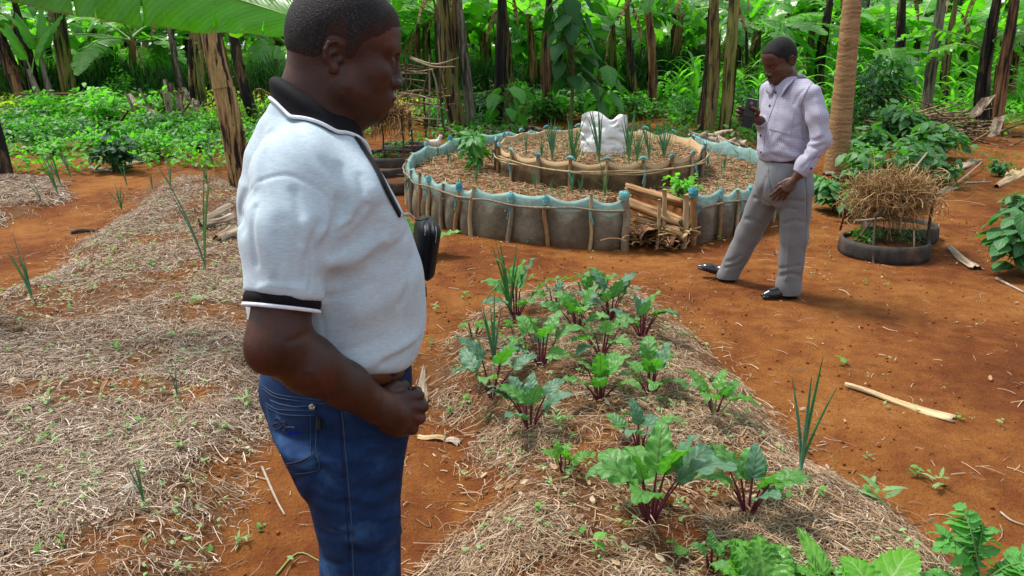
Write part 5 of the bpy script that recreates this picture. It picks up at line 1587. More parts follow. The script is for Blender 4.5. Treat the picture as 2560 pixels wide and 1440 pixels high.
    # loose sheaths standing at the right pair of trunks
    for i, (pa, pb, D, w, lab) in enumerate((((2432, 292), (2472, 240), 12.2, .10, "dry brown sheath flap leaning on the dark pair of trunks"), ((2482, 340), (2500, 290), 11.8, .08, "pale dry sheath strip at the foot of the right hand pair of trunks"))):
        a, b = at_depth(*pa, D), at_depth(*pb, D + .1); d = b - a; s = np.array([.9, -.3, .3]); u = np.cross(d / np.linalg.norm(d), s)
        rows = [d * t_ + s[None] * (w * np.linspace(-1, 1, 6))[:, None] + u[None] * (.3 * w * (1 - np.linspace(-1, 1, 6) ** 2))[:, None] for t_ in np.linspace(0, 1, 8)]
        o = obj("dry_sheath", np.array(rows).reshape(-1, 3), grid_faces(8, 6), dkm, None, tuple(a)); tag(o, lab, "dry sheath")
    # ---- maize in the field on the right, grass and weeds as masses
    mz = mat_veg_leaf("maize_leaf", (.07, .23, .025), (.17, .40, .05), (.22, .40, .1), .07, 0.0, .4, .42)
    ML = []
    for v_ in range(4):
        r_ = np.random.default_rng(500 + v_); TV, TF, lu, lv = leaf_grid(1.0, .10, 9, 3, (.4, .6), .01, 1.7, .3, 0, v_)
        n = 11; z = np.linspace(.08, .72, n)
        M = rot_mats(np.arange(n) * pi + r_.normal(0, .5, n), r_.uniform(.5, 1.1, n), r_.normal(0, .2, n), r_.uniform(.45, .75, n)); V, F = batch(TV, TF, M, np.stack([z * 0, z * 0, z], 1))
        V2, F2 = tube(np.array([[0, 0, -.03], [0, 0, .4], [0, 0, .85]]), [.014, .011, .004], 6)
        mb = MB(); mb.add(V, F); mb.add(V2, F2); Va, Fa = mb.data(); me = new_mesh("maize", Va, Fa, mz)
        set_attr(me, "lu", np.concatenate([np.tile(lu, n), np.full(len(V2), .5)])); set_attr(me, "lv", np.concatenate([np.tile(lv, n), np.full(len(V2), .5)])); ML.append(me)
    pts = []
    for i in range(230):
        y = rng.uniform(14.0, 26); u = rng.uniform(.185, .68)
        if rng.random() < .25: y = rng.uniform(19.5, 24); u = rng.uniform(-.62, .18)
        x = u * y; z = ghs(x, y); s = rng.uniform(.75, 1.25)
        lab = "young maize plant in the field on the right behind the banana trunks" if u > .18 else "young maize plant in the rows behind the hedge"
        o = link("maize_plant", ML[i % 4], None, (x, y, z), rng.uniform(0, 6.28)); o.scale = (s, s, s); tag(o, lab, "maize", "maize right" if u > .18 else "maize behind the hedge")
    def cover(label, n, dens, box, L, mat, seed, h=(.02, .2), wl=.6):
        r_ = np.random.default_rng(seed); TV, TF, lu, lv = leaf_grid(1.0, wl, 4, 3, (.62, .7), 0, .6, .12, 0, seed)
        x = r_.uniform(box[0], box[1], n * 5); y = r_.uniform(box[2], box[3], n * 5); k_ = r_.random(n * 5) < dens(x, y); x, y = x[k_][:n], y[k_][:n]; m = len(x)
        hh = r_.uniform(*h, m) * (.4 + 1.2 * fbm(x * 1.5, y * 1.5, seed))
        M = rot_mats(r_.uniform(0, 6.3, m), r_.normal(.25, .5, m), r_.normal(0, .5, m), r_.uniform(*L, m)); V, F = batch(TV, TF, M, np.stack([x, y, gh(x, y) + hh], 1))
        o = obj("ground_cover", V, F, mat); set_attr(o.data, "lu", np.tile(lu, m)); set_attr(o.data, "lv", np.tile(lv, m)); tag(o, label, "ground cover", kind="stuff")
    cover("bright green low growth covering the field floor on the right", 16000, lambda x, y: (x > .19 * y) * smooth(y + 2 * (fbm(x, y, 3) - .5), 12.6, 14.0), (2.4, 16, 12.4, 24), (.05, .13), gb, 1, (.02, .26))
    cover("low green weeds under the banana trunks behind the round bed", 7000, lambda x, y: smooth(fbm(x * 1.3, y * 1.3, 8), .42, .55), (-1.5, 5.5, 11.6, 17), (.04, .11), gm, 2, (.02, .24))
    cover("yellow green weeds in front of the left hedge", 5000, lambda x, y: 1.0 * (x > -12), (-10.5, -1.5, 13.5, 17.4), (.05, .11), gy, 3, (.03, .3))
    cover("leafy weeds between the garden plants on the left", 6000, lambda x, y: smooth(fbm(x * 1.6, y * 1.6, 18), .4, .52), (-8, -2.2, 9.8, 15.5), (.04, .10), gb, 4, (.02, .24))
    cover("small creeping weeds on the shaded soil at the right edge", 1500, lambda x, y: smooth(fbm(x * 2, y * 2, 28), .5, .6), (3.0, 7.5, 8.3, 12.5), (.02, .05), gm, 5, (.01, .06))
    cover("tall grass behind the hedge", 15000, lambda x, y: 1.0 + 0 * x, (-13, 5, 17.8, 23), (.25, .6), mz, 6, (.05, .6), .07)
    # ---- far trees
    ft = leaf_mat("far_tree_leaf", (.010, .045, .012), (.06, .16, .03), .25, .5)
    fb = mat_wood("far_tree_bark", (.04, .03, .02), (.12, .09, .06))
    def tree(label, x, y, H, R, n, seed, m=ft, group=None, L=(.14, .34)):
        r_ = np.random.default_rng(seed); z = ghs(x, y); t = thing("broadleaf_tree", label, "tree", (x, y, z), 0, group)
        V, F = tube(np.array([[0, 0, -.2], [.1, 0, H * .4], [0, .1, H * .8]]), [.16, .12, .05], 8, 10); obj("trunk", V, F, fb, t)
        cl = r_.normal(0, 1, (16, 3)); cl /= np.linalg.norm(cl, axis=1)[:, None]; cl = cl * R * r_.uniform(.35, .85, 16)[:, None] * [1, 1, .9] + [0, 0, H * .46]
        c_ = cl[r_.integers(0, 16, n)]; q = r_.normal(0, R * .26, (n, 3)) + c_
        q[:, 2] = np.maximum(q[:, 2], .15)
        TV, TF, _, _ = leaf_grid(1.0, .6, 4, 3, (.62, .7), 0, .6, .1, 0, 2)
        M = rot_mats(r_.uniform(0, 6.3, n), r_.normal(-.2, .5, n), r_.normal(0, .5, n), r_.uniform(*L, n)); V, F = batch(TV, TF, M, q); obj("crown", V, F, m, t)
    tree("dark leafy tree behind the bananas at the upper right", 13.6, 24.5, 3.9, 1.9, 3800, 1)
    tree("dark tree far behind, right of the papaya trunk", 12.0, 33, 4.2, 2.0, 2600, 2)
    tree("dark tree top above the grove in the middle", 3.6, 38, 5.0, 2.2, 2600, 3)
    r_ = np.random.default_rng(55)
    for i in range(30):
        x = -46 + i * 3.2 + r_.normal(0, .8); y = 52 + r_.normal(0, 5)
        u = x / y
        tree("distant tree of the green line closing the view behind the grove", x, y, (3.2 if .17 < u < .34 else 6.5) + r_.normal(0, .5), 3.0, 1500, 60 + i, group="distant tree line", L=(.3, .8))
    # ---- white hen behind the round bed
    p = at_depth(1086, 352, 11.2); p[2] = ghs(p[0], p[1])
    def hen(P):
        d = sd_ell(P, (0, 0, .125), (.085, .05, .058))
        d = smin(d, sd_cone(P, (.055, 0, .15), (.085, 0, .215), .032, .022), .03)
        d = smin(d, sd_ell(P, (.092, 0, .225), (.024, .018, .02)), .01)
        d = smin(d, sd_cone(P, (.11, 0, .224), (.13, 0, .220), .008, .003), .006)
        d = smin(d, sd_cone(P, (-.06, 0, .145), (-.115, 0, .19), .030, .012), .03)
        for s in (-1, 1):
            d = smin(d, sd_cone(P, (.0, .022 * s, .09), (.005, .025 * s, .05), .018, .008), .015)
            d = smin(d, sd_cone(P, (.005, .025 * s, .05), (.0, .025 * s, .004), .006, .006), .006)
            d = smin(d, sd_cone(P, (-.01, .025 * s, .005), (.03, .028 * s, .005), .006, .004), .004)
        return d
    V, F = sdf_mesh(hen, (-.15, -.08, -.01), (.16, .08, .27), .006)
    o = link("hen", new_mesh("hen", V, F, plain("white_feathers", (.62, .55, .45), .8, .2, .12, 30)), None, tuple(p), .35); tag(o, "small white hen standing just behind the teal net left of the trunks", "hen")
    V, F = tube(np.array([[.08, 0, .243], [.092, 0, .252], [.10, 0, .244]]), [.004, .007, .004], 6); obj("comb", V, F, plain("red_comb", (.4, .03, .02), .6), o)
# ------------------------------------------------------------------ beds: beets, onions, lettuces, weeds, shrubs
def beet_leaf(L, W, seed, curl, ruffle=.07):
    return leaf_grid(L, W, 17, 9, (.54, .58), ruffle, curl, .12, .02, seed, .025, .012, 1.35)

def build_beets():
    mats = [mat_veg_leaf("beet_leaf_green", (.028, .125, .022), (.095, .27, .050), (.075, .05, .035), .05, 6.0, .25, .46),
            mat_veg_leaf("beet_leaf_blue_green", (.030, .10, .050), (.085, .20, .105), (.06, .035, .04), .05, 6.0, .16, .5),
            mat_veg_leaf("beet_leaf_bright", (.04, .155, .018), (.10, .28, .03), (.09, .10, .03), .05, 6.0, .35, .36)]
    stalkm = plain("beet_stalk_crimson", (.085, .008, .022), .42, .5, .45, 60)
    stalkg = plain("beet_stalk_green", (.11, .17, .05), .5, .4, .3, 60)
    # base pixel, height pixel of the crown top, half width in pixels, leaves, tone, label
    B = [((1290, 795), 665, 100, 7, 0, "beet plant at the far left tip of the bed behind the tall onion"),
         ((1470, 770), 680, 60, 6, 0, "beet plant at the far end of the bed with one upright pale leaf"),
         ((1525, 800), 690, 75, 7, 1, "beet plant at the far end of the bed with a curled back grey leaf"),
         ((1385, 770), 712, 62, 5, 0, "small beet plant at the far end left of the upright pale leaf"),
         ((1445, 830), 735, 90, 9, 0, "bushy beet plant in the second row from the far end"),
         ((1605, 845), 745, 75, 7, 0, "beet plant at the right edge of the bed with one leaf hanging to the soil"),
         ((1185, 845), 790, 60, 5, 2, "small light green beet plant at the left edge under the tall onion"),
         ((1290, 860), 800, 70, 6, 2, "light green beet plant left of the big leaved one in the middle"),
         ((1355, 915), 800, 105, 8, 0, "big leaved beet plant with dark red stalks in the middle left of the bed"),
         ((1505, 890), 785, 115, 8, 0, "broad beet plant with long arching leaves in the middle of the bed"),
         ((1230, 990), 855, 130, 7, 1, "grey green beet plant with red stalks nearest the man's fist"),
         ((1325, 1070), 945, 95, 8, 1, "dark leaved beet plant with upright red stalks on the left of the bed"),
         ((1500, 1000), 880, 120, 9, 0, "beet plant with spread crimson stalks and one leaf flopped forward"),
         ((1625, 985), 870, 100, 9, 0, "beet plant with many upright stalks on the right of the bed"),
         ((1785, 1040), 930, 85, 7, 2, "light green beet plant at the right edge of the bed beside the path"),
         ((1600, 1130), 1020, 125, 8, 1, "blue green beet plant right behind the largest one"),
         ((1410, 1180), 1105, 55, 5, 2, "small pale beet seedling left of the largest beet plant"),
         ((1625, 1305), 1090, 150, 9, 0, "largest beet plant, near the camera, with crimson stalks"),
         ((1870, 1285), 1120, 125, 8, 0, "beet plant near the right corner with quilted leaves"),
         ((1780, 1425), 1350, 50, 4, 0, "small beet plant at the bottom edge left of the crinkled lettuce")]
    for i, (b, ty, hw, nl, tone, lab) in enumerate(B):
        rng = np.random.default_rng(700 + i)
        p = G(*b)
        D = p[1]; depth = D * _cp + (CAM_H - p[2]) * _sp
        Hh = max(.10, (b[1] - ty) * depth / F_PX / cos(radians(22)) * .98)
        Rr = .86 * hw * depth / F_PX
        t = thing("beet_plant", lab, "beet plant", tuple(p), 0, "beet plants in the bed")
        a0 = rng.uniform(0, 6.28)
        nl += 1
        for k in range(nl):
            inner = k >= nl * .6
            yaw = a0 + k * 2.399 + rng.normal(0, .2)
            if inner: reach, hgt = Rr * rng.uniform(.10, .32), Hh * rng.uniform(.50, .72)
            else: reach, hgt = Rr * rng.uniform(.36, .60), Hh * rng.uniform(.34, .66)
            L = max(.055, min((.57 if inner else .61) * max(Hh, Rr * .85), .20) * rng.uniform(.85, 1.15)); W = L * rng.uniform(.50, .62)
            e = np.array([cos(yaw) * reach, sin(yaw) * reach, hgt])
            b0 = np.array([cos(yaw) * .010, sin(yaw) * .010, -.01])
            mid = b0 + (e - b0) * .5 + np.array([0, 0, hgt * .10])
            V, F = tube(np.array([b0, mid, e]), [.0052, .0042, .0026], 6, 9)
            st = obj("stalk", V, F, stalkg if tone == 2 and k % 2 else stalkm, t)
            pitch = atan2(hgt - mid[2], max(reach * .5, .01)) * .85 + rng.normal(0, .12)
            TV, TF, lu, lv = beet_leaf(L, W, 900 + i * 20 + k, rng.uniform(.5, 1.0) if inner else rng.uniform(.8, 2.0), rng.uniform(.06, .12))
            M = rot_mats(np.array([yaw + rng.normal(0, .15)]), np.array([pitch]), np.array([rng.normal(0, .35)]), [1.0])[0]
            me = new_mesh("leaf", TV @ M.T + e, TF, mats[tone if rng.random() < .8 else (0 if tone else 1)])
            set_attr(me, "lu", lu); set_attr(me, "lv", lv)
            link("leaf", me, t)

def onion(label, p, n, h, lean, spread, seed, mats, bulb, group="spring onions", r=.0055, bent=0):
    rng = np.random.default_rng(seed)
    t = thing("onion_plant", label, "onion", tuple(p), 0, group)
    V, F = tube(np.array([[0, 0, -.03], [0, 0, -.005], [0, 0, .028]]), [r * 1.4, r * 1.5, r * 1.0], 8, 7); obj("bulb", V, F, bulb, t)
    for k in range(n):
        a = k * 2.4 + rng.normal(0, .4) + seed; sp = spread * 1.7 * rng.uniform(.35, 1.0); hh = h * rng.uniform(.62, 1.0)
        tip = np.array([cos(a) * sp * h + lean[0] * hh, sin(a) * sp * h + lean[1] * hh, hh])
        q = np.linspace(0, 1, 9)[:, None]
        P = np.array([0, 0, .015]) + (tip - [0, 0, .015]) * np.hstack([q ** 1.35, q ** 1.35, q ** .92])
        if k < bent:
            P[5:, 2] = P[5, 2] - (q[5:, 0] - q[5, 0]) * hh * .9
            P[5:, :2] = P[5, :2] + (q[5:] - q[5]) * np.array([cos(a), sin(a)]) * hh * .8
        V, F = tube(P, r * np.array([.8, 1.0, 1.05, 1.05, 1.0, .9, .75, .5, .15]) * rng.uniform(.8, 1.15), 6)
        obj("leaf", V, F, mats[int(rng.integers(0, len(mats)))], t)
    return t

def build_onions():
    def om(name, lo, hi, tip):
        k = NT(name); v = k.coords(); n = k.noise(v, 25, 3)
        c = k.ramp(n, [(.3, lo), (.7, hi)])
        return k.done(k.bsdf(c, .38, k.bump(k.noise(k.coords("Object", (1, 1, .1)), 300, 2), .2, .001), .5))
    M = [om("onion_leaf", (.018, .12, .035), (.05, .21, .055), 0), om("onion_leaf_grey", (.04, .13, .07), (.09, .21, .12), 0), om("onion_leaf_light", (.05, .17, .04), (.10, .25, .06), 0)]
    bulb = plain("onion_bulb_pale", (.45, .50, .36), .4, .4, .25, 60)
    S = [((82, 755), 590, 5, (-.16, 0), .10, "onion plant near the left edge of the bed"), ((515, 680), 400, 5, (-.05, 0), .16, "tall onion plant left of the man's back, with four arched leaves"),
         ((305, 530), 455, 6, (0, 0), .22, "onion plant with broken drooping leaves in the middle of the left bed"), ((318, 470), 400, 3, (-.1, 0), .12, "small onion plant behind the one with broken leaves"),
         ((382, 480), 415, 3, (0, 0), .05, "thin onion plant beside the bent one on the left bed"), ((428, 470), 395, 4, (-.2, 0), .25, "bent onion plant in the far part of the left bed"),
         ((520, 470), 390, 5, (-.12, 0), .1, "bunched onion plant close to the tan and black trunk"), ((535, 425), 330, 5, (-.25, 0), .15, "onion plant on the red soil behind the left bed"),
         ((105, 510), 435, 4, (-.45, 0), .08, "grey onion plant leaning left on the far left bed"), ((145, 490), 385, 6, (-.28, 0), .10, "onion plant with thick leaning leaves on the far left bed"),
         ((152, 465), 365, 5, (-.3, 0), .1, "onion plant just behind the thick leaning one"), ((178, 450), 372, 6, (-.25, 0), .12, "thin leaved grey onion at the far edge of the far left bed"),
         ((445, 1000), 855, 2, (-.04, 0), .10, "sparse onion plant on a bare patch of the left bed"), ((362, 1270), 1120, 3, (-.10, 0), .10, "small onion plant near the bottom left of the bed"),
         ((1275, 795), 590, 8, (-.10, 0), .13, "tallest onion plant at the far left corner of the beet bed"), ((1235, 925), 735, 7, (-.10, 0), .12, "onion plant behind the grey green beet"),
         ((2000, 1190), 880, 4, (.0, 0), .11, "onion plant with three stiff leaves at the right edge of the beet bed")]
    for i, (b, ty, n, lean, sp, lab) in enumerate(S):
        p = G(*b); depth = p[1] * _cp + (CAM_H - p[2]) * _sp
        h = (b[1] - ty) * depth / F_PX / cos(radians(20))
        onion(lab, p, n, h, lean, sp, 40 + i, M if i not in (8, 11) else [M[1]], bulb, "onions in the beds", np.clip(h * .014, .0030, .0060), 2 if i in (2, 5) else (1 if i in (6, 12, 14) else 0))
    # onions on the round bed
    ic = INNER_C
    S2 = [((1300, 430), 300, 6, (-.02, 0), .1, "thin onion left of the sack in the inner tier", 0), ((1395, 432), 290, 8, (.05, 0), .16, "bushy onion close to the left side of the white sack", 0),
          ((1418, 425), 345, 7, (.02, 0), .2, "arched onion touching the white sack's left edge", 0), ((1498, 425), 250, 6, (-.10, 0), .10, "onion standing right in front of the white sack", 0),
          ((1582, 420), 270, 7, (-.03, 0), .10, "tall stiff onion just right of the white sack", 0), ((1608, 420), 310, 6, (.1, 0), .16, "onion behind the tall stiff one right of the sack", 0),
          ((1622, 405), 300, 6, (-.1, 0), .12, "onion with arching tips in the right half of the inner tier", 0), ((1660, 400), 285, 8, (-.05, 0), .16, "grey green fan shaped onion at the right of the inner tier", 0),
          ((1345, 405), 330, 4, (0, 0), .1, "short thin onion at the left of the inner tier", 0), ((1270, 400), 330, 3, (0, 0), .06, "single stalk onion at the left rim of the inner tier", 0),
          ((1338, 480), 415, 6, (-.05, 0), .12, "small onion tuft below the inner tier's wall on the left", 1), ((1430, 490), 420, 5, (-.02, 0), .12, "small onion tuft below the inner tier in the middle", 1),
          ((1450, 490), 430, 4, (.06, 0), .2, "leaning onion tuft below the inner tier in the middle", 1), ((1512, 500), 395, 6, (-.06, 0), .1, "onion tuft in front of the rightmost tan stake of the inner wall", 1),
          ((1095, 400), 355, 5, (0, 0), .08, "onion seedlings at the far left of the outer tier", 1), ((1120, 415), 360, 6, (0, 0), .09, "onion seedlings left of the pepper plant", 1),
          ((1190, 465), 410, 5, (0, 0), .07, "onion seedlings in front of the pepper plant", 1), ((1768, 420), 365, 5, (0, 0), .08, "onion seedlings in the right part of the outer tier", 1), ((1810, 430), 370, 6, (.03, 0), .08, "onion seedlings beside the walking man's belt on the outer tier", 1)]
    for i, (b, ty, n, lean, sp, lab, outer) in enumerate(S2):
        p = g0(b[0], b[1], .30 if outer else .505)
        depth = p[1] * _cp + (CAM_H - p[2]) * _sp
        h = (b[1] - ty) * depth / F_PX
        if not outer:                                   # keep inside the inner wall
            d_ = p[:2] - ic; r_ = np.hypot(*d_)
            if r_ > RI - .16: p[:2] = ic + d_ * (RI - .16) / r_
            p[2] = float(gh0(p[0], p[1])) + .50
        onion(lab, p, n + 2, h, lean, sp, 80 + i, M if i % 3 else [M[1], M[0]], bulb, "onions on the round bed", np.clip(h * .013, .0035, .0068), 1 if i in (1, 2, 6) else 0)
    rng = np.random.default_rng(6)
    # rows of thin seedlings, past counting
    mb = MB()
    for k in range(420):
        outer = k % 2
        a = rng.uniform(0, 6.28)
        r = rng.uniform(1.2, 1.85) if outer else rng.uniform(.2, 1.0)
        c = RC[:2] if outer else ic
        x, y = c[0] + r * cos(a), c[1] + r * sin(a)
        if outer and (np.hypot(x - ic[0], y - ic[1]) < 1.15 or (-89 < np.degrees(np.arctan2(y - RC[1], x - RC[0])) < -65)): continue
        if not outer and abs(x - ic[0]) < .3 and -.5 < y - ic[1] < 0: continue
        z = float(gh0(x, y)) + (.30 if outer else .50)
        h = rng.uniform(.06, .2)
        mb.add(*tube(np.array([[x, y, z - .01], [x + rng.normal(0, .012), y, z + h * .6], [x + rng.normal(0, .04), y + rng.normal(0, .02), z + h]]), [.0035, .003, .001], 4))
    tag(mb.obj("onion_seedlings", M[2]), "fine onion seedlings sprouting through the straw of the round bed", "seedlings", kind="stuff")

def build_beds_misc():
    # crinkled lettuce heads and broad leaves at the bottom right
    lm = mat_veg_leaf("lettuce_leaf", (.045, .17, .02), (.11, .30, .035), (.16, .32, .07), .05, 5.0, .3, .35)
    lm2 = mat_veg_leaf("broad_leaf_light", (.07, .24, .015), (.14, .37, .03), (.26, .42, .14), .05, 5.0, .4, .4)
    stm = plain("light_green_stalk", (.16, .30, .08), .5, .4, .2, 40)
    def rosette(name, label, cat, p, specs, mat, bl, seed, ruffle=.06, group=None):
        t = thing(name, label, cat, tuple(p), 0, group)
        for k, (yaw, pitch, L, W, curl) in enumerate(specs):
            TV, TF, lu, lv = leaf_grid(L, W, 21, 13, (.52, .6), ruffle, curl, .12, .02, seed + k, .07, bl)
            M = rot_mats(np.array([yaw]), np.array([pitch]), np.array([.1 * sin(k * 3)]), [1.0])[0]
            me = new_mesh("leaf", TV @ M.T + np.array([cos(yaw) * .03, sin(yaw) * .03, .03]), TF, mat)
            set_attr(me, "lu", lu); set_attr(me, "lv", lv); link("leaf", me, t)
            V, F = tube(np.array([[0, 0, -.02], [cos(yaw) * .02, sin(yaw) * .02, .015], [cos(yaw) * .035, sin(yaw) * .035, .034]]), [.008, .007, .004], 6); obj("stalk", V, F, stm, t)
        return t
    p = G(1915, 1490)
    rosette("crinkled_lettuce", "large crinkled light green lettuce at the bottom edge right of the last beets", "lettuce", p,
            [(1.9, .75, .17, .15, 1.1), (1.2, .65, .17, .15, 1.2), (2.7, .6, .15, .13, 1.1), (.6, .4, .13, .12, 1.0), (3.6, .4, .13, .12, 1.0), (1.55, 1.15, .14, .13, .9), (2.3, 1.1, .13, .12, 1.0), (.9, 1.0, .13, .12, 1.0), (-.6, .3, .12, .12, .9), (-1.6, .3, .12, .12, .9)], lm, .045, 60, .09)
    p = G(2075, 1470)
    rosette("crinkled_lettuce", "small dark crinkled leaf plant at the bottom edge between lettuce and broad leaf", "lettuce", p, [(1.9, .7, .16, .07, .6), (2.8, .3, .10, .06, .6), (.4, .3, .09, .06, .6)], lm, .035, 70)
    p = G(2195, 1510)
    rosette("broad_leaf_plant", "plant with one broad smooth light green leaf at the bottom right edge", "leafy plant", p, [(.75, .42, .21, .14, .6), (1.9, .5, .14, .12, .9), (2.8, .3, .13, .11, .8), (0, .2, .12, .10, .6)], lm2, .008, 75, .05)
    # lettuce behind the camera case
    p = G(1040, 640)
    rosette("crinkled_lettuce", "crinkled lettuce on the soil half hidden by the camera case", "lettuce", p, [(2.2, 1.25, .34, .19, .7), (1.0, 1.15, .32, .19, .8), (.1, .85, .40, .20, 1.0), (3.3, .8, .24, .17, .8), (-.9, .6, .22, .16, .8), (1.6, 1.3, .2, .15, .5)], lm, .028, 85)
    # tomato plant bottom right
    tm = mat_veg_leaf("tomato_leaf", (.055, .22, .04), (.12, .36, .065), (.12, .28, .07), .08, 4.0, .3, .45)
    tst = plain("hairy_green_stem", (.09, .18, .05), .6, .3, .2, 40)
    b = G(2440, 1500); t = thing("tomato_plant", "young tomato plant with cut leaves in the bottom right corner", "tomato plant", tuple(b))
    rng = np.random.default_rng(12)
    TV, TF, lu, lv = leaf_grid(1.0, .52, 9, 5, (.6, .7), .05, .5, .1, .02, 3, .25)
    lf = MB(); n_ = 0; sm = MB()
    branches = [((-.0, .0, .0), (-.03, .02, .14), (-.11, .05, .20)), ((0, 0, .05), (.0, .03, .15), (.03, .08, .22)), ((0, 0, .05), (.07, .0, .12), (.15, -.01, .15)), ((-.02, 0, .03), (-.09, -.02, .09), (-.16, -.04, .09)), ((0, 0, .03), (.02, -.05, .08), (.06, -.10, .08)), ((0, 0, .0), (.10, .05, .10), (.20, .07, .10)), ((0, 0, .08), (-.02, .05, .2), (-.02, .11, .25)), ((0, 0, .02), (-.06, -.06, .06), (-.10, -.13, .05))]
    for br in branches:
        P = resample(np.array(br, float), 16); sm.add(*tube(P, np.linspace(.005, .0018, 16), 6))
        for j in range(5, 16):
            d = P[min(j + 1, 15)] - P[j - 1]; a = atan2(d[1], d[0])
            for sgn in ((-1, 1) if j < 15 else (0,)):
                L = (.035 + .020 * rng.random()) * (.75 + .5 * sin(j / 15 * 2.6))
                M = rot_mats(np.array([a + sgn * rng.uniform(.7, 1.2)]), np.array([rng.normal(-.05, .25)]), np.array([rng.normal(0, .4)]), [L * 1.25])
                lf.add(*batch(TV, TF, M, P[j][None])); n_ += 1
    o = lf.obj("foliage", tm, t); set_attr(o.data, "lu", np.tile(lu, n_)); set_attr(o.data, "lv", np.tile(lv, n_))
    sm.obj("stem", tst, t)
    # seedling weeds
    wm = [mat_veg_leaf("weed_leaf", (.06, .20, .03), (.15, .34, .06), (.2, .36, .1), .06, 4, .3, .5), mat_veg_leaf("weed_leaf_pale", (.13, .26, .10), (.26, .42, .17), (.3, .42, .2), .05, 4, .25, .6)]
    WM = []
    for v in range(5):
        rng = np.random.default_rng(300 + v)
        TV, TF, lu, lv = leaf_grid(1.0, [.62, .5, .75, .22, .55][v], 6, 3, (.62, .7), .03, .7, .12, 0, v)
        n = [5, 6, 4, 9, 7][v]
        M = rot_mats(np.arange(n) * 2.4 + rng.normal(0, .3, n), rng.uniform(.1, .8, n), rng.normal(0, .3, n), rng.uniform(.55, 1.0, n) * [.032, .030, .034, .05, .028][v])
        Z = np.stack([rng.normal(0, .008, n), rng.normal(0, .008, n), rng.uniform(.008, .035, n)], 1)
        V, F = batch(TV, TF, M, Z)
        me = new_mesh("weed", V, F, wm[v % 2]); set_attr(me, "lu", np.tile(lu, n)); set_attr(me, "lv", np.tile(lv, n)); WM.append(me)
    rng = np.random.default_rng(77)
    places = [((290, 880), 1.7, "left bed"), ((425, 845), 1.1, "left bed"), ((455, 1125), 1.2, "left bed"), ((118, 1010), 1.5, "left bed"), ((120, 1100), 1.3, "left bed"), ((270, 665), 1.2, "left bed"), ((335, 675), 1.2, "left bed"), ((375, 665), 1.2, "left bed"), ((280, 635), 1.4, "left bed"),
              ((225, 725), 1.2, "left bed"), ((180, 780), 1.2, "left bed"), ((150, 760), 1.1, "left bed"), ((445, 750), 1.3, "left bed"), ((490, 760), 1.4, "left bed"), ((345, 1060), 1.1, "left bed"), ((325, 1080), 1.0, "left bed"), ((237, 1230), 1.3, "left bed"), ((150, 1365), 1.0, "left bed"), ((615, 1015), 1.5, "left bed"), ((630, 905), 1.3, "left bed"),
              ((105, 1390), .9, "left bed"), ((560, 1075), 1.2, "left bed"), ((520, 1390), 1.0, "left bed"), ((605, 1360), 1.0, "left bed"), ((650, 1325), .9, "left bed"),
              ((1500, 1395), 1.8, "beet bed"), ((1430, 1195), 1.2, "beet bed"), ((1475, 1155), 1.2, "beet bed"), ((1395, 1065), 1.3, "beet bed"), ((1410, 1060), 1.0, "beet bed"), ((1380, 1000), 1.2, "beet bed"), ((1840, 1060), 1.5, "beet bed"), ((1960, 1255), 1.3, "beet bed"), ((2190, 1260), 1.9, "beet bed"), ((2165, 1245), 1.5, "beet bed"), ((2050, 1250), 1.2, "beet bed"), ((2010, 1240), 1.4, "beet bed"),
              ((1690, 1400), 1.6, "beet bed"), ((1700, 1270), 1.2, "beet bed"), ((1570, 1320), 1.0, "beet bed"), ((1345, 1290), 1.1, "beet bed"), ((1365, 1330), 1.1, "beet bed"), ((1450, 1340), 1.0, "beet bed"), ((1620, 1245), 1.3, "beet bed"), ((1165, 1010), 1.3, "beet bed"), ((1120, 1040), 1.3, "beet bed"), ((1190, 870), 1.2, "beet bed"), ((1075, 865), 1.2, "beet bed"), ((1660, 880), 1.3, "beet bed"), ((1700, 845), 1.2, "beet bed"), ((1830, 1000), 1.3, "beet bed"), ((1650, 1010), 1.0, "beet bed"), ((1490, 985), 1.0, "beet bed"),
              ((1320, 610), 1.4, "bare path"), ((1540, 620), 1.5, "bare path"), ((1585, 625), 1.2, "bare path"), ((1240, 565), 1.1, "bare path"), ((1795, 600), 1.4, "bare path"), ((1812, 595), 1.2, "bare path"), ((2130, 640), 1.7, "bare path"), ((2420, 450), 1.4, "bare path"), ((2460, 455), 1.2, "bare path"), ((2100, 915), 1.5, "bare path"), ((2340, 1220), 1.4, "bare path"), ((2300, 1190), 1.2, "bare path"), ((2280, 1195), 1.2, "bare path"), ((2170, 1150), .9, "bare path"), ((2395, 1050), 1.0, "bare path"), ((1330, 700), 1.1, "bare path"), ((1165, 745), 1.5, "bare path"), ((1085, 780), 1.4, "bare path"), ((2310, 610), 1.2, "bare path"), ((2160, 710), 1.0, "bare path"), ((1115, 545), 1.0, "bare path"), ((1480, 855), 1.0, "beet bed")]
    labs = {"left bed": "tiny green weed seedling in the straw of the large left bed", "beet bed": "small green weed seedling between the beets", "bare path": "small weed on the bare red soil path"}
    for i, (b, s, where) in enumerate(places):
        p = G(*b)
        o = link("weed", WM[i % 5], None, tuple(p), rng.uniform(0, 6.28)); s = s * rng.uniform(.85, 1.15); o.scale = (s, s, s)
        tag(o, labs[where], "weed", "weeds, " + where)
    n = 2400
    TV, TF, lu, lv = leaf_grid(1.0, .6, 4, 3, (.62, .7), .0, .5, .1, 0, 1)
    x = rng.uniform(-4, 4, n * 4); y = rng.uniform(2, 9, n * 4); m, _ = bed_mask(x, y); k = rng.random(n * 4) < (m * .5 + .05) * (fbm(x * 2, y * 2, 91) > .5); x, y = x[k][:n], y[k][:n]; n = len(x)
    # two to four small leaves together
    r = 3
    xx = np.repeat(x, r); yy = np.repeat(y, r)
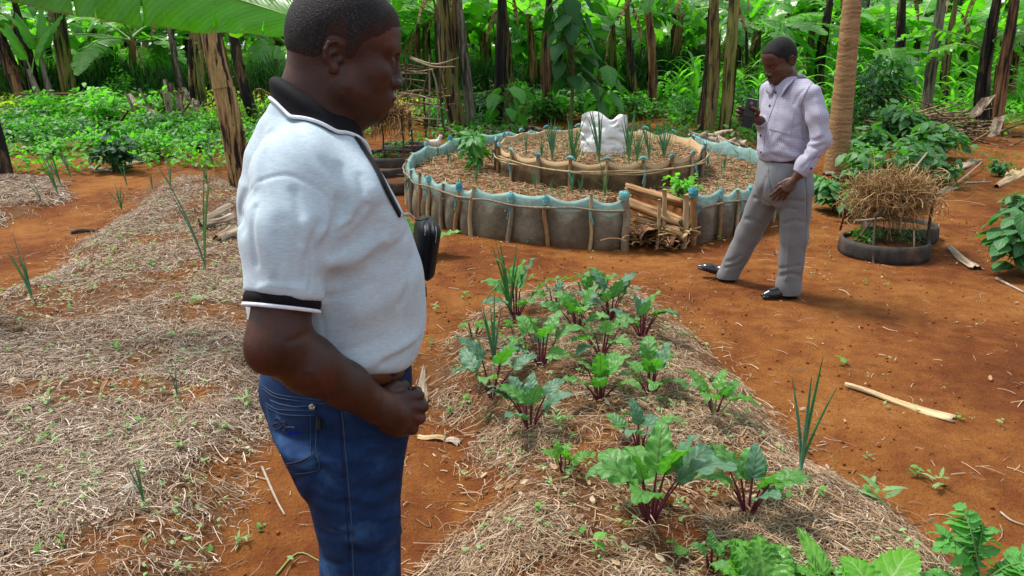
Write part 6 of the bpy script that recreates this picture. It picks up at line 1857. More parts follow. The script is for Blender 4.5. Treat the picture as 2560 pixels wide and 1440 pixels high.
    M = rot_mats(rng.uniform(0, 6.3, n * r), rng.uniform(0, .7, n * r), rng.normal(0, .3, n * r), rng.uniform(.009, .026, n * r))
    V, F = batch(TV, TF, M, np.stack([xx + rng.normal(0, .006, n * r), yy + rng.normal(0, .006, n * r), gh(xx, yy) + rng.uniform(.012, .035, n * r)], 1))
    o = obj("seedlings", V, F, wm[1]); set_attr(o.data, "lu", np.tile(lu, n * r)); set_attr(o.data, "lv", np.tile(lv, n * r)); tag(o, "scattered sprouting seedlings in the straw", "seedlings", kind="stuff")

    # ---------------- dry leaf pieces and sticks on the ground
    dry = mat_bark("dry_leaf_rib", [(.30, (.20, .12, .05)), (.46, (.42, .29, .14)), (.6, (.58, .44, .25)), (.75, (.40, .26, .13))], 16, .10)
    dryg = mat_bark("dry_leaf_rib_grey", [(.30, (.12, .08, .05)), (.46, (.30, .22, .14)), (.6, (.46, .37, .27)), (.75, (.24, .16, .09))], 16, .10)
    def sheath(label, pa, pb, w0, w1, lift, m, seed, name="dry_banana_leaf", frayed=True, group=None, z1=0.0):
        a, b = G(*pa), G(*pb); b = b + np.array([0, 0, z1])
        L = np.linalg.norm(b - a); d = (b - a) / L
        up = np.array([0, 0, 1.0]); s = np.cross(up, d); s /= np.linalg.norm(s); up = np.cross(d, s)
        rng = np.random.default_rng(seed); nu, nv = 16, 11
        rows = []
        for i in range(nu):
            q = i / (nu - 1); w = w0 + (w1 - w0) * q ** 1.3; t = np.linspace(-1, 1, nv)
            arch = lift * (1 - t ** 2) * (1 - .3 * q) + .006
            end = (rng.normal(0, .02, nv) * L * (q > .95) if frayed else 0)
            rows.append(np.stack([w * .5 * t, arch + (.003 + .05 * w) * np.sin(t * 9 + seed + q * 2) + .008 * sin(q * 5 + seed), q * L + end + 0 * t], 1))
        V = np.array(rows).reshape(-1, 3)
        o = obj(name, V, grid_faces(nu, nv), m, None, a); o.rotation_euler = Matrix(np.stack([s, up, d], 1)).to_euler()
        md = o.modifiers.new("thick", 'SOLIDIFY'); md.thickness = .004; md.offset = 0
        return tag(o, label, "dry leaf", group)
    t_ = sheath("long folded dry banana leaf lying on the open red soil at the right", (2112, 968), (2385, 1050), .018, .085, .012, dry, 1)
    sheath("curled brown dry leaf lying right of the tyre planter", (2372, 625), (2440, 675), .05, .11, .03, dryg, 2)
    sheath("pale fan shaped dry leaf on the soil by the man's fist", (1060, 925), (1050, 1010), .02, .085, .02, dryg, 3)
    sheath("short pale dry leaf rib on the soil below the man's fist", (1045, 1095), (1115, 1103), .022, .028, .012, dry, 4)
    sheath("torn dry leaf piece at the end of the short pale rib", (1110, 1103), (1150, 1110), .02, .05, .01, dryg, 5)
    sheath("dark charred leaf piece on the left bed", (178, 585), (245, 577), .03, .04, .02, mat_bark("charred", [(.3, (.01, .008, .007)), (.7, (.05, .035, .03))]), 6)
    sheath("folded pale brown leaf piece low in the left bed behind the man", (545, 605), (590, 590), .10, .16, .05, dryg, 7, z1=.06)
    sheath("brown curled leaf piece behind the man's back on the left bed", (505, 575), (585, 560), .07, .12, .06, dryg, 8, z1=.05)
    sheath("dark brown leaf piece leaning behind the man's back", (500, 560), (580, 545), .05, .1, .05, dryg, 9, z1=.10)
    sheath("whitish crumpled dry leaf near the bottom left", (300, 1235), (335, 1228), .02, .05, .025, mat_bark("white_leaf", [(.3, (.3, .26, .2)), (.7, (.62, .58, .5))]), 10)
    for i, (pa, pb, w) in enumerate((((2060, 440), (2100, 432), .1), ((235, 432), (330, 418), .13), ((300, 415), (380, 402), .12), ((225, 420), (290, 430), .1))):
        sheath("brown dry leaf lying around the " + ("foot of the papaya trunk" if i == 0 else "dark leafed shrub on the left"), pa, pb, .05, w, .03, dryg, 20 + i, group="dry leaves round the shrub" if i else None)
    for i, (pa, pb, lab) in enumerate((((2240, 480), (2290, 440), "dry leaf strip"), ((2300, 470), (2440, 400), "long dry leaf strip"), ((2250, 520), (2380, 470), "dry leaf strip"), ((2490, 470), (2550, 430), "broad tan dry leaf"))):
        sheath(["brown dry leaf strip behind the straw canopy of the tyre planter", "long brown dry leaf lying under the grey forked stick", "dry leaf strip between tyre planter and forked stick", "broad tan dry leaf at the right edge by the soil bank"][i], pa, pb, .06, [.10, .16, .1, .28][i], .03, dryg if i < 3 else dry, 30 + i)
    stick = mat_wood("grey_stick", (.20, .15, .10), (.46, .38, .30)); stickb = mat_wood("brown_stick", (.10, .05, .02), (.28, .16, .07))
    def stick_on(label, pts, r, m, hs=None, group=None):
        P = np.array([G(*q) for q in pts]); 
        P[:, 2] += r
        if hs: P[:, 2] += np.array(hs)
        V, F = tube(P - P[0], np.linspace(r, r * .5, len(P)), 6, 12, jitter=.07)
        return tag(obj("stick", V, F, m, None, P[0]), label, "stick", group)
    stick_on("grey forked stick slanting over dry leaves right of the tyre planter", [(2365, 478), (2410, 450), (2452, 418)], .014, stick, [0, .02, .05])
    stick_on("pale stick lying behind the grey forked one", [(2412, 460), (2480, 457)], .012, stick)
    stick_on("thin pale stick at the right edge near the bottom", [(2500, 1283), (2530, 1305), (2575, 1320)], .005, stick)
    stick_on("thin brown stick on the path at the right edge of the beet bed", [(1690, 832), (1770, 870)], .005, stickb)
    stick_on("thin twig lying beside the man's jeans", [(1040, 1300), (1075, 1320), (1070, 1295)], .003, stickb)
    stick_on("long straw coloured stalk on the soil behind the jeans", [(655, 1170), (690, 1250), (712, 1290)], .006, stick)
    stick_on("bent greenish stalk near the bottom left of the jeans", [(690, 1440), (745, 1385), (800, 1405)], .004, plain("green_stalk", (.22, .22, .06), .6))
    stick_on("dark twig at the edge of the beet bed by the stiff onion", [(1950, 1085), (1990, 1110), (2030, 1140)], .006, mat_wood("dark_twig", (.015, .01, .008), (.05, .035, .025)))
    stick_on("twig at the right edge behind the drooping leaves", [(2490, 700), (2560, 735)], .012, stick)
# ------------------------------------------------------------------ people: shared construction
class Frame:
    """upright frame of a person: u to the right as seen from the camera, v away from it, z up from the ground"""
    def __init__(s, px, py, D):
        r = ray(px, py); h = np.hypot(r[0], r[1])
        s.vd = np.array([r[0] / h, r[1] / h, 0]); s.ud = np.array([s.vd[1], -s.vd[0], 0])
        s.P0 = s.vd * D
        s.P0[2] = ghs(s.P0[0], s.P0[1])
        s.rotz = atan2(s.ud[1], s.ud[0])
        o = np.array([0, 0, CAM_H]) - s.P0
        s.eye = np.array([o @ s.ud, o @ s.vd, o[2]])
    def dirl(s, px, py):
        r = ray(px, py); r = r / np.linalg.norm(r)
        return np.array([r @ s.ud, r @ s.vd, r[2]])
    def L(s, px, py, v=0.0):
        d = s.dirl(px, py)
        t = (v - s.eye[1]) / d[1]
        return s.eye + d * t
    def rows(s, tab, v=0.0, phi=0.0):
        """table rows (py, pxL, pxR, half width b[, v]) -> loft rows with a solved from the outline"""
        out = []
        for row in tab:
            py, xl, xr, b = row[:4]; vv = row[4] if len(row) > 4 else v
            A = s.L(xl, py, vv); Bp = s.L(xr, py, vv)
            H = 0.5 * (Bp[0] - A[0])
            a2 = (H * H - (b * sin(phi)) ** 2) / cos(phi) ** 2
            a = math.sqrt(max(a2, 0.05 ** 2))
            out.append((A[2], 0.5 * (A[0] + Bp[0]), vv, a, b))
        return out
    def march(s, f, px, py, off=0.0):
        d = s.dirl(px, py); t = 0.3
        hit = None
        T = np.linspace(0.6, np.linalg.norm(s.eye) + 2.0, 1500)
        P = (s.eye[None] + d[None] * T[:, None]).astype(f32)
        D = f(P)
        i = int(np.argmax(D < off)) if (D < off).any() else int(np.argmin(D))
        if i > 0 and D[i] < off:
            a = (D[i - 1] - off) / (D[i - 1] - D[i] + 1e-9)
            return s.eye + d * (T[i - 1] + (T[i] - T[i - 1]) * a)
        return s.eye + d * T[i]
    def path(s, f, pts, off=0.0, n=None):
        Q = resample(np.array(pts, float), n or max(2, int(len(pts) * 4)), len(pts) > 2) if len(pts) > 1 else np.array(pts, float)
        return np.array([s.march(f, p[0], p[1], off) for p in Q])

def rot_head(yaw, pitch, roll=0.0):
    X = np.array([cos(yaw) * cos(pitch), sin(yaw) * cos(pitch), -sin(pitch)])
    Y = np.array([-sin(yaw), cos(yaw), 0])
    Z = np.cross(X, Y)
    Y2 = Y * cos(roll) + Z * sin(roll); Z2 = np.cross(X, Y2)
    return np.stack([X, Y2, Z2], 1)

def head_sdf(Q, p):
    """Q in head coordinates: X forward, Y left, Z up, origin midway between the ear canals. p: shape numbers"""
    x, y, z = Q[:, 0], Q[:, 1], Q[:, 2]
    S = np.stack([x, np.abs(y), z], 1)
    w = p.get('w', 1.0)
    d = sd_ell(S, (-0.010, 0, 0.050), (0.098, 0.077 * w, 0.090))
    d = smin(d, sd_ell(S, (-0.045, 0, 0.022), (0.062, 0.064 * w, 0.066)), 0.03)
    d = smin(d, sd_ell(S, (0.034, 0, -0.032), (0.058, 0.062 * w, 0.080)), 0.035)
    d = smin(d, sd_ell(S, (0.058, 0, 0.052), (0.036, 0.056 * w, 0.044)), 0.03)
    d = smin(d, sd_cone(S, (-0.004, 0.050 * w, -0.052), (0.060, 0.020, -0.089), 0.026, 0.022), 0.03)      # jaw line
    d = smin(d, sd_ell(S, (0.062, 0, -0.088), (0.026, 0.028, 0.021)), 0.020)                                # chin
    d = smin(d, sd_ell(S, (0.046, 0.039 * w, -0.018), (0.032, 0.021, 0.022)), 0.024)                        # cheek
    d = smin(d, sd_ell(S, (0.076, 0, -0.064), (0.022, 0.034, 0.026)), 0.018)                                # mouth barrel
    d = smin(d, sd_cone(S, (0.086, 0.010, 0.030), (0.070, 0.046, 0.030), 0.012, 0.012), 0.016)            # brow
    d = smax(d, -sd_ell(S, (0.103, 0.032, 0.008), (0.024, 0.020, 0.015)), 0.012)                           # eye socket
    d = smin(d, sd_ell(S, (0.0745, 0.032, 0.007), (0.0140, 0.0165, 0.0115)), 0.005)                         # lids
    d = smax(d, -sd_cone(S, (0.092, 0.020, 0.0035), (0.084, 0.045, 0.0025), 0.0012, 0.0010), 0.003)        # lid slit
    nl = p.get('nose', 1.0)
    d = smin(d, sd_cone(S, (0.090, 0, 0.020), (0.090 + 0.018 * nl, 0, -0.026), 0.0085, 0.0115), 0.012)     # nose bridge
    d = smin(d, sd_ell(S, (0.093 + 0.014 * nl, 0, -0.029), (0.015, 0.0135, 0.0115)), 0.007)                 # tip
    d = smin(d, sd_ell(S, (0.094 + 0.004 * nl, 0.0175, -0.0335), (0.0145, 0.0095, 0.0110)), 0.006)           # wing
    d = smax(d, -sd_ell(S, (0.097 + 0.006 * nl, 0.0085, -0.0435), (0.0065, 0.0042, 0.0055)), 0.003)        # nostril
    d = smin(d, sd_ell(S, (0.0955, 0.006, -0.0605), (0.0095, 0.017, 0.0068)), 0.006)                       # upper lip
    d = smin(d, sd_ell(S, (0.0930, 0.0, -0.0735), (0.0100, 0.0180, 0.0075)), 0.006)                        # lower lip
    d = smax(d, -sd_cone(S, (0.1080, 0, -0.0668), (0.0880, 0.0265, -0.0672), 0.0016, 0.0012), 0.003)       # mouth line
    d = smax(d, -sd_ell(S, (0.100, 0, -0.0875), (0.012, 0.018, 0.006)), 0.010)                             # under the lip
    # ear
    ec = np.array([-0.030, 0.0745 * w, -0.002]); t = radians(26)
    Re = np.stack([[cos(t), -sin(t) * 1.0, 0], [sin(t), cos(t), 0], [0, 0, 1]], 0).T
    Re = np.array([[-cos(t), sin(t), 0], [sin(t), cos(t), 0], [0, 0, 1.0]]).T        # columns: back-outward, outward normal, up
    E = (S - ec.astype(f32)) @ Re.astype(f32)                                          # coordinates: e0 backwards, e1 outwards, e2 up
    hel = [(-0.013, 0.000, 0.012), (-0.009, 0.003, 0.026), (0.004, 0.004, 0.0325), (0.016, 0.004, 0.027), (0.021, 0.004, 0.012), (0.018, 0.003, -0.006),
           (0.009, 0.002, -0.021)]
    E = E / np.array([1.0, .85, .80], f32)
    de = sd_ell(E, (0.003, -0.002, 0.004), (0.019, 0.006, 0.030))
    de = smin(de, sd_chain(E, hel, [0.0038, 0.0042, 0.0045, 0.0045, 0.0044, 0.004, 0.004], 0.003), 0.003)
    de = smin(de, sd_ell(E, (-0.001, 0.001, -0.027), (0.010, 0.0055, 0.010)), 0.006)
    de = smax(de, -sd_ell(E, (-0.002, 0.008, -0.002), (0.0095, 0.010, 0.0125)), 0.004)
    de = smax(de, -sd_ell(E, (0.006, 0.0075, 0.017), (0.009, 0.006, 0.010)), 0.004)
    de = smin(de, sd_ell(E, (-0.012, 0.003, -0.006), (0.005, 0.004, 0.007)), 0.004)   # tragus
    de = smin(de, sd_cone(E, (0.000, 0.002, 0.010), (0.011, 0.0025, 0.002), 0.003, 0.003), 0.003)
    d = smin(d, de * 0.80, 0.006)
    return d

def hair_mask(Q, p):
    """negative where hair grows (head coordinates)"""
    x, y, z = Q[:, 0], np.abs(Q[:, 1]), Q[:, 2]
    zf = p.get('hairline', 0.080)
    # front hairline height as a function of x (side view polyline): neck, behind the ear, above the ear, sideburn, temple, forehead
    xs = np.array([-0.20, -0.090, -0.065, -0.050, -0.046, -0.014, -0.010, 0.004, 0.022, 0.052, 0.072, 0.2])
    zs = np.array([-0.036, -0.034, -0.030, -0.020, 0.030, 0.034, -0.004, -0.002, 0.035, 0.050, zf - 0.012, zf + 0.012])
    zz = np.interp(x + 0.10 * np.maximum(0, 0.045 - y) * 0.4, xs, zs)
    return (zz - z) * 0.7

def finger(P, pts, rs):
    return sd_chain(P, pts, rs, 0.004)

def face_patch(name, man, mat, HC, R, HS, hp, mask, th, soft, h):
    """thin layer of hair grown on the part of the head where mask is negative"""
    def f(P):
        Q = (P - HC.astype(f32)) @ R.astype(f32) / HS
        S = np.stack([Q[:, 0], np.abs(Q[:, 1]), Q[:, 2]], 1)
        return (head_sdf(Q, hp) - th * np.clip(-mask(S) / soft, -1, 1)) * HS
    V, F = sdf_mesh(f, HC - .17, HC + .19, h)
    o = obj(name, V, F, mat, man); set_attr(o.data, "fade", np.ones(len(V)))
    return o

def strip_on(path, nrm, width, lift):
    """flat ribbon following a path, width along the side direction"""
    path = np.asarray(path)
    T = np.gradient(path, axis=0); T /= np.linalg.norm(T, axis=1)[:, None] + 1e-9
    S = np.cross(nrm, T); S /= np.linalg.norm(S, axis=1)[:, None] + 1e-9
    a = path + nrm * lift - S * width / 2; b = path + nrm * lift + S * width / 2
    lo_a, lo_b = a - nrm * lift * 1.5, b - nrm * lift * 1.5
    V = np.stack([lo_a, a, b, lo_b], 1).reshape(-1, 3)
    return V, grid_faces(len(path), 4)

def sdf_normals(f, P, e=0.003):
    P = P.astype(f32); d = f(P)
    g = np.stack([f(P + np.array([e, 0, 0], f32)) - d, f(P + np.array([0, e, 0], f32)) - d, f(P + np.array([0, 0, e], f32)) - d], 1)
    return g / (np.linalg.norm(g, axis=1)[:, None] + 1e-9)

def hand_sdf_make(H, hd, hs, hn, curls, thumb, sc=1.0):
    """open or curled hand: H middle of the palm, hd to the knuckles, hs to the index side, hn out of the back"""
    hd, hs, hn = [np.asarray(a, float) / np.linalg.norm(a) for a in (hd, hs, hn)]
    kn = [H + sc * (hd * .040 + hs * .030), H + sc * (hd * .045 + hs * .010), H + sc * (hd * .041 - hs * .011), H + sc * (hd * .032 - hs * .030)]
    ln = [(.042, .027, .021), (.046, .030, .022), (.042, .028, .021), (.034, .022, .018)]
    ch = []
    for k in range(4):
        p = kn[k]; pts = [p]; ang = 0
        for j in range(3):
            ang += curls[k][j]
            d = hd * cos(ang) - hn * sin(ang) + hs * (.10 - .07 * k)
            p = p + d / np.linalg.norm(d) * ln[k][j] * sc; pts.append(p)
        r = (.0092 if k < 3 else .0080) * sc
        ch.append((pts, [r * 1.1, r, r * .95, r * .8]))
    t0 = H - hd * .030 * sc + hs * .020 * sc - hn * .006 * sc
    tp = [t0]
    for d, l in thumb:
        dd = hd * d[0] + hs * d[1] + hn * d[2]; tp.append(tp[-1] + dd / np.linalg.norm(dd) * l * sc)
    M = np.stack([hd, hs, hn], 1).astype(f32)
    def f(P):
        Q = (P - H.astype(f32)) @ M
        d = sd_ell(Q, (0, 0, 0), (.050 * sc, .042 * sc, .017 * sc))
        df = None
        for pts, rs in ch:
            e = sd_chain(P, pts, rs, .004); df = e if df is None else np.minimum(df, e)
        d = smin(d, df, .005)
        return smin(d, sd_chain(P, tp, [.0135 * sc, .0115 * sc, .0105 * sc, .0085 * sc][:len(tp)], .005), .008)
    return f

# ------------------------------------------------------------------ the man in the polo shirt
def build_man_polo():
    fr = Frame(850, 900, 1.50)
    PHI = radians(24)
    skin = mat_skin("dark_brown_skin", (0.024, 0.0079, 0.0044), (0.043, 0.0131, 0.0070), (0.082, 0.0195, 0.0096))
    root_label = "man in pale grey polo shirt and blue jeans standing beside the straw bed"
    body_rows = fr.rows([
        (318, 660, 862, .085), (352, 630, 890, .150), (385, 613, 918, .195), (430, 600, 945, .222), (500, 592, 978, .225), (580, 595, 1015, .215),
        (660, 602, 1040, .205), (740, 612, 1053, .200), (820, 622, 1050, .198), (880, 640, 1032, .192), (915, 652, 1014, .185), (930, 660, 1004, .18)], 0.0, PHI)
    torso = Loft(body_rows, PHI, 2.25)
    # arm: shoulder, elbow, wrist
    S = fr.L(742, 462, -.165); E = fr.L(695, 848, -.250); W = fr.L(946, 1019, -.185)
    S2 = S + (E - S) * 0.25; M1 = S + (E - S) * 0.62
    F1 = E + (W - E) * 0.28 + np.array([0, -.006, -.006]); F2 = E + (W - E) * .65
    up_pts = [S, S2, M1, E]; up_r = [.055, .054, .050, .046]
    fo_pts = [E, F1, F2, W]; fo_r = [.044, .047, .039, .0305]
    # hand
    fd = (W - E) / np.linalg.norm(W - E)
    H = fr.L(1006, 1034, -.168)                       # middle of the back of the hand
    hd = np.array([0.93, 0.28, -0.10]); hd /= np.linalg.norm(hd)      # wrist to knuckles
    hn = np.array([0.18, -0.95, 0.22]); hn -= hd * (hn @ hd); hn /= np.linalg.norm(hn)   # out of the back of the hand
    hs = np.cross(hd, hn)                              # towards the index finger (up)
    if hs[2] < 0: hs = -hs
    kn = [H + hd * .030 + hs * .030 + hn * .004, H + hd * .036 + hs * .0095 + hn * .009, H + hd * .031 + hs * (-.0115) + hn * .006, H + hd * .020 + hs * (-.0315) - hn * .002]
    flen = [(.040, .026, .021), (.044, .029, .022), (.041, .027, .021), (.033, .021, .018)]
    fingers = []
    for k, (l1, l2, l3) in enumerate(flen):
        a = kn[k]
        d1 = hd * 0.34 - hn * 0.94; d1 /= np.linalg.norm(d1)
        b = a + d1 * l1
        d2 = -hd * 0.90 - hn * 0.40; d2 /= np.linalg.norm(d2)
        c = b + d2 * l2
        d3 = -hd * 0.62 + hn * 0.78; d3 /= np.linalg.norm(d3)
        e = c + d3 * l3
        r = .0098 if k < 3 else .0085
        fingers.append(([a, b, c, e], [r * 1.12, r * 1.02, r * .95, r * .85]))
    th0 = W + hd * .012 + hs * .016 - hn * .012
    th = [th0, th0 + hd * .026 + hs * .013 - hn * .010, th0 + hd * .050 + hs * .010 - hn * .022, th0 + hd * .060 - hs * .006 - hn * .034]
    def hand(P):
        Q = (P - H.astype(f32)) @ np.stack([hd, hs, hn], 1).astype(f32)
        d = sd_ell(Q, (-0.004, 0.000, -.006), (.047, .044, .0215))
        d = smin(d, sd_cone(P, W + hd * .004, H - hd * .01, .030, .029), .012)
        for k in range(4):
            d = smin(d, sd_cone(P, W + hs * (.012 - .008 * k), kn[k], .010, .0108), .006)
        df = None
        for pts, rs in fingers:
            e = finger(P, pts, rs)
            df = e if df is None else np.minimum(df, e)
        d = smin(d, df, .0045)
        d = smin(d, sd_chain(P, th, [.015, .0125, .0112, .009], .006), .006)
        # two veins on the back
        d = d - f32(.0014) * crease(P, [W + hn * .02 + hs * .0, H + hn * .017 - hs * .004, kn[2] + hn * .008], .003)
        return d
    # head
    YAW, PIT = radians(5), radians(10)
    R = rot_head(YAW, PIT)
    HS = f32(.93)
    ear = fr.L(836, 138, -.074)
    HC = ear - R @ np.array([-.030, -.079, 0.0]) * .93
    hp = dict(w=1.03, nose=.62, hairline=.080)
    def head(P):
        return head_sdf((P - HC.astype(f32)) @ R.astype(f32) / HS, hp) * HS
    NB = fr.L(770, 330, .0)
    def neck(P):
        a = HC + R @ np.array([-.028, 0, -.045]); b = fr.L(770, 265, .0)
        d = sd_cone(P, a, NB, .060, .070)
        d = smin(d, sd_cone(P, HC + R @ np.array([.03, 0, -.075]), fr.L(818, 335, .0), .038, .045), .035)
        d = smin(d, sd_cone(P, HC + R @ np.array([-.055, 0, -.03]), fr.L(752, 300, 0), .042, .045), .03)
        return d
    # legs (inside the jeans) and feet
    hipN = fr.L(830, 1080, -.09); hipF = hipN + np.array([.0, .19, 0])
    kneN = fr.L(903, 1440, -.095); kneF = kneN + np.array([.0, .20, .01])
    ankN = np.array([kneN[0] + .01, -.10, .09]); ankF = np.array([kneF[0] - .01, .115, .09])
    jr = fr.rows([(845, 672, 1006, .160), (895, 664, 1012, .168), (930, 657, 1018, .174), (975, 651, 1019, .180), (1020, 651, 1016, .182), (1060, 664, 1010, .180), (1110, 690, 1000, .170), (1165, 735, 980, .140)], 0, PHI)
    pel = Loft(jr, PHI, 2.3)
    ln = fr.rows([(1090, 690, 1006, .105, -.085), (1150, 712, 1004, .105, -.088), (1210, 742, 1002, .102, -.092), (1270, 772, 1000, .098, -.094), (1330, 793, 1000, .094, -.095), (1390, 798, 1000, .090, -.096), (1440, 800, 1000, .088, -.096)], 0, PHI)
    z0, cu, cv, a_, b_ = ln[-1]
    ln += [(z0 - .10, cu + .004, cv, a_ * .97, b_), (z0 - .28, cu + .010, cv, a_ * .98, b_), (z0 - .44, cu + .014, cv, a_ * 1.0, b_ * 1.02), (.075, cu + .018, cv, a_ * 1.02, b_ * 1.05)]
    legN = Loft(ln, PHI, 2.1)
    lf = [(z, u + .006, v + .205, a * .93, b * .98) for z, u, v, a, b in ln]
    legF = Loft(lf, PHI, 2.1)
    def jeans0(P):
        d = pel(P, 0, .015)
        d = smin(d, legN(P, 0, .01), .03)
        d = smin(d, legF(P, 0, .01), .03)
        return d
    def jeans_in(P):
        d = smin(pel(P, 0, .015), legN(P, 0, .01), .03)
        return smin(d, legF(P, 0, .01), .03)
    fE, fW = fr.L(742, 800, .27), fr.L(800, 1000, .285)
    fH = fW + np.array([.025, .005, -.062])
    fhand = hand_sdf_make(fH, np.array([.35, .05, -1.0]), np.array([1.0, .35, .3]), np.array([-.2, 1.0, 0]), [(.3, .4, .3), (.4, .5, .3), (.45, .5, .3), (.5, .5, .3)], [((.7, .6, -.3), .036), ((1.0, .3, -.3), .03), ((1.0, .05, -.3), .024)], 1.0)
    def body(P):
        d = smin(sd_local(P, HC, .16, head), neck(P), .02)
        t = torso(P, -.03, .05)
        t = smax(t, f32(1.12) - P[:, 2], .02)
        d = smin(d, t, .03)
        d = smin(d, pel(P, -.022, .05), .03)
        a = smin(sd_chain(P, up_pts, up_r, .02), sd_chain(P, fo_pts, fo_r, .015), .022)
        a = smin(a, sd_ell(P, E + np.array([-.022, -.012, -.022]), (.024, .022, .024)), .03)
        a = a + f32(.0018) * crease(P, [E + (W - E) * .12 + np.array([0, -.05, .03]), E + (W - E) * .12 + np.array([.05, -.02, .035])], .006) - f32(.0012) * crease(P, [F1 + np.array([0, -.052, .01]), F2 + np.array([0, -.04, .012]), W + np.array([0, -.03, .01])], .004)
        a = smin(a, sd_local(P, H, .11, hand), .012)
        d = smin(d, a, .012)
        lg = None
        for hp_, kn_, an_ in ((hipN, kneN, ankN), (hipF, kneF, ankF)):
            e_ = sd_chain(P, [hp_ + np.array([0, 0, .1]), hp_, kn_, an_, an_ - np.array([0, 0, .05])], [.09, .085, .058, .04, .035], .02)
            lg = e_ if lg is None else smin(lg, e_, .03)
        d = smin(d, smax(lg, jeans_in(P) + .012, .01), .02)
        for an_ in (ankN, ankF):
            d = smin(d, sd_cone(P, an_ - np.array([.02, 0, .05]), an_ + np.array([.12, .05, -.065]), .03, .018), .03)
        # far arm, hanging in front of the far hip
        d = smin(d, sd_chain(P, [fr.L(752, 462, .19), fE, fW, fH], [.055, .046, .031, .024], .02), .012)
        d = smin(d, sd_local(P, fH, .14, fhand), .010)
        return d
    V, F = sdf_mesh(body, (-.34, -.36, 0), (.34, .36, 1.82), .0036)
    man = link("person", new_mesh("person", V, F, skin), None, fr.P0, fr.rotz)
    tag(man, root_label, "person")
    # hair
    hairm = mat_hair("short_greying_hair", (0.006, 0.005, 0.005), (0.055, 0.048, 0.048))
    Rf, HCf = R.astype(f32), HC.astype(f32)
    def hair(P):
        Q = (P - HCf) @ Rf / HS
        S_ = np.stack([Q[:, 0], np.abs(Q[:, 1]), Q[:, 2]], 1)
        near_ear = -sd_ell(S_, (-.032, .083, .002), (.024, .022, .033))
        wob = .0016 * np.sin(Q[:, 0] * 310 + 3 * np.sin(Q[:, 2] * 230)) * np.sin(Q[:, 2] * 270 + 2 * np.sin(Q[:, 0] * 170))
        m = np.maximum(hair_mask(Q, hp) + wob, near_ear)
        th = .0036 * np.clip(-m / .024, -1, 1)
        return (head_sdf(Q, hp) - th) * HS
    V, F = sdf_mesh(hair, HC - .15, HC + .17, .0034)
    ho = obj("hair", V, F, hairm, man)
    Qh = (V.astype(f32) - HCf) @ Rf / HS
    set_attr(ho.data, "fade", smooth(-hair_mask(Qh, hp) + .012 * (fbm(V[:, 0] * 120 + V[:, 1] * 90, V[:, 2] * 120, 4) - .5), -.002, .034))
    face_patch("beard", man, mat_hair("beard_shadow", (0.004, 0.0035, 0.0035), (0.02, 0.015, 0.013)), HC, R, HS, hp, lambda S: sd_ell(S, (.078, 0, -.103), (.034, .030, .026)), .0012, .010, .0036)
    face_patch("eyebrows", man, hairm, HC, R, HS, hp, lambda S: sd_cone(S, (.094, .016, .024), (.078, .050, .026), .0045, .003), .0018, .004, .0036)
    # eyes: only the outer corner of the near one shows
    mbE = MB()
    for sy in (-1, 1):
        c = HC + R @ np.array([.0765, .032 * sy, .0045]) * .95
        u = np.linspace(0, pi, 9); v = np.linspace(0, 2 * pi, 12, endpoint=False)
        uu, vv = np.meshgrid(u, v, indexing='ij')
        Pp = np.stack([np.cos(uu), np.sin(uu) * np.cos(vv), np.sin(uu) * np.sin(vv)], -1).reshape(-1, 3) * .0105
        obj("eye", Pp @ R.T + c, grid_faces(9, 12, False, True), plain("eye_shaded_%d" % sy, (.05, .03, .022), .25, .5, .3, 200), man)  # eyeball coloured dark brown: the shadow over the eyes is painted in
    # ---------------- shirt
    SL = S + (E - S) * 0.735
    sl_pts = [S + np.array([.004, .03, .01]), S + (E - S) * .32, SL]
    sl_r = [.075, .074, .0635]
    fS = [fr.L(752, 462, .16), fr.L(742, 690, .235)]
    # cloth folds: pixel polylines on the near side, (width, depth, sign)
    folds_px = [([(852, 505), (838, 560), (810, 640), (805, 690)], .010, .009), ([(800, 625), (860, 600), (920, 560), (960, 520)], .015, .008),
                ([(815, 700), (880, 700), (940, 670), (990, 640)], .018, .007), ([(830, 660), (900, 640), (960, 600)], .012, -.006),
                ([(850, 420), (862, 480), (856, 530)], .010, .006), ([(615, 470), (600, 520), (604, 570)], .012, .006),
                ([(960, 560), (950, 610), (930, 650)], .014, .006), ([(900, 780), (980, 740), (1040, 690)], .022, -.006),
                ([(850, 850), (930, 840), (1010, 800)], .025, .006), ([(880, 920), (960, 895), (1040, 850)], .014, -.007), ([(960, 905), (1010, 880), (1045, 850)], .010, .006),
                ([(630, 520), (660, 590), (690, 680)], .016, -.005), ([(700, 560), (720, 640), (725, 720)], .016, .004), ([(760, 560), (765, 640), (760, 725)], .012, -.004),
                ([(870, 580), (900, 520), (930, 480)], .014, -.005), ([(760, 700), (775, 620), (800, 560)], .008, .006),
                ([(640, 520), (632, 580), (640, 660)], .006, .004), ([(735, 480), (748, 540), (752, 600)], .007, .004), ([(690, 700), (700, 650), (690, 590)], .006, .0035), ([(820, 600), (880, 560), (915, 510)], .006, .005),
                ([(822, 640), (890, 605), (950, 560)], .007, .004), ([(815, 745), (870, 735), (930, 705)], .008, .004), ([(900, 440), (905, 490), (890, 540)], .007, .004), ([(850, 880), (900, 868), (960, 845)], .008, .004),
                ([(650, 720), (690, 712), (740, 722)], .006, -.003), ([(770, 725), (778, 680), (772, 640)], .005, .005), ([(960, 640), (1000, 610), (1020, 580)], .008, .004), ([(1000, 760), (1025, 700), (1030, 650)], .010, .004),
                ([(730, 300), (780, 380), (840, 440)], .012, .004), ([(670, 330), (650, 400), (640, 460)], .010, -.004)]
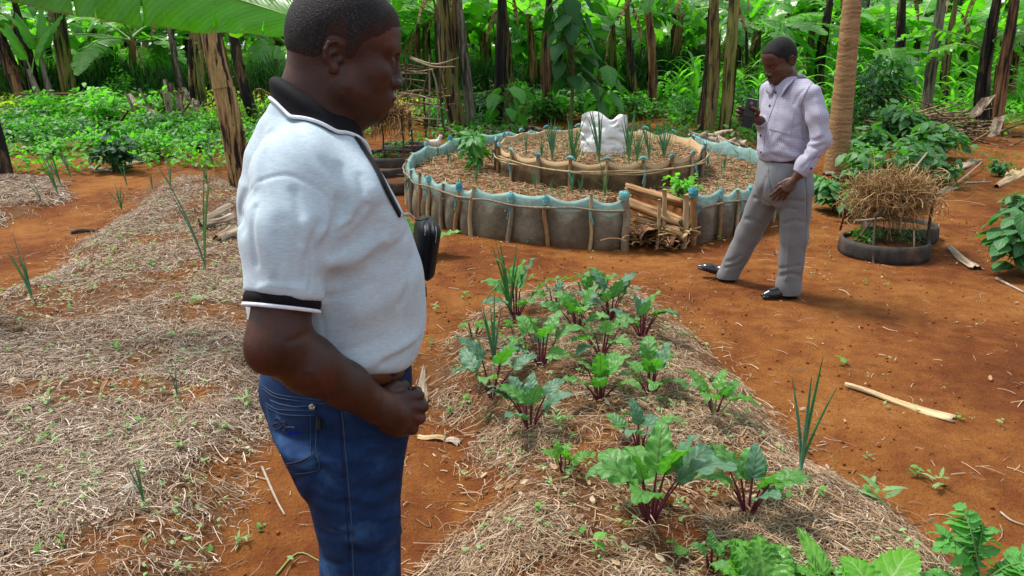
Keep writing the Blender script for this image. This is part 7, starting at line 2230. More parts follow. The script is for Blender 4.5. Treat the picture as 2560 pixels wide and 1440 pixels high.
    def shirt0(P):
        d = torso(P, 0.0, .018)
        d = smin(d, sd_cone(P, fr.L(782, 352, 0), fr.L(775, 470, 0), .075, .12), .05)
        sh = sd_cone(P, fr.L(778, 425, -.09), S + np.array([0, .01, .0]), .072, .066)
        d = smin(d, sh, .04)
        d = smin(d, sd_cone(P, fr.L(731, 292, 0), fr.L(712, 400, 0), .042, .066), .03)
        d = smin(d, sd_cone(P, fr.L(778, 425, .09), fS[0], .072, .066), .04)
        s = sd_chain(P, sl_pts, sl_r, .03)
        e = (E - S) / np.linalg.norm(E - S)
        s = smax(s, (P - SL.astype(f32)) @ e.astype(f32), .008)
        d = smin(d, s, .034)
        f2 = sd_cone(P, fS[0], fS[1], .072, .066)
        d = smin(d, f2, .016)
        return d
    folds = []
    for pts, w, a in folds_px:
        folds.append((fr.path(shirt0, pts, 0.0, 10), w, a))
    seams = [fr.path(shirt0, [(612, 492), (650, 455), (715, 438), (765, 455), (815, 488), (838, 545), (832, 580), (815, 612)], 0.0, 40),
             fr.path(shirt0, [(790, 770), (805, 800), (812, 840), (812, 880)], 0.0, 20)]
    e_ax = ((E - S) / np.linalg.norm(E - S)).astype(f32)
    collar_c = fr.L(790, 262, 0.0)
    def shirt(P):
        d = shirt0(P)
        for pts, w, a in folds:
            d = d + f32(a) * crease(P, pts, w)
        for pts in seams:
            d = d + f32(.0022) * crease(P, pts, .0038)
        # soft unevenness of the cloth
        d = d + .0022 * np.sin(P[:, 0] * 34 + 3 * np.sin(P[:, 2] * 13)) * np.sin(P[:, 2] * 24 + 2 * np.sin(P[:, 0] * 17)) 
        # sleeve opening
        bot = sd_cone(P, SL - (E - S) * .05, E, .0545, .052)
        d = smax(d, -bot, .004)
        # neck opening and hem
        d = smax(d, (1.090 - .13 * P[:, 1] - .12 * np.clip(-.04 - P[:, 0], 0, .12) + .006 * np.sin(P[:, 0] * 40)).astype(f32) - P[:, 2], .022)
        return d
    hemz = None
    cl = mat_cloth("heather_polo_cotton", (0.37, 0.455, 0.515), 900, 0.4, .06, .92, .2, (0.445, 0.54, 0.605), (1, 1, 5))
    V, F = sdf_mesh(shirt, (-.34, -.36, .98), (.34, .36, 1.60), .0040)
    # hem line: lower at the back hip, higher at the front
    shirt_o = obj("shirt", V, F, cl, man)
    # sleeve band and its pale edge
    def ring_band(c0, c1, r0, r1, m, name, sides=40, th=.004):
        ax = (c1 - c0) / np.linalg.norm(c1 - c0)
        n0 = np.cross(ax, [0, 1, 0]); n0 /= np.linalg.norm(n0); b0 = np.cross(ax, n0)
        a = np.linspace(0, 2 * pi, sides, endpoint=False)
        rows = []
        for c, r in ((c0, r0 - th), (c0, r0), (c0 * .5 + c1 * .5, (r0 + r1) / 2 + th * .4), (c1, r1), (c1, r1 - th)):
            rows.append(c + r * (np.cos(a)[:, None] * n0 + np.sin(a)[:, None] * b0) )
        V = np.array(rows).reshape(-1, 3)
        return obj(name, V, grid_faces(5, sides, True, True), m, man)
    blk = mat_cloth("black_rib_knit", (0.0035, 0.0035, 0.006), 500, .5, .3, .8, .5)
    wht = mat_cloth("pale_piping", (0.62, 0.65, 0.70), 500, .5, .1, .8, .3)
    L = np.linalg.norm(E - S)
    ring_band(SL - e_ax * .004, SL + e_ax * .0135, .0600, .0600, blk, "sleeve_band")
    ring_band(SL + e_ax * .0135, SL + e_ax * .0195, .0612, .0612, wht, "sleeve_piping", 40, .004)
    # ---------------- collar: folded band round the neck
    nth = 56
    th_ = np.linspace(radians(24), radians(336), nth)
    PC = radians(8)
    Xc = np.array([cos(PC), sin(PC), 0]); Yc = np.array([-sin(PC), cos(PC), 0])
    top_back = fr.L(711, 196, 0); top_front = fr.L(856, 312, .02)
    bot_back = fr.L(673, 243, 0); bot_front = fr.L(888, 402, .0)
    def ringc(t, a_, b_, w_):
        return .5 * (a_ + b_) + .5 * (b_ - a_) * np.cos(t)[:, None] + Yc * (w_ * np.sin(t))[:, None]
    T0 = ringc(th_, top_back, top_front, .069)
    B0 = ringc(th_, bot_back, bot_front, .112)
    out = T0 - .5 * (top_back + top_front); out[:, 2] = 0; out /= np.linalg.norm(out, axis=1)[:, None]
    rows = []
    rows_n = 7
    fshirt = shirt0
    for i, s_ in enumerate(np.linspace(0, 1, rows_n)):
        P_ = T0 * (1 - s_) + B0 * s_ + (out * .014 + np.array([0, 0, .016])) * np.sin(pi * min(1, s_ * 1.15)) ** .8 * (.9 if s_ < .87 else 0.6)
        for _ in range(6):
            dd = fshirt(P_.astype(f32)) - (.006 + .003 * (1 - s_))
            nn = sdf_normals(fshirt, P_)
            P_ = P_ - nn * np.minimum(dd, 0)[:, None] * (0.9 if s_ > .15 else 0.0)
        if s_ > .7:
            for _ in range(5):
                dd = fshirt(P_.astype(f32)) - .006
                P_ = P_ - sdf_normals(fshirt, P_) * np.clip(dd, -.01, .004)[:, None] * .5
        rows.append(P_)
    rows = np.array(rows)
    inner = T0 - out * .003
    grid = np.concatenate([[inner - np.array([0, 0, .035]), inner], rows, [rows[-1] - np.array([0, 0, .003]), rows[-2] - .004 * np.array([0, 0, 1.0])]])
    co = obj("collar", grid.reshape(-1, 3), grid_faces(len(grid), nth), blk, man)
    mdf = co.modifiers.new("sub", 'SUBSURF'); mdf.levels = 1; mdf.render_levels = 1
    edge = resample(rows[-1], 110)
    V, F = tube(edge, .0034, 6)
    obj("collar_piping", V, F, wht, man)
    # front placket and button
    # ---------------- jeans
    jf_px = [([(800, 1180), (840, 1200), (880, 1190)], .010, .004), ([(800, 1130), (850, 1140), (900, 1128), (960, 1140)], .008, .003), ([(860, 1215), (930, 1225), (990, 1200)], .012, .004),
             ([(880, 1260), (940, 1280), (1000, 1260)], .014, .004), ([(830, 1100), (870, 1110), (920, 1098)], .007, .003), ([(690, 1080), (740, 1090), (790, 1086)], .010, .003),
             ([(760, 1280), (790, 1220), (805, 1150)], .012, .005), ([(880, 1380), (940, 1395), (995, 1380)], .014, .004), ([(900, 1340), (950, 1345), (1000, 1330)], .010, -.003),
             ([(880, 1120), (930, 1100), (1000, 1105)], .006, .003), ([(870, 1170), (930, 1165), (990, 1150)], .006, .003), ([(800, 1250), (830, 1262), (866, 1258)], .007, .003), ([(800, 1330), (840, 1345), (880, 1338)], .007, .003),
             ([(900, 1300), (950, 1312), (1000, 1295)], .006, .003), ([(810, 1400), (850, 1412), (875, 1405)], .007, .003), ([(735, 1200), (770, 1190), (800, 1196)], .006, .003), ([(900, 1060), (940, 1070), (990, 1060)], .006, .002)]
    jf = [(fr.path(jeans0, p, 0, 9), w, a) for p, w, a in jf_px]
    def jeans(P):
        d = smax(jeans0(P), P[:, 2] - (1.086 - .13 * P[:, 1]).astype(f32), .006)
        for pts, w, a in jf:
            d = d + f32(a * 1.6) * crease(P, pts, w)
        d = d + .0018 * np.sin(P[:, 2] * 60 + 4 * np.sin(P[:, 0] * 20)) * np.sin(P[:, 0] * 30 + P[:, 1] * 25)
        return d
    den = mat_denim()
    V, F = sdf_mesh(jeans, (-.34, -.36, .04), (.34, .42, 1.16), .0045)
    jo = obj("jeans", V, F, den, man)
    # seams, pocket and stitching lie on the cloth
    thread = plain("pale_stitching", (.028, .050, .095), .8, .2, .3, 300)
    thread2 = plain("dark_stitching", (.012, .014, .04), .8, .2, .3, 300)
    def line(name, pts, r, m, parent=jo, n=None, off=.0005):
        P_ = fr.path(jeans, pts, off, n)
        V, F = tube(P_, r, 5)
        return obj(name, V, F, m, parent)
    line("side_seam", [(853, 1012), (858, 1060), (868, 1180), (878, 1300), (884, 1440)], .0016, thread, n=50)
    line("seam_stitch", [(846, 1012), (849, 1060), (858, 1180), (868, 1300), (874, 1440)], .0011, thread2, n=50)
    line("yoke_stitch", [(654, 962), (690, 985), (760, 996), (830, 1003), (905, 1006)], .0011, thread, n=30)
    line("yoke_stitch", [(655, 970), (690, 993), (760, 1004), (830, 1011)], .0011, thread, n=30)
    line("waist_stitch", [(663, 921), (690, 930), (730, 938)], .0011, thread, n=14)
    # back pocket: a raised patch with its stitching, emblem, rivet and tag
    pk = [(657, 1002), (700, 1014), (745, 1019), (790, 1014), (793, 1060), (790, 1137), (798, 1172), (765, 1182), (733, 1184), (712, 1160), (690, 1120), (668, 1062)]
    nu, nv = 12, 14
    top = resample(np.array([(657, 1002), (700, 1013), (745, 1017), (791, 1014)], float), nu)
    bot = resample(np.array([(727, 1184), (750, 1185), (775, 1181), (798, 1172)], float), nu)
    lft = resample(np.array([(657, 1002), (664, 1050), (684, 1110), (727, 1184)], float), nv)
    rgt = resample(np.array([(791, 1014), (793, 1060), (790, 1137), (798, 1172)], float), nv)
    Gp = np.zeros((nu, nv, 2))
    for i in range(nu):
        for j in range(nv):
            s_, t_ = i / (nu - 1), j / (nv - 1)
            Gp[i, j] = (1 - s_) * lft[j] + s_ * rgt[j] + (1 - t_) * top[i] + t_ * bot[i] - ((1 - s_) * (1 - t_) * top[0] + s_ * (1 - t_) * top[-1] + (1 - s_) * t_ * bot[0] + s_ * t_ * bot[-1])
    Pk = np.array([[fr.march(jeans, *Gp[i, j], 0.0005) for j in range(nv)] for i in range(nu)]).reshape(-1, 3)
    nk = sdf_normals(jeans, Pk)
    rim = np.zeros((nu, nv), bool); rim[0] = rim[-1] = True; rim[:, 0] = rim[:, -1] = True
    lift = np.where(rim.ravel(), -.002, .0032)[:, None]
    obj("pocket", Pk + nk * lift, grid_faces(nu, nv), den, jo)
    po = bpy.data.objects[jo.children[-1].name]
    lk = lambda nm, pts, r, m, n=None: line(nm, pts, r, m, po, n, .0042)
    lk("pocket_edge", [(674, 1000), (700, 1010), (735, 1017), (755, 1016), (790, 1013)], .0014, thread, 24)
    lk("pocket_stitch", [(663, 1006), (690, 1022), (735, 1026), (790, 1027)], .0009, thread, 24)
    lk("pocket_stitch", [(667, 1018), (700, 1034), (740, 1039), (788, 1038)], .0008, thread, 24)
    lk("pocket_stitch", [(792, 1040), (790, 1090), (789, 1136)], .0012, thread, 16)
    lk("pocket_stitch", [(776, 1040), (777, 1090), (776, 1136)], .0008, thread, 16)
    lk("pocket_stitch", [(715, 1166), (745, 1160), (770, 1150), (790, 1137), (797, 1171), (770, 1182), (738, 1185)], .0012, thread, 40)
    lk("pocket_band", [(716, 1161), (745, 1155), (768, 1146), (788, 1134)], .0022, thread2, 20)
    emb = plain("embroidery_thread", (.030, .045, .075), .8, .2, .3, 300)
    K = 180 / 1364.0
    def em(pts): return [(640 + x * K, 1000 + y * K) for x, y in pts]
    lk("emblem", em([(455, 375), (435, 345), (390, 345), (355, 375), (355, 410), (385, 432), (420, 435)]), .0013, emb, 24)
    lk("emblem", em([(400, 432), (350, 445), (315, 480), (320, 525), (360, 552), (420, 545), (470, 520), (495, 480)]), .0013, emb, 26)
    lk("emblem", em([(430, 400), (425, 440), (445, 455), (475, 410), (490, 405)]), .0011, emb, 16)
    lk("emblem", em([(530, 410), (500, 420), (490, 460), (515, 475), (545, 430), (560, 400), (550, 470), (575, 500), (570, 550), (535, 585), (510, 580)]), .0012, emb, 34)
    lk("emblem", em([(540, 480), (580, 515), (640, 515), (735, 522)]), .0012, emb, 16)
    blu = plain("bright_blue_print", (.006, .012, .42), .7, .2, .1, 300)
    let = {'J': [[(30, 0), (30, 45), (12, 58), (0, 45)]], 'E': [[(30, 0), (0, 0), (0, 56), (30, 56)], [(0, 28), (24, 28)]], 'A': [[(0, 56), (16, 0), (32, 56)], [(6, 36), (26, 36)]],
           'N': [[(0, 56), (0, 0), (30, 56), (30, 0)]], 'S': [[(30, 6), (16, 0), (2, 12), (16, 28), (28, 42), (14, 56), (0, 50)]]}
    for k, ch in enumerate("JEANS"):
        for st in let[ch]:
            P_ = fr.path(jeans, [em([(590 + k * 52 + x, 590 + y)])[0] for x, y in st], .0042, 10) if len(st) > 2 else fr.path(jeans, em([(590 + k * 52 + x, 590 + y) for x, y in st]), .0042, 4)
            V, F = tube(P_, .0008, 5)
            obj("printed_letter", V, F, blu, po)
    met = plain("white_metal", (.62, .62, .62), .3, .6, .1, 100, Metallic=.6)
    c = fr.march(jeans, 779, 1018, .0045); nrm = sdf_normals(jeans, c[None])[0]
    V, F = tube([c - nrm * .002, c + nrm * .0015, c + nrm * .003], [.0055, .0055, .0022], 14); obj("rivet", V, F, met, po)
    tg = fr.path(jeans, [(797, 1045), (798, 1072)], .004, 6); V, F = strip_on(tg, sdf_normals(jeans, tg), .008, .002)
    obj("pocket_tag", V, F, plain("dark_tag", (.012, .014, .012), .7, .2, .5, 400), po)
    # front pocket edge, coin rivet, fly edge, belt loop
    line("front_pocket_edge", [(912, 978), (935, 966), (960, 952), (966, 946)], .0028, thread, n=14)
    c = fr.march(jeans, 962, 948, .003); nrm = sdf_normals(jeans, c[None])[0]
    V, F = tube([c - nrm * .002, c + nrm * .002], [.005, .004], 12); obj("rivet", V, F, plain("brass_rivet", (.25, .2, .12), .35, .5, .1, 80, Metallic=.8), jo)
    line("fly_edge", [(978, 905), (985, 940), (1003, 962)], .003, thread2, n=14)
    # belt
    a = np.linspace(0, 2 * pi, 72, endpoint=False)
    zc = 1.092 + .13 * .17 * np.sin(a)
    cx, cy, aa, bb = pel.at(zc)
    rws = []
    for dz, g in ((-.019, -.004), (-.019, .004), (.019, .004), (.019, -.004)):
        x = (aa + g) * np.cos(a); y = (bb + g) * np.sin(a)
        v_ = cy + x * sin(PHI) + y * cos(PHI)
        rws.append(np.stack([cx + x * cos(PHI) - y * sin(PHI), v_, 1.092 - .13 * v_ + dz], 1))
    obj("belt", np.array(rws).reshape(-1, 3), grid_faces(4, 72, False, True), plain("tan_leather", (.11, .04, .014), .5, .4), man)
    lp = fr.path(jeans, [(983, 892), (981, 908), (982, 925), (984, 940)], .006, 8); V, F = strip_on(lp, sdf_normals(jeans, lp), .010, .003); obj("belt_loop", V, F, den, jo)
    # shoes
    shoe = plain("brown_shoe_leather", (.03, .015, .008), .4, .5)
    for an_, lab in ((ankN, -1), (ankF, 1)):
        fdv = np.array([cos(PHI), sin(PHI), 0])
        def sh(P, an_=an_):
            b = np.array([an_[0], an_[1], .045])
            d = sd_cone(P, b - fdv * .05, b + fdv * .06, .045, .045)
            d = smin(d, sd_cone(P, b + fdv * .06 - np.array([0, 0, .006]), b + fdv * .17 - np.array([0, 0, .012]), .045, .033), .02)
            d = smin(d, sd_cone(P, b, b + np.array([0, 0, .06]), .042, .04), .02)
            return smax(d, .004 - P[:, 2], .004)
        V, F = sdf_mesh(sh, an_ + np.array([-.16, -.16, -.1]), an_ + np.array([.28, .24, .12]), .007)
        obj("shoe", V, F, shoe, man)
    # ---------------- camera case hanging from its strap
    csz = fr.L(1063, 622, .045)
    case = link("camera_case", None, None, fr.P0 + csz[0] * fr.ud + csz[1] * fr.vd + np.array([0, 0, csz[2]]), fr.rotz)
    tag(case, "black zipped camera case hanging on a strap against the man's grey shirt", "camera case")
    tilt = radians(8)
    Rz = np.array([[cos(tilt), 0, sin(tilt)], [0, 1, 0], [-sin(tilt), 0, cos(tilt)]]).astype(f32)
    k = 1.0 / 1290
    hw, hh = .0225, .0585
    def cs(P):
        Q = P @ Rz
        z = Q[:, 2]
        q = np.stack([Q[:, 0], Q[:, 1] * .55, z], 1)
        r = .0215
        ax = np.abs(q) - np.array([.0005, .012, .0385], f32)
        o = np.sqrt((np.maximum(ax, 0) ** 2).sum(1)) + np.minimum(ax.max(1), 0) - r * (1.0 + .10 * np.clip(z / .06, -1, 1))
        o = o + .0022 * np.exp(-(Q[:, 0] / .0022) ** 2) - .0009 * np.exp(-((np.abs(Q[:, 0]) - .006) / .0016) ** 2)
        return o
    V, F = sdf_mesh(cs, (-.06, -.08, -.085), (.06, .08, .085), .0024)
    obj("case_shell", V, F, mat_cloth("black_case_fabric", (.0045, .005, .008), 900, .3, .3, .45, .25), case)
    blkp = plain("black_zip", (.004, .004, .005), .5, .4)
    top_ = np.linspace(.064, -.064, 40)
    zp = np.stack([np.zeros(40), -.052 * np.sqrt(np.clip(1 - (top_ / .066) ** 4, 0, 1)) * .86, top_], 1)
    V, F = tube(zp @ np.linalg.inv(Rz), .0018, 6); obj("zip", V, F, blkp, case)
    for sx, z0, z1 in ((-.012, .056, .040), (.0085, .057, .028)):
        pts = []
        for z in np.linspace(z0, z1, 10):
            o = np.array([sx * (1 if sx < 0 else (1 + (z0 - z) * 4)), -.07, z]); dv = np.array([0, 1.0, 0])
            T = np.linspace(0, .07, 400); Pq = (o + dv * T[:, None]) @ np.linalg.inv(Rz)
            dd = cs(Pq.astype(f32)); i = int(np.argmax(dd < 0)); pts.append(Pq[i])
        V, F = tube(pts, .0008, 5); obj("pale_trim_line", V, F, plain("grey_trim", (.25, .27, .3), .5, .4), case)
    V, F = tube(np.array([[.0, -.012, -.060], [.002, -.014, -.066], [.0035, -.014, -.072]]) @ np.linalg.inv(Rz), [.002, .002, .002], 6); obj("zip_puller", V, F, met, case)
    bx = np.array([[x, y, z] for x in (-.0035, .0035) for y in (-.002, .002) for z in (-.016, .006)]) + np.array([-.005, -.012, -.081])
    bf = [[0, 1, 3, 2], [4, 6, 7, 5], [0, 4, 5, 1], [2, 3, 7, 6], [0, 2, 6, 4], [1, 5, 7, 3]]
    obj("pull_tab", bx, bf, blkp, case, smooth_shade=False)
    # strap: from the collar over the chest to a clip
    sp = fr.path(shirt0, [(893, 345), (918, 384), (945, 428), (970, 480), (1000, 538)], .004, 40)
    ns = sdf_normals(shirt0, sp)
    # continue up round the neck, under the collar
    V, F = strip_on(sp, ns, .012, .002)
    off = csz
    obj("strap", V - off, F, plain("black_webbing", (.004, .004, .005), .7, .3), case)
    e0 = sp[-1] + ns[-1] * .004 - off
    e1 = np.array([.0, -.0, .064]) @ np.linalg.inv(Rz)
    V, F = tube([e0, e0 * .7 + e1 * .3 + np.array([-.004, -.006, .004]), e0 * .45 + e1 * .55 + np.array([-.008, -.004, -.004])], [.0022, .003, .0018], 8, 14); obj("clip", V, F, met, case)
    V, F = tube([e0 * .45 + e1 * .55 + np.array([-.008, -.004, -.004]), e0 * .2 + e1 * .8 + np.array([-.008, 0, -.006]), e1], [.0016, .0016, .0016], 6, 12); obj("cord_loop", V, F, blkp, case)
    return man, fr
# ------------------------------------------------------------------ the man in the checked shirt
def build_man_checked():
    fr = Frame(1960, 730, 5.64)
    PHI = radians(228)
    skin = mat_skin("warm_brown_skin", (.050, .020, .011), (.078, .030, .016), (.12, .042, .02))
    fw = np.array([cos(PHI), sin(PHI), 0]); lf = np.array([-fw[1], fw[0], 0])
    rows = fr.rows([(196, 1940, 2026, .13), (208, 1925, 2034, .17), (228, 1912, 2038, .195), (262, 1904, 2034, .195), (300, 1899, 2030, .188), (340, 1895, 2027, .184), (375, 1893, 2025, .182), (405, 1899, 2022, .176), (420, 1903, 2020, .172)], 0.0, PHI)
    torso = Loft(rows, PHI, 2.3)
    SL_, EL_, WL_ = fr.L(2030, 233, -.13), fr.L(2052, 352, -.19), fr.L(1996, 436, -.235)
    HL_ = fr.L(1972, 463, -.255)
    SR_, ER_, WR_ = fr.L(1926, 228, .13), fr.L(1922, 338, .15), fr.L(1900, 302, -.06)
    HR_ = fr.L(1881, 297, -.11)
    hl = hand_sdf_make(HL_, HL_ - WL_, np.array([-.75, -.1, .55]), np.array([.25, -.9, .35]), [(.35, .35, .2), (.45, .45, .3), (.5, .5, .3), (.45, .4, .3)], [((.9, .5, -.1), .036), ((1.0, .35, -.2), .03), ((1., .1, -.3), .024)], 1.05)
    ph_c = fr.L(1873, 284, -.135)
    pu = np.array([.17, .10, 1.0]); pu /= np.linalg.norm(pu)                       # phone long axis
    pn = np.array([.25, -.95, .05]); pn -= pu * (pn @ pu); pn /= np.linalg.norm(pn)  # its back, towards the camera
    ps = np.cross(pu, pn)
    # right hand behind the phone: fingers come round its left edge, thumb round the right edge
    hr_H = ph_c - pn * .030 + np.array([.020, 0, -.022])
    hr = hand_sdf_make(hr_H, np.array([-1.0, .05, .25]), np.array([.2, 0, 1.0]), -pn, [(.15, 1.0, 1.1), (.2, 1.0, 1.1), (.25, 1.0, 1.0), (.3, .9, 1.0)], [((.1, .5, -.9), .040), ((.75, .3, -.5), .03), ((1.0, .2, -.1), .02)], 1.05)
    YAW, PIT = radians(222), radians(24)
    R = rot_head(YAW, PIT); Rf = R.astype(f32)
    HS = f32(1.10)
    HC = fr.L(1950, 156, .015); HCf = HC.astype(f32)
    hp = dict(w=1.0, nose=.75, hairline=.098)
    head = lambda P: head_sdf((P - HCf) @ Rf / HS, hp) * HS
    NB = fr.L(1978, 222, .03)
    trows = fr.rows([(398, 1901, 2021, .172), (425, 1894, 2030, .178), (455, 1890, 2032, .175), (485, 1896, 2022, .15), (510, 1912, 2005, .11)], 0, PHI)
    pel = Loft(trows, PHI, 2.4)
    hipR, kneR, ankR = fr.L(1920, 478, .09), fr.L(1872, 585, .20), fr.L(1818, 690, .27)
    hipL, kneL, ankL = fr.L(1990, 478, -.07), fr.L(1985, 590, -.03), fr.L(1972, 712, 0.0)
    exR = ankR + (ankR - kneR) * .5; exL = ankL + (ankL - kneL) * .5
    def legs(P, g=0, ex=True):
        a = ([hipR, kneR, ankR, exR], [.108 + g, .088 + g, .076 + g, .082 + g]); b = ([hipL, kneL, ankL, exL], [.112 + g, .090 + g, .080 + g, .086 + g])
        if not ex: a = (a[0][:3], a[1][:3]); b = (b[0][:3], b[1][:3])
        return smin(sd_chain(P, *a, .03), sd_chain(P, *b, .03), .02)
    def neck(P):
        return sd_cone(P, HC + R @ np.array([-.03, 0, -.05]), NB, .060, .066)
    def body(P):
        d = smin(sd_local(P, HC, .19, head), neck(P), .02)
        t = torso(P, -.025, .05)
        d = smin(d, t, .03)
        d = smin(d, smin(sd_chain(P, [SL_, EL_, WL_, HL_], [.05, .042, .028, .024], .02), sd_chain(P, [SR_, ER_, WR_, HR_], [.05, .042, .028, .022], .02), .005), .012)
        d = smin(d, sd_local(P, HL_, .14, hl), .010)
        d = smin(d, sd_local(P, hr_H, .14, hr), .010)
        d = smin(d, pel(P, -.03, .04), .03)
        d = smin(d, legs(P, -.03, False), .03)
        return d
    V, F = sdf_mesh(body, (-.62, -.40, -.02), (.34, .50, 1.86), .0052)
    man = link("person", new_mesh("person", V, F, skin), None, fr.P0, fr.rotz)
    tag(man, "man in checked lilac shirt and grey trousers walking beside the round bed", "person")
    hairm = mat_hair("short_black_hair", (.004, .0035, .0035), (.012, .011, .011))
    def hair(P):
        Q = (P - HCf) @ Rf / HS
        S_ = np.stack([Q[:, 0], np.abs(Q[:, 1]), Q[:, 2]], 1)
        m = np.maximum(hair_mask(Q, hp), -sd_ell(S_, (-.032, .083, .002), (.024, .022, .033)))
        return (head_sdf(Q, hp) - .0040 * np.clip(-m / .012, -1, 1)) * HS
    V, F = sdf_mesh(hair, HC - .17, HC + .19, .005); ho = obj("hair", V, F, hairm, man)
    set_attr(ho.data, "fade", smooth(-hair_mask((V.astype(f32) - HCf) @ Rf / HS, hp), -.004, .016))
    face_patch("moustache", man, hairm, HC, R, HS, hp, lambda S: sd_cone(S, (.100, 0, -.0495), (.085, .028, -.058), .0065, .004), .0030, .004, .0045)
    face_patch("eyebrows", man, hairm, HC, R, HS, hp, lambda S: sd_cone(S, (.094, .016, .024), (.078, .050, .026), .0045, .003), .0024, .004, .0045)
    eyem = plain("dark_eye", (.03, .02, .015), .2, .5, .2, 100)
    for sy in (-1, 1):
        c = HC + R @ np.array([.0775, .032 * sy, .001]) * 1.10
        u = np.linspace(0, pi, 9); v = np.linspace(0, 2 * pi, 12, endpoint=False)
        uu, vv = np.meshgrid(u, v, indexing='ij')
        Pp = np.stack([np.cos(uu), np.sin(uu) * np.cos(vv), np.sin(uu) * np.sin(vv)], -1).reshape(-1, 3) * .0112
        obj("eye", Pp + c, grid_faces(9, 12, False, True), eyem, man)
    # ---- shirt
    cuffL = WL_ + (EL_ - WL_) * .02
    def sl(P):
        a = sd_chain(P, [SL_ + np.array([-.006, .01, -.012]), SL_ * .5 + EL_ * .5 + np.array([.004, 0, 0]), EL_, WL_ * .75 + EL_ * .25, cuffL], [.066, .065, .060, .052, .044], .03)
        e = (cuffL - EL_) / np.linalg.norm(cuffL - EL_)
        return smax(a, ((P - cuffL.astype(f32)) @ e.astype(f32)), .006)
    def sr(P):
        a = sd_chain(P, [SR_, ER_, WR_], [.072, .062, .042], .03)
        e = (WR_ - ER_) / np.linalg.norm(WR_ - ER_)
        return smax(a, ((P - WR_.astype(f32)) @ e.astype(f32)), .006)
    def tor(P):
        d = torso(P, 0, .03)
        d = smin(d, sd_cone(P, fr.L(1978, 222, .02), SL_ + np.array([-.006, 0, -.012]), .068, .062), .04)
        return smin(d, sd_cone(P, fr.L(1972, 222, .02), SR_, .070, .066), .04)
    def sh0(P):
        hem = (fr.L(1960, 402, -.15)[2] + .10 * P[:, 0]).astype(f32)
        d = smin(smax(tor(P), hem - P[:, 2], .02), sl(P), .012)
        return smin(d, sr(P), .012)
    fpx = [([(2012, 385), (1980, 372), (1950, 352)], .014, .010), ([(2010, 350), (1985, 345), (1960, 340)], .012, .008), ([(2008, 310), (1985, 320), (1965, 328)], .012, .008), ([(2003, 268), (2008, 300), (2012, 345), (2012, 388)], .010, .016),
           ([(2055, 345), (2035, 352), (2018, 350)], .012, .012), ([(2060, 362), (2040, 370), (2020, 366)], .012, .010), ([(1985, 260), (1995, 240), (2010, 225)], .012, .006), ([(1930, 385), (1950, 395), (1990, 400)], .014, .008),
           ([(2050, 395), (2030, 400), (2005, 420)], .010, .008), ([(1945, 250), (1935, 300), (1925, 350)], .010, -.004), ([(2040, 250), (2048, 300), (2050, 340)], .018, -.006), ([(1905, 385), (1940, 378), (1990, 390)], .018, -.008)]
    folds = [(fr.path(sh0, p, 0, 9), w, a) for p, w, a in fpx]
    def shirt(P):
        d = sh0(P)
        for p, w, a in folds:
            d = d + f32(a) * crease(P, p, w)
        d = d + .003 * np.sin(P[:, 0] * 40 + 3 * np.sin(P[:, 2] * 15)) * np.sin(P[:, 2] * 30 + 2 * np.sin(P[:, 0] * 20))
        return d
    V, F = sdf_mesh(shirt, (-.36, -.40, .75), (.36, .36, 1.62), .0055)
    k = NT("lilac_checked_cotton")
    cu = k.n("Attribute", attribute_name="cu").outputs["Fac"]; cv = k.n("Attribute", attribute_name="cv").outputs["Fac"]
    def stripes(a, per, wd):
        s = k.math('FRACT', k.math('DIVIDE', a, per)); return k.ramp(s, [(wd - .06, 1.0), (wd + .06, 0.0)])
    def check(a, b, base=(.41, .405, .485), l1=(.085, .055, .17), per=.0100):
        c = k.mix(k.math('MULTIPLY', stripes(a, per, .27), .48), base, l1)
        return k.mix(k.math('MULTIPLY', stripes(b, per, .27), .48), c, (.13, .10, .20))
    nn = k.noise(k.coords(), 25, 4)
    cm = k.mix(.3, check(cu, cv), k.ramp(nn, [(.3, .8), (.7, 1.15)]), 'MULTIPLY')
    chk = k.done(k.bsdf(cm, .85, k.bump(nn, .3, .008), .2, Sheen_Weight=.1))
    def uv(V):
        P = V.astype(f32)
        dt, dl, dr = tor(P), sl(P), sr(P)
        ang = np.arctan2(V[:, 1] - 0, V[:, 0] - np.interp(V[:, 2], [.9, 1.5], [.0, .02]))
        a = ang * .17; b = V[:, 2].copy()
        for dd, A, B_ in ((dl, SL_, EL_), (dr, SR_, ER_)):
            m = dd < dt - .004
            if A is SL_:
                lower = (V - EL_) @ (EL_ - SL_) > 0
            ax = B_ - A; ax = ax / np.linalg.norm(ax)
            al = (V - A) @ ax; q = V - A - al[:, None] * ax
            n1 = np.cross(ax, [0, 1, 0]); n1 /= np.linalg.norm(n1); n2 = np.cross(ax, n1)
            an = np.arctan2(q @ n2, q @ n1) * .068
            if A is SL_:
                ax2 = (WL_ - EL_) / np.linalg.norm(WL_ - EL_)
                al2 = .3 + (V - EL_) @ ax2; q2 = V - EL_ - ((V - EL_) @ ax2)[:, None] * ax2
                m1 = np.cross(ax2, [0, 1, 0]); m1 /= np.linalg.norm(m1); m2 = np.cross(ax2, m1)
                an2 = np.arctan2(q2 @ m2, q2 @ m1) * .055
                low = ((V - EL_) @ ax2 > 0) & ((V - EL_) @ ax > -.07)
                al = np.where(low, al2, al); an = np.where(low, an2, an)
            a = np.where(m, an, a); b = np.where(m, al, b)
        return a + 5, b + 5
    me = new_mesh("shirt", V, F, chk); a_, b_ = uv(V); set_attr(me, "cu", a_); set_attr(me, "cv", b_)
    so = link("shirt", me, man)
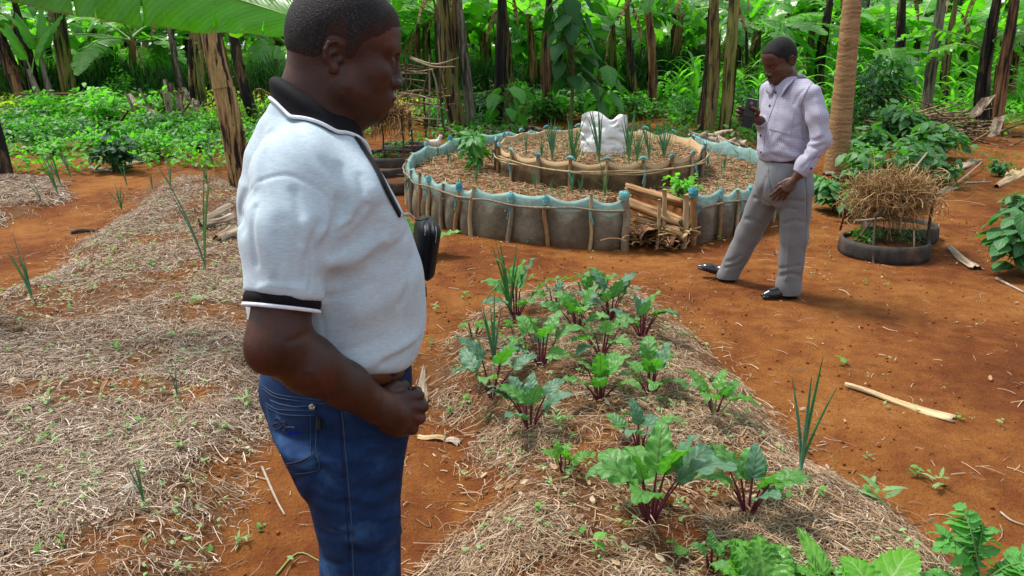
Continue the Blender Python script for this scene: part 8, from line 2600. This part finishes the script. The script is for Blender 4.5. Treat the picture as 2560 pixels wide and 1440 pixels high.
    # pocket, placket, buttons, collar, cuff
    def patch(name, quad, n, lift, m, diag=False):
        q = np.array(quad, float)
        P_ = np.array([fr.march(shirt, *((1 - s) * (1 - t) * q[0] + s * (1 - t) * q[1] + s * t * q[2] + (1 - s) * t * q[3])) for s in np.linspace(0, 1, n) for t in np.linspace(0, 1, n)])
        nr = sdf_normals(shirt, P_, .006)
        me = new_mesh(name, P_ + nr * lift, grid_faces(n, n), m)
        s, t = np.meshgrid(np.linspace(0, 1, n), np.linspace(0, 1, n), indexing='ij')
        w = .145; a_, b_ = s.ravel() * w, t.ravel() * w
        if diag: a_, b_ = (a_ + b_) * .707, (a_ - b_) * .707
        set_attr(me, "cu", a_ + 5); set_attr(me, "cv", b_ + 5)
        return link(name, me, so)
    patch("pocket", [(1936, 272), (1984, 281), (1976, 336), (1922, 322)], 10, .004, chk, True)
    line = lambda name, pts, r, m, off=.001, n=None: obj(name, *tube(fr.path(shirt, pts, off, n), r, 5), m, so)
    seam = plain("lilac_seam", (.24, .21, .32), .8, .2, .2, 100)
    line("placket_edge", [(1946, 232), (1935, 262), (1921, 300), (1912, 340), (1909, 390)], .0022, seam, n=24)
    line("sleeve_seam", [(2032, 205), (2018, 225), (2003, 262), (2008, 300)], .003, seam, n=20)
    line("sleeve_placket", [(2048, 372), (2036, 395), (2008, 432)], .003, seam, n=14)
    btn = plain("dark_purple_button", (.012, .008, .025), .35, .5, .2, 60)
    for (bx, by) in ((1939, 231), (1924, 264), (1911, 302), (1901, 339), (1902, 380), (2028, 421), (2005, 445)):
        c = fr.march(shirt, bx, by, .002); nr = sdf_normals(shirt, c[None], .006)[0]
        obj("button", *tube([c - nr * .002, c + nr * .003, c + nr * .004], [.0078, .0075, .004], 10), btn, so)
    th_ = np.linspace(radians(28), radians(332), 44)
    c0 = fr.L(1972, 205, .02)
    rowsC = []
    ctop = HC + R @ np.array([-.035, 0, -.10])
    for q, rad, dz in ((0, .070, -.022), (.0, .073, .004), (.35, .080, .000), (.7, .087, -.014), (1, .092, -.030)):
        X = np.cos(th_); Y = np.sin(th_)
        tip = .028 * q * np.clip(X, 0, 1) ** 2
        z = NB[2] + .035 + dz - .052 * X * (1 - q * .1) - .022 * q * np.clip(X, 0, 1)
        rowsC.append(np.stack([NB[0] + (fw[0] * X + lf[0] * Y) * rad + fw[0] * tip, NB[1] + (fw[1] * X + lf[1] * Y) * rad + fw[1] * tip, z], 1))
    rowsC = np.array(rowsC)
    for j in (2, 3, 4):
        for _ in range(8):
            dd = sh0(rowsC[j].astype(f32)) - .005
            rowsC[j] -= sdf_normals(sh0, rowsC[j], .006) * np.minimum(dd, 0)[:, None]
    me = new_mesh("collar", rowsC.reshape(-1, 3), grid_faces(5, 44), chk)
    set_attr(me, "cu", np.tile(th_ * .09 + 5, 5)); set_attr(me, "cv", np.repeat(np.array([0, .01, .025, .045, .07]) + 5, 44))
    co = link("collar", me, so); md = co.modifiers.new("thick", 'SOLIDIFY'); md.thickness = .004; md.offset = 1
    und = mat_cloth("cream_undershirt", (.55, .47, .38), 500, .4)
    def us(P): return smax(neck(P) - .004, np.abs(P[:, 2] - f32(NB[2] + .0)) - .03, .005)
    V, F = sdf_mesh(us, NB - .12, NB + .12, .006); obj("undershirt", V, F, und, man)
    # ---- trousers
    tf = [([(1935, 520), (1905, 500), (1885, 495)], .014, .010), ([(1940, 508), (1970, 500), (2010, 505)], .014, .009), ([(1938, 500), (1928, 460), (1922, 430)], .010, .010), ([(1945, 530), (1965, 520), (1990, 525)], .012, .007),
          ([(1900, 560), (1880, 550), (1862, 548)], .016, .008), ([(1850, 640), (1835, 650), (1815, 655)], .014, .009), ([(1862, 655), (1840, 665), (1812, 670)], .012, .008), ([(1950, 690), (1975, 684), (2000, 690)], .014, .010),
          ([(1945, 672), (1970, 668), (2002, 664)], .012, .007), ([(1960, 560), (1985, 552), (2012, 556)], .014, .007), ([(1915, 445), (1905, 480), (1900, 510)], .014, .006), ([(1975, 520), (1972, 600), (1965, 700)], .010, -.007), ([(2010, 430), (2016, 480), (2018, 560)], .008, .008)]
    def tr0(P):
        d = smin(pel(P, 0, .015), legs(P), .035)
        for ank in (ankR, ankL):
            kn_ = kneR if ank is ankR else kneL
            e = (ank - kn_) / np.linalg.norm(ank - kn_)
            m = (P - ank.astype(f32)) @ e.astype(f32)
            near = np.linalg.norm(P - ank, axis=1) < .30
            d = np.where(near, smax(d, m - .055, .004), d)
        return d
    tfold = [(fr.path(tr0, p, 0, 9), w, a) for p, w, a in tf]
    def trousers(P):
        d = tr0(P)
        for p, w, a in tfold: d = d + f32(a) * crease(P, p, w)
        d = d + .003 * np.sin(P[:, 2] * 34 + 3 * np.sin(P[:, 0] * 14)) * np.sin(P[:, 0] * 26 + P[:, 1] * 21)
        return smax(d, P[:, 2] - f32(fr.L(1960, 396, 0)[2]), .005)
    V, F = sdf_mesh(trousers, (-.64, -.40, .03), (.36, .52, 1.02), .006)
    gr = mat_cloth("grey_twill", (.150, .153, .160), 400, .5, .04, .8, .12, (.168, .171, .178), (1, 1, 1))
    to = obj("trousers", V, F, gr, man)
    dk = plain("trouser_seam", (.115, .115, .11), .8, .2, .2, 60)
    lt = lambda name, pts, r, n=20: obj(name, *tube(fr.path(trousers, pts, .0005, n), r, 5), dk, to)
    lt("fly_seam", [(1921, 415), (1922, 445), (1928, 475), (1936, 505)], .0016)
    lt("side_seam", [(2012, 420), (2016, 480), (2016, 560), (2010, 640), (2003, 705)], .0016, 30)
    # belt
    a = np.linspace(0, 2 * pi, 60, endpoint=False); rws = []
    zb = fr.L(1960, 401, -.12)[2] + .004
    cx, cy, aa, bb = [float(v[0]) for v in pel.at(np.array([zb]))]
    for dz, g in ((-.020, -.004), (-.020, .006), (.020, .006), (.020, -.004)):
        x = (aa + g) * np.cos(a); y = (bb + g) * np.sin(a)
        rws.append(np.stack([cx + x * cos(PHI) - y * sin(PHI), cy + x * sin(PHI) + y * cos(PHI), np.full(60, zb + dz)], 1))
    obj("belt", np.array(rws).reshape(-1, 3), grid_faces(4, 60, False, True), plain("maroon_leather_belt", (.05, .012, .010), .4, .5), man)
    # shoes
    shm = plain("black_polished_leather", (.006, .006, .008), .22, .6, .2, 60)
    toeR = fr.L(1742, 676, .27); heelR = fr.L(1838, 708, .27)
    def shoe(name, heel, toe, lift):
        d = toe - heel; L = np.linalg.norm(d); d = d / L; up = np.array([0, 0, 1.0]); up = up - d * (up @ d); up /= np.linalg.norm(up); s = np.cross(up, d)
        M = np.stack([d, s, up], 1).astype(f32)
        def f(P):
            Q = (P - heel.astype(f32)) @ M
            S = np.stack([Q[:, 0], np.abs(Q[:, 1]), Q[:, 2]], 1)
            e = sd_cone(S, (.035, 0, .035), (.10, 0, .040), .038, .040)
            e = smin(e, sd_cone(S, (.09, 0, .030), (L - .07, 0, .018), .040, .034), .03)
            e = smin(e, sd_cone(S, (L - .09, 0, .017), (L - .012, 0, .012), .034, .014), .03)
            e = smin(e, sd_cone(S, (.045, 0, .04), (.055, 0, .10), .036, .034), .02)
            e = smax(e, .004 - Q[:, 2], .003)
            sole = np.maximum(np.maximum(np.abs(S[:, 1]) - f32(.034) * np.clip(1.05 - .5 * np.abs(Q[:, 0] / L - .6), .3, 1), np.abs(Q[:, 2] - .004) - .006), np.abs(Q[:, 0] - L * .5) - L * .47)
            hl_ = np.maximum(np.maximum(np.abs(S[:, 1]) - .03, np.abs(Q[:, 2] + .006) - .012), np.abs(Q[:, 0] - .035) - .034)
            return smin(smin(e, sole, .004), hl_, .003)
        lo = np.minimum(heel, toe) - .12; hi = np.maximum(heel, toe) + .15
        V, F = sdf_mesh(f, lo, hi, .0055)
        return obj(name, V, F, shm, man)
    heelR[2] = .022; toeR[2] = max(toeR[2], .085)
    shoe("shoe", heelR, toeR, 0)
    hL = fr.L(1990, 735, .02); tL = fr.L(1903, 733, -.10); hL[2] = .016; tL[2] = .016
    shoe("shoe", hL, tL, 0)
    # ring on the finger
    gold = plain("gold", (.75, .45, .10), .25, .5, .1, 60, Metallic=1.0)
    # phone: a thing of its own
    pw = fr.P0 + ph_c[0] * fr.ud + ph_c[1] * fr.vd + np.array([0, 0, ph_c[2]])
    ph = link("mobile_phone", None, None, pw, fr.rotz); tag(ph, "black mobile phone in an open flip cover in the walking man's hand", "phone")
    def slab(c, hx, hy, hz, M):
        b = np.array([[x, y, z] for x in (-1, 1) for y in (-1, 1) for z in (-1, 1)], float) * [hx, hy, hz]
        return b @ M.T + c, np.array([[0, 1, 3, 2], [4, 6, 7, 5], [0, 4, 5, 1], [2, 3, 7, 6], [0, 2, 6, 4], [1, 5, 7, 3]])
    M = np.stack([ps, pn, pu], 1)
    pb = plain("phone_black_shell", (.006, .006, .008), .35, .5, .2, 50)
    V, F = slab(pu * .035, .035, .005, .058, M); o = obj("phone_body", V, F, pb, ph, smooth_shade=False)
    b = o.modifiers.new("bev", 'BEVEL'); b.width = .003; b.segments = 2
    V, F = slab(-pu * .055 + ps * .004, .034, .003, .036, M); o = obj("flip_cover", V, F, plain("flip_cover_black", (.007, .007, .008), .6, .4), ph, smooth_shade=False)
    V, F = slab(pu * .068 - ps * .004 + pn * .0055, .009, .0015, .009, M); obj("camera_lens", V, F, plain("lens_gold", (.16, .12, .06), .25, .5), ph, smooth_shade=False)
    V, F = slab(pu * .094 + ps * .0, .033, .0045, .0015, M); obj("top_edge", V, F, plain("bright_edge", (.7, .7, .7), .3, .5), ph, smooth_shade=False)
    return man, fr
# ------------------------------------------------------------------ build
import time as _time
_t0 = _time.time()
def step(f):
    r = f(); print(f.__name__, round(_time.time() - _t0, 1)); return r
step(build_ground)
step(build_hedge)
step(build_bananas)
step(build_yard)
step(build_ring)
step(build_straw)
step(build_beets)
step(build_onions)
step(build_beds_misc)
step(build_man_polo)
step(build_man_checked)
